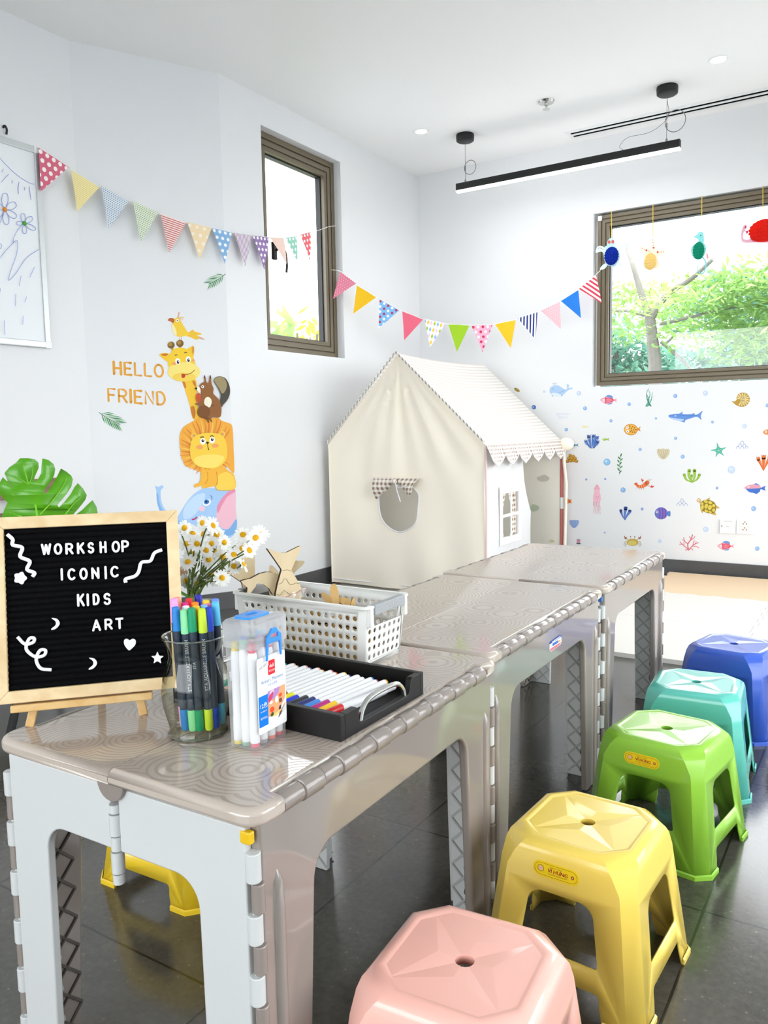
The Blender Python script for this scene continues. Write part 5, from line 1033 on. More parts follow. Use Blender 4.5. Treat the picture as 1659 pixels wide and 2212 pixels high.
    for s in (-1, 1):
        m = MB(); m.plate(outer, [], 0.018, lambda u, v, w_: Vector((s * (hx - 0.010 - w_), u, v)))
        o = m.build('side_panel', M_TSIDE, t, smooth=40, bevel=0.006, bseg=3)
        for e in (-1, 1):
            m = MB(); m.tube([(s * (hx - 0.012), e * (yo - 0.030), 0.0), (s * (hx - 0.012), e * (yo - 0.030), 0.40), (s * (hx - 0.012), e * (yo - 0.030), 0.44), (s * (hx - 0.012), e * (yo - 0.030), 0.455)], [0.011, 0.011, 0.009, 0.002], 12, flat=0.8)
            m.build('leg_bead', M_TSIDE, o)
        for e in (-1, 1):
            m = MB(); lattice(m, 0.262, yo - 0.004, 0.01, 0.42, 0.05, lambda y, z: Vector((s * (hx - 0.029), e * y, z)))
            m.build('lattice_ribs', M_RIBD, o)
        for e in (-1, 1):
            m = MB(); teeth(m, (s * (hx - 0.013), e * (hy - 0.017)), 0.015, 0.0088)
            m.build('hinge_teeth', M_TDARK, o)
    # short ends, each in two halves hinged at the middle
    xo = hx - 0.024
    half = [(0.008, TH - 0.026), (0.008, 0.432)] + [(0.110, 0.432)] + arc(0.112, 0.392, 0.040, 90, 0, 7) + [(0.155, 0.20), (0.160, 0.0), (xo, 0.0), (xo, TH - 0.026)]
    for e in (-1, 1):
        for s in (-1, 1):
            m = MB(); m.plate(half, [], 0.014, lambda u, v, w_: Vector((s * u, e * (hy - 0.008 - w_), v)))
            o = m.build('end_panel', M_TEND, t, smooth=40, bevel=0.003)
            m = MB(); lattice(m, 0.160, xo - 0.004, 0.01, 0.42, 0.05, lambda x, z: Vector((s * x, e * (hy - 0.023), z))); m.build('lattice_ribs', M_RIB, o)
            m = MB(); teeth(m, (s * (hx - 0.0165), e * (hy - 0.014)), 0.055, 0.0098)
            m.build('hinge_teeth', M_TEND, o)
            if s == 1:
                m = MB(); z = TH - 0.050
                for k, h in enumerate((0.014, 0.032, 0.022, 0.032, 0.016)): z -= h; m.tube([(0, e * (hy - 0.010), z + 0.001), (0, e * (hy - 0.010), z + h - 0.001)], 0.0092 if k % 2 else 0.0082, 12)
                m.build('centre_hinge', M_TEND, o)
    m = MB(); m.bb((hx - 0.03, -hy + 0.006, TH - 0.046), (hx - 0.014, -hy + 0.016, TH - 0.030)); m.build('corner_latch', paint('#e2b81e', 0.4, name='yellow_latch'), t, smooth=0, bevel=0.002)
    return t
tb = build_table()
tb.location = (-0.882, 1.0395, 0); tb.rotation_euler = (0, 0, math.radians(1.0)); tb['label'] = 'taupe folding table nearest the camera, carrying the letter board, tray and basket'
tb2 = dup(tb, (-0.912, 1.795, 0), 0.0, 'middle taupe folding table with a small sticker on its long side', remat={'yellow_latch': paint('#3f78c4', 0.4, name='blue_latch')}); tb2.scale = (1.0, 1.035, 1.0)
tb3 = dup(tb2, (-0.920, 2.556, 0), 0.0, 'farthest taupe folding table, in front of the foam mats'); tb3.scale = (1.03, 0.99, 1.0)
def side_sticker():
    x = -0.912 + TW / 2 - 0.0096; A = Art(lambda px, py, w_: at_x(px, py, x + w_), (1040, 1230, 5.925), 0.0002, 0.0004)
    q = [(870, 960), (885, 925), (1000, 840), (1022, 848), (1024, 935), (1008, 965), (890, 1055), (870, 1045)]
    A.poly('#e9ebe8', q, False); A.poly('#2a4c9c', [(872, 952), (886, 922), (1000, 838), (1022, 846), (1023, 862), (878, 958)], False); A.poly('#f3f3f0', [(905, 928), (1008, 852), (1010, 860), (906, 936)], False); A.poly('#2f66b4', [(912, 948), (985, 903), (985, 935), (912, 985)], False); A.poly('#e0a83a', [(992, 905), (1012, 895), (1012, 922), (992, 930)], False)
    A.poly('#d25560', [(880, 1022), (1020, 928), (1020, 940), (880, 1036)], False); A.poly('#d25560', [(882, 1042), (1010, 952), (1006, 964), (890, 1050)], False)
    o = A.build('maker_sticker', tb2, 0.3, origin=Vector((0, 0, 0))); o.matrix_parent_inverse = tb2.matrix_basis.inverted(); o['label'] = 'small blue, white and red maker sticker'
    bpy.context.view_layer.update()
side_sticker()

# ------------------------------------------------------------------ plastic stools
def stool_mats(col):
    return paint(col, 0.22, 0.5, coat=0.25, name='stool_' + col.strip('#'))
def build_stool(mat):
    t = thing('plastic_stool', '', 'stool', (0, 0, 0), 'square plastic stools beside the tables', local=True)
    H = 0.275
    def octo(w_, c, z): return [Vector((x, y, z)) for x, y in ((-(w_ - c), -w_), (w_ - c, -w_), (w_, -(w_ - c)), (w_, w_ - c), (w_ - c, w_), (-(w_ - c), w_), (-w_, w_ - c), (-w_, -(w_ - c)))]
    zb, wb, cb = 0.0, 0.152, 0.026; zm, wm, cm = 0.206, 0.1265, 0.022
    rings = [octo(wm, cm, zm), octo(0.1248, 0.0225, 0.222), octo(0.1222, 0.034, 0.250), octo(0.1185, 0.040, 0.2625), octo(0.1115, 0.041, 0.2705), octo(0.103, 0.0395, 0.2745), octo(0.098, 0.038, 0.275), octo(0.0945, 0.0375, 0.2735), octo(0.0920, 0.037, 0.2732)]
    m = MB()
    for a, b_ in zip(rings, rings[1:]): m.add(a + b_, [(i, (i + 1) % 8, 8 + (i + 1) % 8, 8 + i) for i in range(8)])
    # star of facets round the hole
    zt = 0.2732; R = rings[-1]; tips = [Vector((x * 0.078, y * 0.078, zt)) for x, y in ((-1, -1), (1, -1), (1, 1), (-1, 1))]; inn = [Vector((x * 0.040, y * 0.040, zt + 0.0011)) for x, y in ((0, -1), (1, 0), (0, 1), (-1, 0))]; hr = 0.0135
    hole = [Vector((hr * math.cos(pi * (-3 / 4) + 2 * pi * i / 16), hr * math.sin(pi * (-3 / 4) + 2 * pi * i / 16), zt - 0.0013)) for i in range(16)]   # hole[0] faces tip 0
    for k in range(4):
        t0, t1, n = tips[k], tips[(k + 1) % 4], inn[k]; o0, o1 = R[2 * k], R[2 * k + 1]; prev = R[(2 * k - 1) % 8]
        m.add([o0, o1, t1, n, t0], [(0, 1, 2, 3, 4)]); m.add([prev, o0, t0], [(0, 1, 2)])
        h = [hole[(4 * k + i) % 16] for i in range(5)]
        m.add([t0, n, h[2], h[1], h[0]], [(0, 1, 2, 3, 4)]); m.add([n, t1, h[4], h[3], h[2]], [(0, 1, 2, 3, 4)])
    m.add(hole + [Vector((p.x, p.y, zt - 0.016)) for p in hole], [(i, (i + 1) % 16, 16 + (i + 1) % 16, 16 + i) for i in range(16)])
    # four open sides with cross bars, then the chamfered corners
    def hw(z): f = z / zm; return wb + (wm - wb) * f, cb + (cm - cb) * f
    def ed(z): w_, c = hw(z); return w_ - c
    lw = 0.045
    def ix(z): return ed(z) - lw
    notch = [(ix(0) + 0.004, 0.0)] + [(ix(0.030), 0.028)] + arc(ix(0.04) - 0.010, 0.040, 0.010, 0, 90, 4) + arc(-ix(0.04) + 0.010, 0.040, 0.010, 90, 180, 4) + [(-ix(0.030), 0.028), (-ix(0) - 0.004, 0.0)]
    outer = [(-ed(0), 0.0), (-ed(zm), zm), (ed(zm), zm), (ed(0), 0.0)] + notch
    r = 0.028; xt, xb_ = ix(0.19), ix(0.092)
    hole2 = [(-xb_ + 0.003, 0.090), (xb_ - 0.003, 0.090), (xb_, 0.094)] + arc(xt - r, 0.192 - r, r, 0, 90, 6) + arc(-xt + r, 0.192 - r, r, 90, 180, 6) + [(-xb_, 0.094)]
    for k in range(4):
        rot = Matrix.Rotation(k * pi / 2, 3, 'Z'); m.plate(outer, [hole2], 0, lambda u, v, w_: rot @ Vector((u, -hw(v)[0], v)))
        a0, a1 = ed(0), ed(zm); q = [(a0, -wb, 0), (wb, -a0, 0), (wm, -a1, zm), (a1, -wm, zm)]; m.add([rot @ Vector(p) for p in q], [(0, 1, 2, 3)])
    shell = m.build('shell', mat, t, smooth=30, merge=0.0004, solid=0.0030, even=False)
    for p in shell.data.polygons:
        if p.center.z > 0.2700 and math.hypot(p.center.x, p.center.y) < 0.085 and abs(p.normal.z) > 0.8: p.use_smooth = False
    for k in range(4):
        m = MB(); rot = Matrix.Rotation(k * pi / 2, 3, 'Z'); a = wb - cb; i = ix(0) + 0.004; w_ = wb + 0.0005
        path = [(i, -w_), (a, -w_), (w_, -a), (w_, -i)]; o_ = 0.0035
        po = [(i, -w_ - o_), (a + o_ * .4, -w_ - o_), (w_ + o_, -a - o_ * .4), (w_ + o_, -i)]
        vs = [rot @ Vector((p[0], p[1], z)) for z, L in ((0.0, po), (0.009, po), (0.0115, path), (0.0, path)) for p in L]
        fs = []
        for lv in range(3):
            for j in range(3): fs.append((lv * 4 + j, lv * 4 + j + 1, lv * 4 + 5 + j, lv * 4 + 4 + j))
        fs += [(0, 4, 8, 12), (3, 15, 11, 7)]; m.add(vs, fs); m.build('foot_rim', mat, t, smooth=30)
    return t
def stool_sticker(t, barcode=True):
    zm, wm, wb = 0.206, 0.1265, 0.152
    def surf(u, v, w_): u, v = u * .92, v * .92; z = 0.230 + v; return Vector((u - 0.010, -(0.1251 + (0.222 - z) * 0.118 if z < 0.222 else 0.1249 - (z - 0.222) * 0.095) - w_, z))
    def cap(hw, hh): return arc(hw - hh, 0, hh, -90, 90, 10) + arc(-hw + hh, 0, hh, 90, 270, 10)
    m = MB()
    m.plate(cap(0.046, 0.0145), [], 0.0006, surf, 0); m.plate(cap(0.0428, 0.0113), [cap(0.0421, 0.0106)], 0, lambda u, v, w_: surf(u, v, 0.0008), 1)
    o = m.build('maker_sticker', [paint('#f5d312', 0.4, name='sticker_yellow'), paint('#8f5a1a', 0.5, name='sticker_line')], t, smooth=0, recalc=False); o['label'] = 'yellow oval maker sticker'
    m = MB(); f = lambda dx, dy: (lambda x, y, z: surf(x + dx, y + dy, 0.0009))
    m.text('V\u00cc H\u01afNG', 0.0098, lambda x, y, z: surf(x * 1.0 + 0.004 + y * 0.12, y - 0.0002, 0.0009), 0); m.text('V\u00cc H\u01afNG', 0.0098, lambda x, y, z: surf(x * 1.0 + 0.0046 + y * 0.12, y - 0.0002, 0.00095), 0)
    m.text('C\u00d4NG TY TNHH', 0.0034, f(0.000, 0.0066), 1); m.text('S\u1ea2N XU\u1ea4T NH\u1ef0A CAO C\u1ea4P', 0.0030, f(0.004, -0.0064), 1)
    m.plate(circ(-0.0300, 0.0008, 0.0042), [], 0, lambda u, v, w_: surf(u, v, 0.0009), 2); m.plate(circ(-0.0300, 0.0008, 0.0066), [circ(-0.0300, 0.0008, 0.0058)], 0, lambda u, v, w_: surf(u, v, 0.0009), 1); m.text('VH', 0.0036, f(-0.0300, 0.0008), 0)
    m.plate(circ(0.0335, 0.0, 0.0036, n=8), [circ(0.0335, 0.0, 0.0016, n=8)], 0, lambda u, v, w_: surf(u, v, 0.0009), 3)
    m.build('lettering', [paint('#a3121c', 0.5, name='sticker_red'), paint('#4a3a18', 0.5, name='sticker_ink'), paint('#f2b9b0', 0.5, name='sticker_pink'), paint('#a8484a', 0.5, name='sticker_emblem')], o, smooth=0, recalc=False)
def stool_label(t):
    # an ink-printed data label on the inside of the far right leg: lines of text and bars
    m = MB(); rl_ = random.Random(2)
    def surf(u, v): z = 0.115 + v; w_ = 0.152 + (0.1265 - 0.152) * z / 0.206; return Vector((w_ - 0.0042 - 0.0, 0.096 + u, z))
    for k in range(9): 
        v = 0.028 - k * 0.0036; x = -0.014
        while x < 0.012: l = rl_.uniform(0.002, 0.006); m.plate(R4(x, min(0.013, x + l), v, v + 0.0022), [], 0.0002, lambda u, v_, w_: surf(u, v_) + Vector((-w_ - 0.0003, 0, 0))); x += l + 0.001
    x = -0.012
    while x < 0.012: l = rl_.choice((0.0008, 0.0016)); m.plate(R4(x, x + l, -0.018, -0.007), [], 0.0002, lambda u, v_, w_: surf(u, v_) + Vector((-w_ - 0.0003, 0, 0))); x += l + 0.0009
    m.build('printed_label', paint('#2f2a1c', 0.6, name='label_ink'), t, smooth=0)
STOOLS = [('#f7bcae', (-0.466, 0.922), 4.5, 'pink plastic stool nearest the camera', False), ('#f2d462', (-0.444, 1.386), -3.0, 'yellow plastic stool with oval sticker, between the pink and green ones', True), ('#8fc63f', (-0.427, 1.932), -8.5, 'green plastic stool with oval sticker, behind the yellow one', True),
          ('#5fc0b2', (-0.437, 2.332), 4.5, 'turquoise plastic stool behind the green one', False), ('#3a5fc4', (-0.410, 2.806), -12.0, 'blue plastic stool beside the foam mats', False), ('#f0cb2e', (-1.335, 1.245), 2.0, 'yellow plastic stool under the left side of the nearest table', False)]
proto = None
for col, (x, y), rz, lab, st in STOOLS:
    mat = stool_mats(col)
    if proto is None: proto = build_stool(mat); pm = mat.name; o = proto; bare = [c for c in kids(proto)]
    else: o = dup(proto, remat={pm: mat})
    o.location = (x, y, 0); o.rotation_euler = (0, 0, math.radians(rz)); o['label'] = lab
    if st: stool_sticker(o); stool_label(o)

# ------------------------------------------------------------------ chair by the left wall
def chair():
    c = at_z(20, 1594, 0); bx = XL0 + 0.11
    t = thing('cafe_chair', 'brown wooden chair with black metal legs against the left wall behind the leaf', 'chair', ((c.x + bx) / 2, 1.85, 0)); WD = wood('walnut_wood', '#6d543f', '#8c6d52', 0.8, 'Y')
    y0, y1 = 1.68, 2.33
    for i, (z0, z1) in enumerate(((0.715, 0.80), (0.60, 0.655))): m = MB(); m.plate(rrect(y0 - 0.05, z0, y1 + 0.09, z1, 0.012), [], 0.022, lambda u, v, w_: Vector((bx - 0.02 - 0.05 * (v - 0.6) + w_, u, v))); m.build('back_slat', WD, t, smooth=40, bevel=0.004)
    m = MB(); m.plate(rrect(bx + 0.02, y0, c.x + 0.02, y1, 0.03), [], 0.03, lambda u, v, w_: Vector((u, v, 0.42 + w_))); m.build('seat', WD, t, smooth=40, bevel=0.005)
    for x, y, zt, dx in ((c.x, c.y + 0.0, 0.42, -0.10), (c.x, y1 - 0.04, 0.42, -0.06), (bx + 0.04, y0 + 0.04, 0.42, 0.05), (bx + 0.04, y1 - 0.04, 0.42, 0.05)):
        m = MB(); m.tube([(x, y, 0.0), (x + dx, max(y, y0 + 0.03), zt)], 0.014, 10); m.build('leg', M_BLACK, t)
    for y in (y0 + 0.10, y1 - 0.10): m = MB(); m.tube([(bx + 0.06, y, 0.44), (bx + 0.02, y, 0.6), (bx - 0.02, y, 0.79)], 0.011, 8); m.build('back_post', M_BLACK, t)
chair()
# ------------------------------------------------------------------ letter board on its small easel
TZ = TH
M_OAK = wood('light_oak', '#d8ba8a', '#ead3a8', 0.7, 'X', 0.55); M_OAK2 = wood('golden_pine', '#cfa566', '#e3c186', 0.7, 'X', 0.55)
def letter_board():
    F1 = Vector((-1.099, 0.702, TZ)); az, tl = math.radians(47), math.radians(10)
    u = Vector((math.cos(az), math.sin(az), 0)); up = Vector((-u.y * math.sin(tl), u.x * math.sin(tl), math.cos(tl))); n = u.cross(up)      # n faces the camera
    P = lambda a, b_, w_=0.0: F1 + u * a + up * b_ + n * w_
    x0, x1, y0, y1, fw = -0.0235, 0.2195, 0.064, 0.3125, 0.0185
    t = thing('letter_board', 'black felt letter board in a light wood frame reading workshop iconic kids art', 'sign', P((x0 + x1) / 2, y0 - fw))
    # frame of four mitred bars
    X0, X1, Y0, Y1 = x0 - fw, x1 + fw, y0 - fw, y1 + fw
    for pts in ([(X0, Y0), (X1, Y0), (x1, y0), (x0, y0)], [(X1, Y0), (X1, Y1), (x1, y1), (x1, y0)], [(X1, Y1), (X0, Y1), (x0, y1), (x1, y1)], [(X0, Y1), (X0, Y0), (x0, y0), (x0, y1)]):
        m = MB(); m.plate(pts, [], 0.020, lambda a, b_, w_: P(a, b_, w_ - 0.016)); m.build('frame_bar', M_OAK, t, smooth=0, bevel=0.0012)
    m = MB(); N = 27; d = (y1 - y0) / N; m.plate(R4(x0 - 0.004, x1 + 0.004, y0 - 0.004, y1 + 0.004), [], 0.004, lambda a, b_, w_: P(a, b_, w_ - 0.010))
    for k in range(N): m.tube([P(x0, y0 + d * (k + 0.5), -0.0058), P(x1, y0 + d * (k + 0.5), -0.0058)], d * 0.46, 8)
    m.build('felt_panel', paint('#0f0f11', 0.95, 0.05, bump=0.3, bscale=900, name='black_felt'), t, smooth=60)
    inv = lambda px, py: (lambda q: ((q - F1).dot(u), (q - F1).dot(up)))(at_pl(px, py, P(0, 0, 0.0), n))
    WHT = paint('#f4f4f3', 0.4, 0.4, name='white_letter_plastic')
    def word(txt, xs, ytop, ybot, nm):
        """xs: left edge and cap width per letter, read off the sign"""
        m = MB()
        for c, xa, xb, yt, yb in txt:
            a = inv(xa, yb); b_ = inv(xb, yt); w_ = FONT[c][0] or 1.0
            rs = 0.00185; wd = b_[0] - a[0] - (2 * rs if FONT[c][0] else 0); ht = b_[1] - a[1] - 2 * rs
            for st in FONT[c][1]:
                q = [P(a[0] + (rs if FONT[c][0] else 0.0) + (p[0] / w_ if FONT[c][0] else 0.0) * wd, a[1] + rs + p[1] * ht, 0.0016) for p in st]
                for s_, e_ in zip(q, q[1:]): m.tube([s_, e_], rs, 8)
                for s_ in q: m.ball(s_, rs * 1.0, seg=8, rings=4)
        m.build('lettering', WHT, t)['label'] = nm
    Z = lambda x, y: (x / 3.402, 970 + y / 3.402)
    def row(txt, L, lab):
        R_ = []
        for c, (xa, xb, yt, yb) in zip(txt, L): p = Z(xa, yt); q = Z(xb, yb); R_.append((c, p[0], q[0], p[1], q[1]))
        word(R_, 0, 0, 0, lab)
    row('WORKSHOP', [(303, 378, 692, 782), (397, 458, 690, 780), (482, 540, 688, 778), (567, 622, 684, 774), (645, 692, 682, 770), (733, 783, 675, 768), (822, 882, 672, 764), (893, 948, 668, 760)], 'white letters reading WORKSHOP')
    row('ICONIC', [(457, 457, 875, 968), (497, 555, 874, 968), (585, 645, 870, 964), (673, 730, 866, 958), (779, 779, 858, 958), (812, 872, 856, 948)], 'white letters reading ICONIC')
    row('KIDS', [(568, 622, 1060, 1160), (648, 648, 1060, 1156), (683, 732, 1058, 1150), (762, 814, 1054, 1148)], 'white letters reading KIDS')
    row('ART', [(678, 742, 1248, 1342), (770, 828, 1242, 1332), (850, 908, 1236, 1326)], 'white letters reading ART')
    def bit(nm, paths, r, closed=False):
        m = MB()
        for q in paths: m.tube([P(*inv(*Z(*p)), 0.0018) for p in crom(q, closed, 5)], r, 8)
        m.build(nm, WHT, t)
    bit('streamer_shape', [[(55, 628), (95, 665), (95, 705), (165, 725), (150, 790), (220, 825), (200, 885), (255, 910), (240, 938)]], 0.0029)
    bit('streamer_shape', [[(1192, 740), (1135, 765), (1105, 822), (1040, 835), (1020, 900), (990, 935), (925, 955), (925, 982)]], 0.0029)
    bit('curl_shape', [[(130, 1380), (185, 1432), (245, 1420), (252, 1390), (215, 1395), (195, 1470), (260, 1525), (325, 1515), (335, 1478), (295, 1480), (268, 1545), (300, 1610), (380, 1622)]], 0.0026)
    def flat(nm, pts, sm=True):
        q = [inv(*Z(*p)) for p in (crom(pts, True, 4) if sm else pts)]; m = MB(); m.plate(q, [], 0.0026, lambda a, b_, w_: P(a, b_, w_ - 0.0008)); m.build(nm, WHT, t, smooth=0, bevel=0.0006)
    flat('flower_shape', [(150 + (44 + 6 * math.cos(5 * a)) * math.cos(a), 948 + (42 + 6 * math.cos(5 * a)) * math.sin(a)) for a in [i * 2 * pi / 20 for i in range(20)]])
    def moon(cx, cy): flat('moon_shape', [(cx - 32, cy - 40), (cx + 10, cy - 34), (cx + 30, cy), (cx + 5, cy + 36), (cx - 30, cy + 48), (cx - 30, cy + 36), (cx - 2, cy + 12), (cx - 2, cy - 16)])
    moon(410, 1282); moon(685, 1574)
    flat('heart_shape', [(945, 1478), (915, 1440), (912, 1405), (932, 1393), (954, 1404), (975, 1393), (997, 1405), (995, 1438), (965, 1470)])
    flat('star_shape', [(1157 + (47 if i % 2 == 0 else 24) * math.sin(i * pi / 5), 1536 - (47 if i % 2 == 0 else 24) * math.cos(i * pi / 5)) for i in range(10)], True)
    e = thing('tabletop_easel', 'small pine easel under the letter board on the nearest table', 'easel', F1 + u * 0.09)
    def bar(nm, a, b_, wd, th):
        a, b_ = Vector(a), Vector(b_); d = (b_ - a).normalized(); s = d.cross(n).normalized() * wd / 2; q = n * th / 2; m = MB()
        vs = [p + i * s + j * q for p in (a, b_) for i, j in ((-1, -1), (1, -1), (1, 1), (-1, 1))]; m.add(vs, [(0, 1, 2, 3), (7, 6, 5, 4), (0, 4, 5, 1), (1, 5, 6, 2), (2, 6, 7, 3), (3, 7, 4, 0)]); m.build(nm, M_OAK2, e, smooth=0, bevel=0.0015)
    Lz = y0 - fw - 0.006
    a = inv(25, 1533); b_ = inv(329, 1496); lv = (a[1] + b_[1]) / 2
    bar('ledge', P(a[0], Lz - 0.002, -0.004), P(b_[0], Lz - 0.002, -0.004), 0.011, 0.030)
    tp = P(0.098, 0.30, -0.030)
    for x, tx in ((0.0, 0.075), (0.171, 0.121)): bar('front_leg', P(x, 0.004, -0.026), P(tx, 0.30, -0.026), 0.013, 0.009)
    back = P(0.098, 0.0, 0) - Vector((n.x, n.y, 0)).normalized() * 0.13; back.z = TZ + 0.003; bar('back_leg', back, P(0.098, 0.25, -0.040), 0.013, 0.009)
    bar('top_rail', P(0.06, 0.285, -0.034), P(0.136, 0.285, -0.034), 0.014, 0.007)
letter_board()

# ------------------------------------------------------------------ daisies and the monstera leaf in a vase behind the board
def vase_and_flowers():
    vc = Vector((-1.095, 1.075, TZ)); zt = TZ + 0.13
    m = MB(); m.lathe([(0.0, 0.0), (0.030, 0.0), (0.036, 0.02), (0.038, 0.07), (0.030, 0.115), (0.033, 0.13), (0.030, 0.13), (0.027, 0.115), (0.034, 0.07), (0.032, 0.02), (0.0, 0.012)], 28, vc, caps=False)
    tag(m.build('flower_vase', paint('#eceae6', 0.25, 0.5, name='white_ceramic'), origin=vc), 'white vase behind the letter board holding daisies and a big leaf', 'vase')
    heads = [(60, 100), (190, 65), (265, 85), (195, 145), (292, 148), (75, 215), (150, 215), (255, 215), (215, 262), (275, 265), (335, 308), (85, 345), (415, 293), (478, 248), (525, 262), (415, 375), (482, 362), (290, 470), (330, 460), (70, 480), (150, 500), (480, 150), (572, 172), (602, 148), (548, 215), (120, 140), (110, 285), (345, 205), (235, 330), (250, 440)]
    GREEN = paint('#5f7238', 0.6, 0.3, name='daisy_stem_green'); PET = paint('#fbfbf8', 0.7, 0.2, trans=0.25, name='white_petals'); DISC = paint('#f1b51c', 0.7, 0.2, bump=0.5, bscale=500, name='yellow_disc')
    rd = random.Random(4); view = Vector((0.8, -0.6, 0))
    base = None
    for i, (hx, hy) in enumerate(heads):
        px, py = 380 + hx / 3.318, 1110 + hy / 3.318
        dep = 1.075 + rd.uniform(-0.045, 0.05); p = at_y(px, py, dep)
        nrm = (view + Vector((rd.gauss(0, 0.45), rd.gauss(0, 0.45), rd.uniform(-0.1, 0.9)))).normalized()
        t = thing('daisy', 'white daisy with yellow centre in the bunch behind the letter board', 'flower', vc + Vector((0, 0, 0.02)), 'daisies in the vase')
        q = nrm.to_track_quat('Z', 'Y'); r = 0.0165 * rd.uniform(0.85, 1.15); m = MB(); n = 17
        for k in range(n):
            a = 2 * pi * k / n + rd.uniform(-0.08, 0.08); L = r * rd.uniform(0.9, 1.08); dr = rd.uniform(-0.25, 0.15); w_ = 0.0028; zz = rd.uniform(0, .0012)
            c, s = math.cos(a), math.sin(a)
            f = lambda x, y, z: p + q @ Vector((x * c - y * s, x * s + y * c, z))
            m.add([f(0.003, -w_ * .5, zz), f(0.003, w_ * .5, zz), f(L * .6, w_, dr * L * .3 + zz), f(L, w_ * .5, dr * L * .9 + zz), f(L, -w_ * .5, dr * L * .9 + zz), f(L * .6, -w_, dr * L * .3 + zz)], [(0, 1, 2, 5), (5, 2, 3, 4)])
        m.build('petals', PET, t, smooth=0, recalc=False)
        m = MB(); m.lathe([(0.0058, -0.0005), (0.0056, 0.0015), (0.0035, 0.0034), (0.0, 0.004)], 14, p, ax=nrm, caps=False); m.build('disc', DISC, t)
        foot = vc + Vector((rd.uniform(-.014, .014), rd.uniform(-.014, .014), 0.03)); neck = at_y(404 + rd.uniform(-10, 10), 1288, 1.075); neck = Vector((neck.x, neck.y, max(neck.z, zt + 0.006)))
        # keep the neck above the rim of the vase
        neck.x = vc.x + max(-.02, min(.02, neck.x - vc.x)); neck.y = vc.y + rd.uniform(-.015, .015)
        m = MB(); e = p - nrm * 0.02; m.tube(crom([foot, neck, neck.lerp(e, 0.55) + Vector((0, 0, 0.012)), e, p - nrm * 0.0015], False, 5), 0.0014, 5); m.lathe([(0.0012, -0.008), (0.0045, -0.0015), (0.0045, -0.0004)], 8, p, ax=nrm, caps=False)
        for k in range(2):
            b_ = neck.lerp(e, rd.uniform(.15, .6)); d = Vector((rd.uniform(-1, 1), rd.uniform(-1, 1), 1.2)).normalized() * rd.uniform(.015, .03); sd = d.cross(view).normalized() * .002; m.add([b_, b_ + d * .5 + sd, b_ + d, b_ + d * .5 - sd], [(0, 1, 2, 3)])
        m.build('stem', GREEN, t, recalc=False)
    # monstera leaf
    Z = lambda x, y: (x / 6.9125, 960 + y / 6.9125)
    C0 = at_y(*Z(560, 1050), 1.0); nv = Vector((0.82, -0.55, 0.15)).normalized()
    t = thing('monstera_leaf', 'large glossy green monstera leaf rising behind the letter board', 'plant leaf', vc + Vector((0, 0, 0.03)))
    out = [(300, 213), (420, 213), (520, 225), (572, 270), (578, 345), (545, 420), (515, 490), (510, 535), (530, 548), (575, 500), (612, 420), (620, 320), (632, 207), (720, 220), (800, 275), (825, 350), (812, 440), (770, 530), (700, 620), (660, 690), (660, 725), (690, 732), (740, 660), (800, 570), (850, 470), (915, 340), (1000, 390), (1070, 450), (1094, 510), (1070, 620), (1000, 730), (920, 830), (862, 905), (868, 932), (890, 932), (960, 860), (1060, 730), (1120, 620), (1168, 562), (1250, 640), (1308, 730), (1290, 800), (1230, 880), (1150, 970), (1080, 1040), (1140, 1038), (1240, 960), (1340, 860), (1406, 800), (1470, 900), (1488, 1000), (1470, 1060),
           (1400, 1180), (1200, 1320), (900, 1380), (620, 1330), (560, 1180), (480, 1300), (300, 1300), (120, 1220), (20, 1080), (60, 960), (110, 860), (20, 770), (-40, 640), (45, 490), (120, 560), (230, 675), (120, 555), (65, 430), (140, 345), (240, 280)]
    # one thin notch is cut between the two left lobes
    out[out.index((230, 675)) - 1] = (122, 572)
    def S(x, y, w_=0.0):
        p = at_pl(*Z(x, y), C0, nv); d = (x - (430 + (y - 600) * 0.23)) / 900; return p + nv * (w_ - 0.05 * d * d + 0.01 * math.sin(y / 160 + d * 5))
    m = MB(); m.plate(out, [], 0.0, lambda x, y, w_: S(x, y)); LF = NT('monstera_green'); nz = LF.n('ShaderNodeTexNoise', i_Scale=14.0, i_Detail=3.0); LF.l(LF.obj(), nz.inputs[0]); LF.l(LF.mix(nz.outputs[0], lin('#3f8a0c'), lin('#68b224')), LF.b.inputs['Base Color']); LF.b.inputs['Roughness'].default_value = 0.28; LF.b.inputs['Specular IOR Level'].default_value = 0.5
    o = m.build('blade', LF.m, t, smooth=60, recalc=False, solid=0.0008)
    m = MB()
    for q, r0 in (([(565, 1180), (540, 960), (500, 770), (430, 610), (350, 320)], .0024), ([(525, 920), (380, 860), (160, 730)], .0014), ([(430, 600), (330, 540), (245, 485)], .0011), ([(530, 860), (620, 680), (700, 480), (722, 320)], .0014), ([(600, 1050), (780, 850), (930, 640), (1000, 480)], .0014), ([(980, 1040), (1120, 860), (1230, 760)], .0012), ([(440, 590), (480, 460), (490, 350)], .001), ([(320, 1065), (180, 1020), (60, 975)], .001), ([(565, 1180), (350, 1090), (250, 1050)], .0012)):
        s = crom(q, False, 5); m.tube([S(x, y, 0.0005) for x, y in s], [r0 * (1 - 0.6 * i / len(s)) for i in range(len(s))], 6)
    m.build('veins', paint('#7cc034', 0.35, name='leaf_vein_green'), o)
    m = MB(); b_ = S(565, 1180, -0.001); m.tube(crom([b_, b_ + Vector((0.015, 0.04, -0.05)), vc + Vector((-0.012, -0.008, 0.135)), vc + Vector((-0.005, -0.005, 0.03))], False, 6), 0.0028, 8); m.build('stem', paint('#5d9a2a', 0.5, name='leaf_stem_green'), t)
vase_and_flowers()

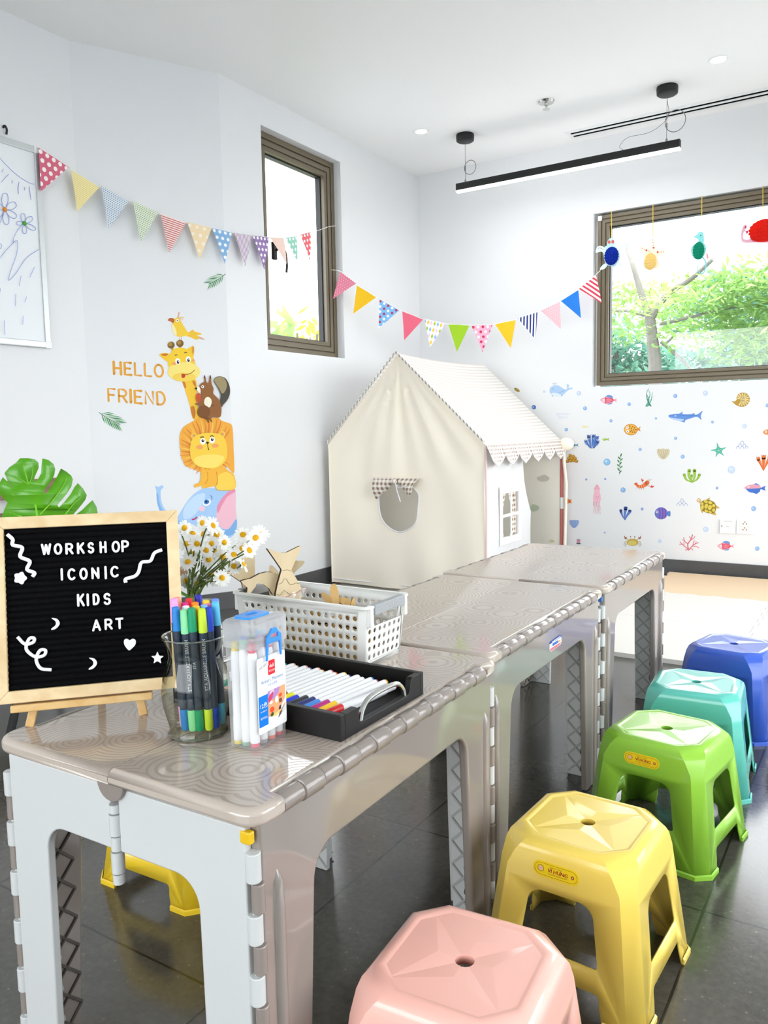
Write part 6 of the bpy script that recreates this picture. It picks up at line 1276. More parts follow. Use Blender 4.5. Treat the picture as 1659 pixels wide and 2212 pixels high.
# ------------------------------------------------------------------ glass jar of brush pens
JC = Vector((-0.868, 0.834, TZ))
def jar():
    g = clear('jar_glass', '#f7f8ee', base=0.05, edge='#8f917a', power=3.0, amt=0.75)
    m = MB(); k = 1.0
    prof = [(0.0, 0.012), (0.034, 0.013), (0.040, 0.002), (0.0445, 0.004), (0.041, 0.010), (0.044, 0.022), (0.050, 0.045), (0.0520, 0.065), (0.0490, 0.088), (0.0415, 0.108), (0.0385, 0.120), (0.0400, 0.132), (0.0465, 0.146), (0.0485, 0.150), (0.0470, 0.1512), (0.0460, 0.1495)]
    m.lathe(prof, 48, JC, caps=False)
    o = tag(m.build('glass_jar', g, origin=JC, smooth=80), 'clear bulbous glass jar full of brush pens on the nearest table', 'jar')
    m = MB(); m.tube([JC + Vector((0.0475 * math.cos(a), 0.0475 * math.sin(a), 0.1505)) for a in [i * 2 * pi / 48 for i in range(48)]], 0.0013, 8, closed=True); m.build('rim', clear('jar_rim_glass', '#eef0ea', base=0.35, power=2.0, amt=0.5), o)
    m = MB(); m.tube([JC + Vector((0.0425 * math.cos(a), 0.0425 * math.sin(a), 0.003)) for a in [i * 2 * pi / 48 for i in range(48)]], 0.0022, 8, closed=True); m.build('foot_ring', clear('jar_foot_glass', '#dfe2d6', base=0.2, power=2.0, amt=0.5), o)
jar()
M_PEN = paint('#2b3749', 0.35, 0.5, name='dark_slate_pen_barrel')
def brush_pen(col, tipcol, foot, head, nm):
    foot, head = Vector(foot), Vector(head); d = (head - foot).normalized(); L = (head - foot).length
    t = thing('brush_pen', '%s capped dark brush pen standing in the glass jar' % nm, 'marker pen', foot, 'brush pens in the glass jar'); r = 0.0064
    m = MB(); m.lathe([(0.0, 0.0305), (r * .96, 0.031), (r * .96, L - 0.034), (0.0, L - 0.0335)], 14, foot, ax=d, caps=False); o = m.build('barrel', M_PEN, t)
    m = MB(); m.lathe([(0.0, L - 0.0005), (r * .55, L - 0.001), (r * .62, L), (r * .84, L - 0.0008), (r * .88, L - 0.006), (r * .92, L - 0.009), (r * 1.04, L - 0.035), (r * 0.9, L - 0.0355)], 16, foot, ax=d, caps=False); m.build('cap', paint(col, 0.35, 0.4), t)
    m = MB(); m.lathe([(0.0, 0.0), (r * .8, 0.0), (r * .98, 0.003), (r * 1.0, 0.032), (r * 0.9, 0.0325)], 16, foot, ax=d, caps=False); m.build('end_cap', paint(tipcol, 0.35, 0.4), t)
    return t, o, d, L
# pen tops read off the photo: (px, py, depth offset from the near side), colour
PENS = [((375, 1293), 0.012, '#e9a3dc', 'lilac pink'), ((379, 1311), 0.0, '#2d83d2', 'mid blue'), ((397, 1317), -.004, '#8ee0a4', 'mint green'), ((413, 1313), -.004, '#179a6c', 'emerald green'), ((436, 1315), -.002, '#cbe83a', 'lime yellow'), ((456, 1313), 0.002, '#1a45c0', 'royal blue'),
        ((382, 1290), 0.040, '#f0a184', 'salmon'), ((408, 1293), 0.044, '#e8323a', 'red'), ((399, 1302), 0.024, '#e2298a', 'magenta'), ((421, 1301), 0.026, '#f58a1c', 'orange'), ((428, 1285), 0.052, '#2c2aa8', 'indigo'), ((445, 1297), 0.036, '#f2d93c', 'sunny yellow'), ((468, 1293), 0.040, '#6a8ae0', 'periwinkle'), ((465, 1300), 0.024, '#5cc0e8', 'turquoise blue'), ((440, 1307), 0.018, '#86bff0', 'pale blue'), ((401, 1309), 0.012, '#f4f2f4', 'white'), ((423, 1309), 0.010, '#f7c92e', 'amber'), ((449, 1304), 0.028, '#f08ab4', 'rose')]
pen_objs = []
for i, ((px, py), off, col, nm) in enumerate(PENS):
    ctr = JC + Vector((0, 0, 0)); head = at_pl(px, py, JC + Vector((-0.53, 0.84, 0)) * (off - 0.024) * 1.1, Vector((-0.53, 0.84, 0)).normalized())
    rel = Vector((head.x - JC.x, head.y - JC.y, 0)); 
    if rel.length > 0.034: rel *= 0.034 / rel.length; head = Vector((JC.x + rel.x, JC.y + rel.y, head.z))
    side = Vector((0.84, 0.53, 0)); foot = JC + rel * 0.92 + side * 0.005 + Vector((0, 0, 0.0135))
    t, o, d, L = brush_pen(col, col, foot, head, nm); pen_objs.append((t, o, foot, d, L, nm))
INK = paint('#c9cdd2', 0.4, name='silver_ink')
for t, o, foot, d, L, nm in pen_objs:
    if nm in ('mint green', 'lime yellow', 'emerald green'):
        toc = (CAM - foot); toc = (toc - d * toc.dot(d)).normalized(); sd = toc.cross(d).normalized()
        if nm == 'emerald green': a0, txt, sc = 0.2, 'STA', 0.006
        else: a0, txt, sc = 0.0, 'STA AQUARELLE BRUSH', 0.0072
        r = 0.0064 * 0.96 + 0.0002
        def wrap(x, y, z): a = y / r + a0; h = 0.1 + x; return foot + d * h + (toc * math.cos(a) + sd * math.sin(a)) * r
        m = MB(); m.text(txt, sc, wrap); m.build('lettering', INK, o, smooth=0, recalc=False)

# ------------------------------------------------------------------ plastic case of art markers
def marker_case():
    P0 = Vector((-0.742, 0.8215, TZ)); u = Vector((-1, -0.09, 0)).normalized(); v = Vector((-0.03, 1.0, 0)).normalized(); W_, D_, ZB, ZT = 0.047, 0.072, 0.153, 0.186
    t = thing('marker_case', 'clear plastic marker case with blue handle and latch on the nearest table', 'marker case', P0 + u * W_ / 2 + v * D_ / 2)
    P = lambda a, b_, z: P0 + u * a + v * b_ + Vector((0, 0, z))
    def shell(x0, y0, x1, y1, za, zb, r, th, grow=0.0, top=False, bottom=False):
        m = MB(); q0 = rrect(x0, y0, x1, y1, r, 4); q1 = rrect(x0 - grow, y0 - grow, x1 + grow, y1 + grow, r, 4); n = len(q0)
        vs = [P(a, b_, za) for a, b_ in q0] + [P(a, b_, zb) for a, b_ in q1]; fs = [(i, (i + 1) % n, n + (i + 1) % n, n + i) for i in range(n)]
        if top: fs.append(tuple(n + i for i in range(n)))
        if bottom: fs.append(tuple(reversed(range(n))))
        m.add(vs, fs); return m
    pl = clear('milky_case_plastic', '#fbfcfd', film=0.24, filmcol='#fcfcfd', base=0.05)
    shell(0, 0, W_, D_, 0.0005, ZB, 0.006, 0, 0.002, bottom=True).build('case_body', pl, t, smooth=50)
    m = shell(-0.0045, -0.0045, W_ + 0.0045, D_ + 0.0045, ZB - 0.006, ZT - 0.004, 0.007, 0, 0.0)
    q = rrect(-0.0045, -0.0045, W_ + 0.0045, D_ + 0.0045, 0.007, 4); q2 = rrect(-0.001, -0.001, W_ + 0.001, D_ + 0.001, 0.006, 4); n = len(q); m.add([P(a, b_, ZT - 0.004) for a, b_ in q] + [P(a, b_, ZT) for a, b_ in q2], [(i, (i + 1) % n, n + (i + 1) % n, n + i) for i in range(n)] + [tuple(n + i for i in range(n))]); m.build('lid', clear('milky_lid_plastic', '#fbfcfd', film=0.34, filmcol='#fbfcfe', base=0.06), t, smooth=50)
    BL = paint('#2f8fe6', 0.3, 0.5, name='bright_blue_plastic')
    m = MB(); m.plate(rrect(0.012, 0.010, W_ - 0.004, D_ - 0.012, 0.008), [rrect(0.024, 0.024, W_ - 0.013, D_ - 0.026, 0.004)], 0.004, lambda a, b_, w_: P(a, b_, ZT - 0.001 + w_)); m.build('carry_handle', BL, t, smooth=40, bevel=0.001)
    fr = lambda a, b_, w_=0.0: P(-0.002 - w_, a, b_)        # the wide label side, facing +x
    m = MB(); m.plate([(0.020, 0.126), (0.0225, 0.126), (0.026, 0.150), (0.050, 0.150), (0.052, 0.128), (0.0545, 0.128), (0.055, 0.160), (0.048, 0.165), (0.044, 0.171), (0.034, 0.171), (0.029, 0.165), (0.0215, 0.160)], [R4(0.031, 0.047, 0.157, 0.163)], 0.003, lambda a, b_, w_: fr(a, b_, w_ + 0.0035)); m.build('latch', BL, t, smooth=40, bevel=0.0008)
    # printed card on that side
    m = MB(); LAB = paint('#f8f9fa', 0.35, name='label_white'); m.plate(rrect(0.004, 0.022, 0.068, 0.132, 0.003), [], 0.0004, lambda a, b_, w_: fr(a, b_, w_ + 0.0006)); lab = m.build('label', LAB, t, smooth=0)
    A = Art(lambda x, y, w_: fr(0.004 + x, 0.022 + y, 0.0012 + w_), (0, 0, 1.0), 0.00006, 0.0)
    A.poly('#e3202f', rrect(0.024, 0.081, 0.040, 0.102, 0.002), False); A.poly('#0f7ae0', R4(0.001, 0.0215, 0.010, 0.055), False)
    A.poly('#f0a877', R4(0.0215, 0.062, 0.020, 0.058), False); A.poly('#b48ac6', [(0.0215, 0.058), (0.050, 0.058), (0.046, 0.049), (0.034, 0.043), (0.0215, 0.045)], False); A.poly('#e8c6dd', [(0.026, 0.056), (0.036, 0.057), (0.030, 0.048)]); A.poly('#d1456a', [(0.0225, 0.048), (0.033, 0.055), (0.032, 0.047), (0.024, 0.041)]); A.ell('#f3dfe6', 0.028, 0.040, 0.004, 0.0025); A.ell('#e8552a', 0.030, 0.029, 0.005, 0.004); A.ell('#e8552a', 0.050, 0.045, 0.0035, 0.003); A.ell('#f0eeee', 0.041, 0.041, 0.004, 0.005); A.poly('#7d4a2a', R4(0.047, 0.053, 0.034, 0.040), False); A.poly('#f1cf7d', [(0.030, 0.020), (0.050, 0.024), (0.045, 0.019), (0.036, 0.017)]); A.poly('#3c5a2c', [(0.026, 0.022), (0.031, 0.025), (0.033, 0.021), (0.028, 0.019)])
    A.poly('#dfe2e5', [(0.062, 0.041), (0.062, 0.033), (0.051, 0.024), (0.049, 0.028)], False); A.poly('#d0d3d6', [(0.062, 0.030), (0.062, 0.021), (0.054, 0.017), (0.050, 0.021)], False); A.poly('#2c2438', [(0.051, 0.030), (0.049, 0.024), (0.045, 0.024), (0.047, 0.029)], False); A.poly('#5a4a44', [(0.053, 0.022), (0.050, 0.017), (0.043, 0.012), (0.048, 0.020)], False); A.build('print', lab, 0.4, origin=None)
    m = MB(); tx = lambda ox, oy, w_=0.0016: (lambda x, y, z: fr(0.004 + ox + x, 0.022 + oy + y, w_))
    m.text('deli', 0.0078, tx(0.032, 0.094), 0); m.text('\u5f97\u529b\u6587\u5177', 0.0034, tx(0.032, 0.0865), 0); m.text('12\u8272', 0.0088, tx(0.0112, 0.040), 0); m.text('No.70806-12', 0.0026, tx(0.0112, 0.032), 0); m.text('\u5feb\u5e72\u9632\u6c34', 0.0038, tx(0.0115, 0.022), 0)
    m.text("Artist's Markers", 0.0077, tx(0.0325, 0.074), 1); m.text('\u6c34\u6027\u9a6c\u514b\u7b14', 0.0046, tx(0.0325, 0.0665), 1); m.build('lettering', [paint('#ffffff', 0.4, name='print_white'), paint('#7d97c9', 0.4, name='print_blue')], lab, smooth=0, recalc=False)
    m = MB(); m.plate(R4(0.002, 0.028, 0.112, 0.121), [], 0.0003, lambda a, b_, w_: fr(a, b_ + a * 0.22, w_ + 0.0020)); pt = m.build('price_tag', paint('#f4f4f2', 0.5, name='tag_white'), t, smooth=0)
    m = MB(); m.text('60.000', 0.0062, lambda x, y, z: fr(0.016 + x, 0.1195 + y + x * 0.22, 0.0025)); m.build('lettering', paint('#8a8d92', 0.5, name='tag_ink'), pt, smooth=0, recalc=False)
    cols = [('#d8405f', 'crimson'), ('#6fae92', 'sage green'), ('#e9cf3f', 'yellow'), ('#8f8d90', 'grey'), ('#e8b8c0', 'blush'), ('#4f6fc0', 'blue'), ('#f0653f', 'orange red'), ('#9a78c0', 'violet'), ('#3a8a58', 'green'), ('#df3a4d', 'red'), ('#4a4a50', 'charcoal'), ('#70c0e0', 'sky blue')]
    WB = paint('#f3f3f2', 0.35, 0.4, name='white_marker_barrel')
    for i, (c, nm) in enumerate(cols):
        a, b_ = 0.0090 + (i % 3) * 0.0146, 0.0095 + (i // 3) * 0.0177; o_ = P(a, b_, 0.002); hgt = 0.150 + (0.004 if i % 2 else 0)
        q = thing('art_marker', 'white art marker with %s ends inside the clear case' % nm, 'marker pen', o_, 'art markers in the clear case'); r = 0.0071
        m = MB(); m.lathe([(0.0, 0.0005), (r * .9, 0.001), (r, 0.006), (r, 0.0065)], 14, o_, caps=False); m.lathe([(r * .8, hgt - 0.012), (r * .78, hgt), (0.0, hgt + 0.0005)], 14, o_, caps=False); m.build('colour_end', paint(c, 0.35, 0.4), q)
        m = MB(); m.lathe([(r * .95, 0.0065), (r, 0.007), (r, 0.040), (r * .94, 0.041), (r * .94, 0.108), (r, 0.109), (r, hgt - 0.018), (r * .82, hgt - 0.012), (0.0, hgt - 0.0118)], 14, o_, caps=False); m.build('barrel', WB, q)
marker_case()

# ------------------------------------------------------------------ black tray of felt pens
def tray():
    x0, x1, y0, y1, h, th = -1.000, -0.655, 0.907, 1.150, 0.040, 0.011
    t = thing('wooden_tray', 'black wooden tray with metal handle holding white felt pens at the table edge', 'tray', ((x0 + x1) / 2, (y0 + y1) / 2, TZ))
    m = MB(); m.bb((x0 + 0.004, y0 + 0.004, TZ + 0.0005), (x1 - 0.004, y1 - 0.004, TZ + 0.008)); m.build('base', M_BLACKW, t, smooth=0)
    for ya, yb in ((y0, y0 + th), (y1 - th, y1)): m = MB(); m.bb((x0, ya, TZ + 0.0005), (x1, yb, TZ + h)); m.build('long_wall', M_BLACKW, t, smooth=0, bevel=0.0012)
    for xa in (x0, x1 - th):
        m = MB(); a, b_ = y0 + th, y1 - th
        m.plate([(a, 0.0005), (b_, 0.0005), (b_, h), (b_ - 0.026, h)] + [(b_ - 0.030, h - 0.004), (b_ - 0.034, 0.020), (b_ - 0.040, 0.014), (a + 0.042, 0.014), (a + 0.037, 0.019), (a + 0.035, h - 0.004), (a + 0.031, h), (a, h)], [], th, lambda u, v, w_: Vector((xa + w_, u, TZ + v))); m.build('end_wall', M_BLACKW, t, smooth=0, bevel=0.0012)
        xm = xa + th / 2; m = MB(); pts = crom([(xm, a + 0.046, TZ + 0.012), (xm, a + 0.052, TZ + 0.027), (xm, a + 0.070, TZ + 0.040), (xm, (a + b_) / 2, TZ + 0.043), (xm, b_ - 0.068, TZ + 0.040), (xm, b_ - 0.050, TZ + 0.027), (xm, b_ - 0.044, TZ + 0.012)], False, 5)
        m.tube(pts, 0.0042, 10, flat=1.0); m.build('handle', M_CHROME, t)
    cols = [('#d3201f', 'red'), ('#f6c90c', 'yellow'), ('#c01c86', 'magenta'), ('#3f8ce4', 'light blue'), ('#182a78', 'navy'), ('#23282c', 'black'), ('#1638dc', 'strong blue'), ('#f2ec1e', 'lemon'), ('#b5652c', 'brown'), ('#f08a2a', 'orange'), ('#8c8f96', 'grey'), ('#7a3fa0', 'purple'), ('#e88aa0', 'pink'), ('#d9a520', 'ochre'), ('#58a84a', 'green'), ('#f0b09a', 'peach'), ('#2b9a98', 'teal'), ('#4fb8a0', 'sea green'), ('#96c83c', 'lime'), ('#2f6b3c', 'dark green')]
    ends = ['#a81c4a', '#e0a41c', '#a02a5c', '#2f6fc4', '#e6e6e6', '#e6e6e6', '#23307c', '#f0d23c', '#e06a3a', '#d05a70', '#d49a3c', '#e8907a', '#6d6a8c', '#c87a7a', '#7a6a50', '#d8a090', '#3a8a88', '#4a9a88', '#80a840', '#2f5a3c']
    WB = paint('#f4f4f5', 0.4, 0.4, name='white_felt_pen_barrel')
    zf = TZ + 0.0085
    for i, (c, nm) in enumerate(cols):
        r = 0.0062; x = x1 - 0.036 - i * 0.0141; a = Vector((x - 0.012, y0 + 0.024 + (0.006 if i % 3 else 0.0), zf + 0.017)); b_ = Vector((x + (0.010 if i == 0 else 0.002), y1 - 0.050 + (0.007 if i % 2 else 0.0), zf + 0.017)); d = (b_ - a).normalized(); L = (b_ - a).length
        q = thing('felt_pen', 'white felt pen with %s cap lying in the black tray' % nm, 'marker pen', a, 'felt pens in the black tray')
        m = MB(); m.lathe([(0.0, 0.0), (r * .82, 0.001), (r * .95, 0.004), (r * 1.06, 0.038), (0.0, 0.0385)], 14, a, ax=d, caps=False); m.build('cap', paint(c, 0.3, 0.5), q)
        m = MB(); m.lathe([(0.0, 0.0382), (r, 0.0385), (r, L - 0.005), (0.0, L - 0.0048)], 14, a, ax=d, caps=False); m.build('barrel', WB, q)
        m = MB(); m.lathe([(r * .92, L - 0.005), (r * .9, L - 0.001), (0.0, L)], 14, a, ax=d, caps=False); m.build('end_plug', paint(ends[i], 0.35, 0.4), q)
    # a lower layer the visible pens lie on
    for i in range(17):
        r = 0.0062; x = x1 - 0.046 - i * 0.0165; c, nm = cols[(i * 7 + 3) % 20]; a = Vector((x - 0.012, y0 + 0.022, zf + r * 0.75)); b_ = Vector((x, y1 - 0.052, zf + r * 0.75)); d = (b_ - a).normalized(); L = (b_ - a).length
        q = thing('felt_pen', 'white felt pen in the lower layer of the black tray, beneath the other pens', 'marker pen', a, 'felt pens in the lower layer of the black tray')
        m = MB(); m.lathe([(0.0, 0.0), (r * .95, 0.004), (r, 0.038), (0.0, 0.0385)], 12, a, ax=d, caps=False); m.build('cap', paint(c, 0.3, 0.5), q)
        m = MB(); m.lathe([(0.0, 0.0382), (r, 0.0385), (r, L), (0.0, L + 0.0002)], 12, a, ax=d, caps=False); m.build('barrel', WB, q)
tray()

# ------------------------------------------------------------------ perforated basket of plywood pieces
def basket():
    cx_, cy_ = -0.980, 1.2925; LX, LY, h = 0.326, 0.146, 0.119; bx, by = 0.305, 0.128
    t = thing('perforated_basket', 'white perforated plastic basket full of plywood shapes on the nearest table', 'basket', (cx_, cy_, TZ)); WP = paint('#f0f0ec', 0.35, 0.5, name='ivory_white_plastic')
    def side(m, wid_b, wid_t, off_b, off_t, rotk, cols, rows, z0, z1, rad, slot=False):
        rot = Matrix.Rotation(rotk * pi / 2, 3, 'Z')
        def S(u, v): f = v / h; return Vector((cx_, cy_, TZ)) + rot @ Vector((u * (wid_b + (wid_t - wid_b) * f) * 0.5, -(off_b + (off_t - off_b) * f) * 0.5, v))
        U0, U1 = -0.90, 0.90; cw = (U1 - U0) / cols; ch_ = (z1 - z0) / rows
        def quad(a, b_, c, d): m.add([S(a, c), S(b_, c), S(b_, d), S(a, d)], [(0, 1, 2, 3)])
        for i in range(cols):
            for j in range(rows):
                uc, zc = U0 + cw * (i + .5), z0 + ch_ * (j + .5); per = []; hol = []; half = (wid_b + wid_t) * 0.25
                for k in range(16):
                    a = 2 * pi * k / 16 + pi / 4; c, s = math.cos(a), math.sin(a); q = max(abs(c), abs(s)); per.append(S(uc + c / q * cw / 2, zc + s / q * ch_ / 2)); hol.append(S(uc + c * rad / half, zc + s * rad))
                m.add(per + hol, [(k, (k + 1) % 16, 16 + (k + 1) % 16, 16 + k) for k in range(16)])
        for a, b_ in ((-1, U0), (U1, 1)): quad(a, b_, 0.0, h)
        quad(U0, U1, 0.0, z0)
        if slot: 
            for a, b_ in ((U0, -0.62), (0.62, U1)): quad(a, b_, z1, h)
            quad(-0.62, 0.62, h - 0.012, h); quad(-0.62, -0.55, z1, z1 + 0.004)
        else: quad(U0, U1, z1, h)
    m = MB()
    for k in (0, 2): side(m, bx, LX, by, LY, k, 17, 5, 0.008, 0.104, 0.0050)
    for k in (1, 3): side(m, by, LY, bx, LX, k, 7, 4, 0.008, 0.076, 0.0048, True)
    m.plate(rrect(cx_ - bx / 2, cy_ - by / 2, cx_ + bx / 2, cy_ + by / 2, 0.004), [], 0, lambda u, v, w_: Vector((u, v, TZ + 0.001)))
    m.build('body', WP, t, smooth=30, merge=0.0002, solid=0.0018)
    m = MB(); o1 = rrect(cx_ - LX / 2 - 0.008, cy_ - LY / 2 - 0.008, cx_ + LX / 2 + 0.008, cy_ + LY / 2 + 0.008, 0.014); i1 = rrect(cx_ - LX / 2 + 0.0015, cy_ - LY / 2 + 0.0015, cx_ + LX / 2 - 0.0015, cy_ + LY / 2 - 0.0015, 0.008); m.plate(o1, [i1], 0.004, lambda u, v, w_: Vector((u, v, TZ + h - 0.003 + w_))); m.build('rim', WP, t, smooth=40, bevel=0.0012)
    for s in (-1, 1):
        m = MB(); xx = cx_ + s * (LX / 2 + 0.0035); m.bb((xx - 0.007, cy_ - 0.055, TZ + h - 0.017), (xx + 0.007, cy_ + 0.055, TZ + h + 0.003)); m.build('grip', paint('#a3a6a8', 0.5, bump=0.3, bscale=300, name='grey_grip'), t, smooth=0, bevel=0.002)
        for e in (-1, 1): m = MB(); m.bb((xx - 0.006, cy_ + e * 0.062 - 0.005, TZ + h - 0.040), (xx + 0.005, cy_ + e * 0.062 + 0.005, TZ + h + 0.002)); m.build('handle_lug', WP, t, smooth=0, bevel=0.002)
    PLY = wood('birch_plywood', '#dfc79c', '#eedcb6', 0.5, 'Z', 0.6); BURN = paint('#1c130f', 0.8, 0.2, name='laser_burnt_edge'); PLY2 = wood('golden_plywood', '#c89f5e', '#dcb87a', 0.6, 'Z', 0.6)
    Z2 = lambda x, y: (480 + x / 5.925, 1150 + y / 5.925); Z3 = lambda x, y: (380 + x / 3.318, 1110 + y / 3.318)
    def ply(Zf, pts, y, nrm, th, lab, mat=PLY, extra=None, sm=True, stack=1, cut=()):
        nrm = Vector(nrm).normalized(); q = crom(pts, True, 4) if sm else pts; px, py = Zf(*pts[0]); C0 = at_y(px, py, y)
        pts3 = [at_pl(*Zf(*p), C0, nrm) for p in q]; o_ = min(pts3, key=lambda p: p.z).copy(); z_ = thing('plywood_cutout', lab, 'wooden shape', o_, 'plywood cutouts in the basket')
        for k in range(stack):
            m = MB(); m.plate(q, [], th, lambda u, v, w_: at_pl(*Zf(u, v), C0, nrm) - nrm * (w_ + k * (th + 0.0004)), 0, 1); o = m.build('cutout', [mat, BURN], z_, smooth=0)
        if cut:
            m = MB()
            for c in cut: m.tube([at_pl(*Zf(*p), C0, nrm) + nrm * 0.0001 for p in crom(c, False, 5)], 0.0004, 4)
            m.build('engraved_line', BURN, z_)
    ply(Z2, [(45, 505), (120, 470), (255, 330), (330, 292), (415, 290), (422, 520), (400, 640), (390, 860), (300, 860), (250, 640), (150, 570)], 1.250, (0.72, -0.62, 0.2), 0.003, 'broad pale plywood fish body leaning behind the daisies', sm=False, stack=5)
    ply(Z2, [(605, 800), (600, 470), (628, 425), (690, 480), (740, 560), (760, 640), (760, 800)], 1.330, (0.5, -0.85, 0.1), 0.003, 'rounded plywood fin standing at the back of the basket')
    ply(Z2, [(935, 362), (1040, 366), (1052, 385), (1020, 430), (915, 522), (905, 700), (880, 800), (860, 600), (880, 470)], 1.325, (0.5, -0.85, 0.1), 0.003, 'pointed plywood tail piece behind the big fish tail', sm=False)
    ply(Z2, [(240, 625), (275, 612), (370, 590), (480, 530), (570, 508), (650, 512), (735, 540), (750, 560), (700, 700), (672, 815), (650, 800), (600, 720), (530, 668), (440, 648), (430, 690), (345, 802), (315, 790), (325, 710), (265, 660)], 1.226, (0.76, -0.62, 0.10), 0.003, 'arched plywood dolphin shape in the left of the basket', sm=False, stack=6)
    ply(Z2, [(575, 205), (660, 235), (755, 265), (830, 255), (930, 205), (998, 172), (1000, 195), (975, 280), (930, 380), (885, 480), (930, 560), (985, 650), (1015, 720), (1010, 900), (690, 900), (685, 790), (712, 660), (745, 540), (762, 480), (748, 455), (690, 370), (620, 270)], 1.262, (0.80, -0.56, 0.12), 0.003, 'big plywood fish tail standing upright in the basket', sm=False, stack=4, cut=([(775, 492), (830, 480), (888, 498)], [(718, 660), (760, 650), (790, 600), (820, 600), (855, 655), (890, 670), (940, 650), (985, 658)], [(690, 790), (740, 800), (790, 745), (830, 770), (860, 790)]))
    ply(Z3, [(1042, 570), (1065, 565), (1120, 605), (1150, 650), (1130, 655), (1080, 640), (1050, 600)], 1.275, (0.5, -0.8, 0.4), 0.003, 'left wing of small plywood plane shape lying in the basket', PLY2)
    ply(Z3, [(1105, 560), (1112, 515), (1132, 500), (1150, 515), (1168, 570), (1168, 620), (1172, 655), (1130, 660), (1115, 610)], 1.268, (0.6, -0.78, 0.2), 0.003, 'oval golden plywood petal standing up in the basket right half', PLY2, stack=2)
    ply(Z3, [(1165, 600), (1210, 600), (1250, 620), (1262, 655), (1200, 650), (1170, 630)], 1.285, (0.5, -0.7, 0.5), 0.003, 'flat rounded plywood piece leaning against the golden petal', PLY2, stack=2)
    ply(Z3, [(1205, 650), (1215, 620), (1240, 608), (1258, 625), (1262, 660), (1230, 670)], 1.262, (0.5, -0.8, 0.3), 0.003, 'small round plywood piece near the basket grip', PLY2)
    ply(Z3, [(1255, 670), (1258, 630), (1270, 604), (1284, 610), (1286, 650), (1280, 680)], 1.258, (0.8, -0.6, 0.2), 0.003, 'narrow plywood ear piece nearest the basket grip', PLY2)
    for k, (yy, x0_, x1_, hh) in enumerate(((cy_ - 0.0555, -0.145, 0.02, 0.085), (cy_ - 0.0515, -0.03, 0.140, 0.075), (cy_ + 0.050, -0.14, 0.10, 0.070))):
        n_ = 18; pts = [(x0_ + (x1_ - x0_) * i / n_, 0.004) for i in range(n_ + 1)] + [(x1_ - (x1_ - x0_) * i / n_, hh * (0.82 + 0.18 * math.sin(i * 0.9 + k * 2))) for i in range(n_ + 1)]
        m = MB(); m.plate(pts, [], 0.003, lambda u, v, w_: Vector((cx_ + u, yy + w_, TZ + v)), 0, 1); o = m.build('plywood_cutout', [PLY2, BURN], origin=Vector((cx_ + x0_, yy, TZ + 0.004)), smooth=0)
        tag(o, ('long wavy plywood board standing inside the basket front, left half', 'long wavy plywood board standing inside the basket front, right half', 'long wavy plywood board standing inside the basket back')[k], 'wooden shape', 'plywood cutouts in the basket')
    rk = random.Random(9)
    for k in range(12):
        x = cx_ - 0.13 + 0.022 * k; y = cy_ + rk.uniform(-.045, .04); z = TZ + 0.012 + (k % 4) * 0.017; m = MB(); n_ = Vector((rk.uniform(-.4, .4), rk.uniform(-.4, .4), 1)).normalized(); q = n_.to_track_quat('Z', 'Y'); R_ = rk.uniform(.020, .030); kk = rk.choice((3, 4, 5)); ph = rk.random() * 6
        pts = [(R_ * (1 + 0.28 * math.cos(kk * a + ph)) * math.cos(a), R_ * 0.8 * (1 + 0.28 * math.cos(kk * a + ph)) * math.sin(a)) for a in [i * 2 * pi / 28 for i in range(28)]]
        m.plate(pts, [], 0.003, lambda u, v, w_: Vector((x, y, z)) + q @ Vector((u, v, w_)), 0, 1); o = m.build('plywood_cutout', [PLY2 if k % 2 else PLY, BURN], origin=Vector((x, y, z)), smooth=0)
        tag(o, 'plywood shape at the bottom of the basket, glimpsed only through the holes', 'wooden shape', 'plywood cutouts at the bottom of the basket')
    # small zip bag
    m = MB(); C0 = at_y(*Z2(900, 780), 1.25); n_ = Vector((0.5, -0.75, 0.45)).normalized(); vs = []; N = 12; c4 = [Z2(760, 830), Z2(1075, 700), Z2(1110, 790), Z2(850, 900)]
    for i in range(N + 1):
        for j in range(7): f, g = i / N, j / 6; a = (c4[0][0] + (c4[1][0] - c4[0][0]) * f, c4[0][1] + (c4[1][1] - c4[0][1]) * f); b_ = (c4[3][0] + (c4[2][0] - c4[3][0]) * f, c4[3][1] + (c4[2][1] - c4[3][1]) * f); vs.append(at_pl(a[0] + (b_[0] - a[0]) * g, a[1] + (b_[1] - a[1]) * g, C0, n_) + n_ * 0.004 * math.sin(f * 17 + g * 5))
    m.add(vs, [(i * 7 + j, i * 7 + j + 1, i * 7 + j + 8, i * 7 + j + 7) for i in range(N) for j in range(6)]); o_ = sum(vs, Vector((0, 0, 0))) / len(vs)
    bag = m.build('zip_bag', clear('bag_film', '#f6f6f6', film=0.22, filmcol='#ffffff', base=0.12, rough=0.12), origin=o_, smooth=60, recalc=False); tag(bag, 'small clear plastic zip bag lying in the basket in front of the fish tail', 'plastic bag')
    m = MB(); m.tube([v + n_ * 0.0006 for v in vs[1::7]], 0.0008, 5); m.build('red_zip_line', paint('#d9a0a0', 0.5, name='pale_red_strip'), bag, origin=o_)
basket()
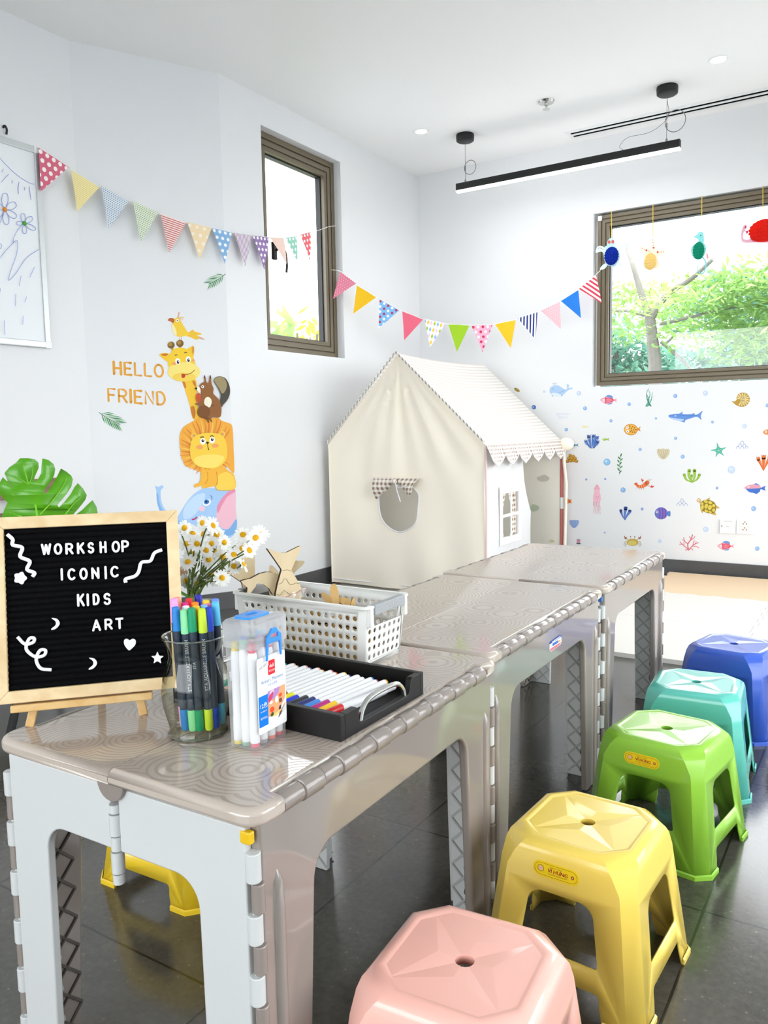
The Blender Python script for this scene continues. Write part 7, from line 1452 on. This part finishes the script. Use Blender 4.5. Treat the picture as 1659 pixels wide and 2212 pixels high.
# ------------------------------------------------------------------ outside the windows
def leafmat(name, c1, c2):
    t = NT(name); n = t.n('ShaderNodeTexNoise', i_Scale=1.3, i_Detail=3.0); t.l(t.obj(), n.inputs[0])
    cr = t.n('ShaderNodeValToRGB'); cr.color_ramp.elements[0].position = 0.35; cr.color_ramp.elements[1].position = 0.65; cr.color_ramp.elements[0].color = lin(c1); cr.color_ramp.elements[1].color = lin(c2); t.l(n.outputs[0], cr.inputs[0])
    t.l(cr.outputs[0], t.b.inputs['Base Color']); t.b.inputs['Roughness'].default_value = 0.5
    tr = t.n('ShaderNodeBsdfTranslucent'); t.l(cr.outputs[0], tr.inputs[0]); mx = t.n('ShaderNodeMixShader'); mx.inputs[0].default_value = 0.5
    t.l(t.b.outputs[0], mx.inputs[1]); t.l(tr.outputs[0], mx.inputs[2]); t.l(mx.outputs[0], t.out.inputs[0]); return t.m
M_LEAFA = leafmat('fresh_leaves', '#628c44', '#98ba68'); M_LEAFB = leafmat('blue_green_leaves', '#3f7560', '#709f8a'); M_LEAFC = leafmat('yellow_leaves', '#8c9c30', '#c4b83c')
M_BARK = paint('#6c6963', 0.9, 0.2, noise=0.25, nscale=14, bump=0.4, bscale=30, name='grey_bark')
b = MB(); b.bb((-30, YB + 0.3, -0.5), (30, 45, -0.3)); b.bb((-30, FY - 30, -0.5), (30, FY - 0.4, -0.3)); b.bb((-30, FY - 0.4, -0.5), (XL0 - 0.45, YB + 0.3, -0.3)); b.bb((RX + 0.35, FY - 0.4, -0.5), (30, YB + 0.3, -0.3))
struct('ground', b, paint('#8d9296', 0.9, 0.1, noise=0.2, nscale=3, name='garden_ground'), smooth=0)
rl = random.Random(11)
def leaves(m, blobs, n, size, flat=0.5, asp=0.45):
    tot = sum(r[0] * r[1] * r[2] for _, r in blobs) or 1
    for c, r in blobs:
        k = max(8, int(n * (r[0] * r[1] * r[2]) / tot))
        for _ in range(k):
            while True:
                d = Vector((rl.uniform(-1, 1), rl.uniform(-1, 1), rl.uniform(-1, 1)))
                if 0.15 < d.length < 1: break
            p = Vector(c) + Vector((d.x * r[0], d.y * r[1], d.z * r[2]))
            nrm = Vector((rl.gauss(0, 1), rl.gauss(0, 1), rl.gauss(0, 1) + flat * 3)).normalized(); a = nrm.orthogonal().normalized(); a.rotate(Matrix.Rotation(rl.uniform(0, 2 * pi), 3, nrm)); e = nrm.cross(a)
            s = size * rl.uniform(0.6, 1.4); w_ = s * asp
            m.add([p, p + a * s * 0.5 + e * w_ * 0.5, p + a * s, p + a * s * 0.5 - e * w_ * 0.5], [(0, 1, 2, 3)])
def tree(name, label, base, limbs, blobs, n, size, lmat, group=None, flat=0.5, asp=0.45):
    t = thing(name, label, 'tree', base, group)
    m = MB()
    for path, r0, r1 in limbs:
        q = crom(path, False, 6); k = len(q); m.tube(q, [r0 + (r1 - r0) * i / (k - 1) for i in range(k)], 9)
    m.build('trunk', M_BARK, t)
    m = MB(); leaves(m, blobs, n, size, flat, asp); m.build('foliage', lmat, t, smooth=0, recalc=False)
Y0 = 9.0
def P9(px, py, y=Y0): return tuple(at_y(px, py, y))
x9 = P9(1415, 800)[0]
limbs = [([(x9 - 0.02, Y0, -0.35), (x9, Y0, 0.9), P9(1415, 800), P9(1409, 730), P9(1404, 690)], 0.085, 0.055),
         ([P9(1404, 692), P9(1392, 655), P9(1378, 610), P9(1366, 570), P9(1350, 520, 9.2)], 0.045, 0.02),
         ([P9(1404, 692), P9(1425, 655), P9(1455, 625), P9(1492, 603), P9(1540, 560, 8.8)], 0.045, 0.02),
         ([P9(1398, 682), P9(1360, 672), P9(1310, 668), P9(1250, 640)], 0.022, 0.012),
         ([P9(1425, 700), P9(1480, 688), P9(1560, 668, 9.3), P9(1660, 655, 9.5)], 0.02, 0.01),
         ([P9(1428, 738), P9(1460, 765), P9(1490, 795), P9(1500, 815)], 0.022, 0.012)]
def bl(px, py, y, rx_, ry_, rz_): return (P9(px, py, y), (rx_, ry_, rz_))
tree('shade_tree', 'pale trunked shade tree forking right behind the wide window', (x9, Y0, -0.3), limbs,
     [bl(1330, 640, 9.6, 0.55, 0.5, 0.16), bl(1450, 655, 8.7, 0.6, 0.4, 0.11), bl(1560, 640, 9.4, 0.8, 0.6, 0.22), bl(1640, 600, 9.3, 0.7, 0.6, 0.22), bl(1440, 630, 9.8, 0.5, 0.5, 0.13), bl(1350, 700, 9.8, 0.6, 0.5, 0.25), bl(1530, 690, 9.6, 0.8, 0.5, 0.16), bl(1470, 720, 8.8, 0.4, 0.3, 0.18), bl(1600, 745, 9.8, 0.5, 0.5, 0.25), bl(1700, 680, 9.6, 0.8, 0.6, 0.5)],
     5200, 0.12, M_LEAFA, flat=0.8, asp=0.3)
for k, (px, y, w_, zt, mat, lab) in enumerate(((1335, 13.0, 1.5, 2.7, M_LEAFB, 'blue green bushy tree at the left edge of the wide window'), (1640, 12.0, 1.6, 3.0, M_LEAFB, 'hazy blue green tree far out on the wide window right side'), (1250, 15, 1.6, 2.7, M_LEAFA, 'leafy green tree hidden mostly behind the wide window frame'))):
    c = at_y(px, 760, y)
    tree('garden_tree', lab, (c.x, y, -0.3), [([(c.x, y, -0.35), (c.x + 0.1, y, 1.0), (c.x - 0.05, y, 2.2)], 0.12, 0.05), ([(c.x, y, 1.2), (c.x + 0.5, y, 2.0), (c.x + 0.9, y, 2.4)], 0.05, 0.02)],
         [((c.x - 0.4, y, zt - 0.4), (w_ * 0.6, 0.8, 0.45)), ((c.x + 0.5, y + 0.2, zt - 0.9), (w_ * 0.6, 0.8, 0.45)), ((c.x - 0.1, y, zt - 1.2), (w_ * 0.7, 0.8, 0.35))], 3600, 0.15, mat, 'garden trees outside the wide window')
for k, (px, x, zt, mat, lab) in enumerate(((640, -4.9, 2.12, M_LEAFC, 'yellow green shrub right outside the narrow window'), (700, -6.4, 2.42, M_LEAFC, 'taller yellow shrub behind outside the narrow window'), (588, -4.6, 2.0, M_LEAFA, 'low green shrub at the left corner outside the narrow window'))):
    c = at_x(px, 700, x)
    t = thing('shrub', lab, 'shrub', (c.x, c.y, -0.3), 'shrubs outside the narrow window')
    m = MB()
    for q in range(7): a = q * 0.9; m.tube([(c.x, c.y, -0.3), (c.x + 0.12 * math.cos(a), c.y + 0.12 * math.sin(a), 0.8), (c.x + 0.25 * math.cos(a), c.y + 0.25 * math.sin(a), zt - 0.2)], 0.012, 5)
    m.build('stem', M_BARK, t)
    m = MB(); leaves(m, [((c.x, c.y, zt - 0.30), (0.30, 0.32, 0.30)), ((c.x, c.y, 0.8), (0.4, 0.4, 0.9))], 420, 0.22, 0.2, 0.4); m.build('foliage', mat, t, smooth=0, recalc=False)

for o in bpy.data.objects:
    if '_o' in o: del o['_o']
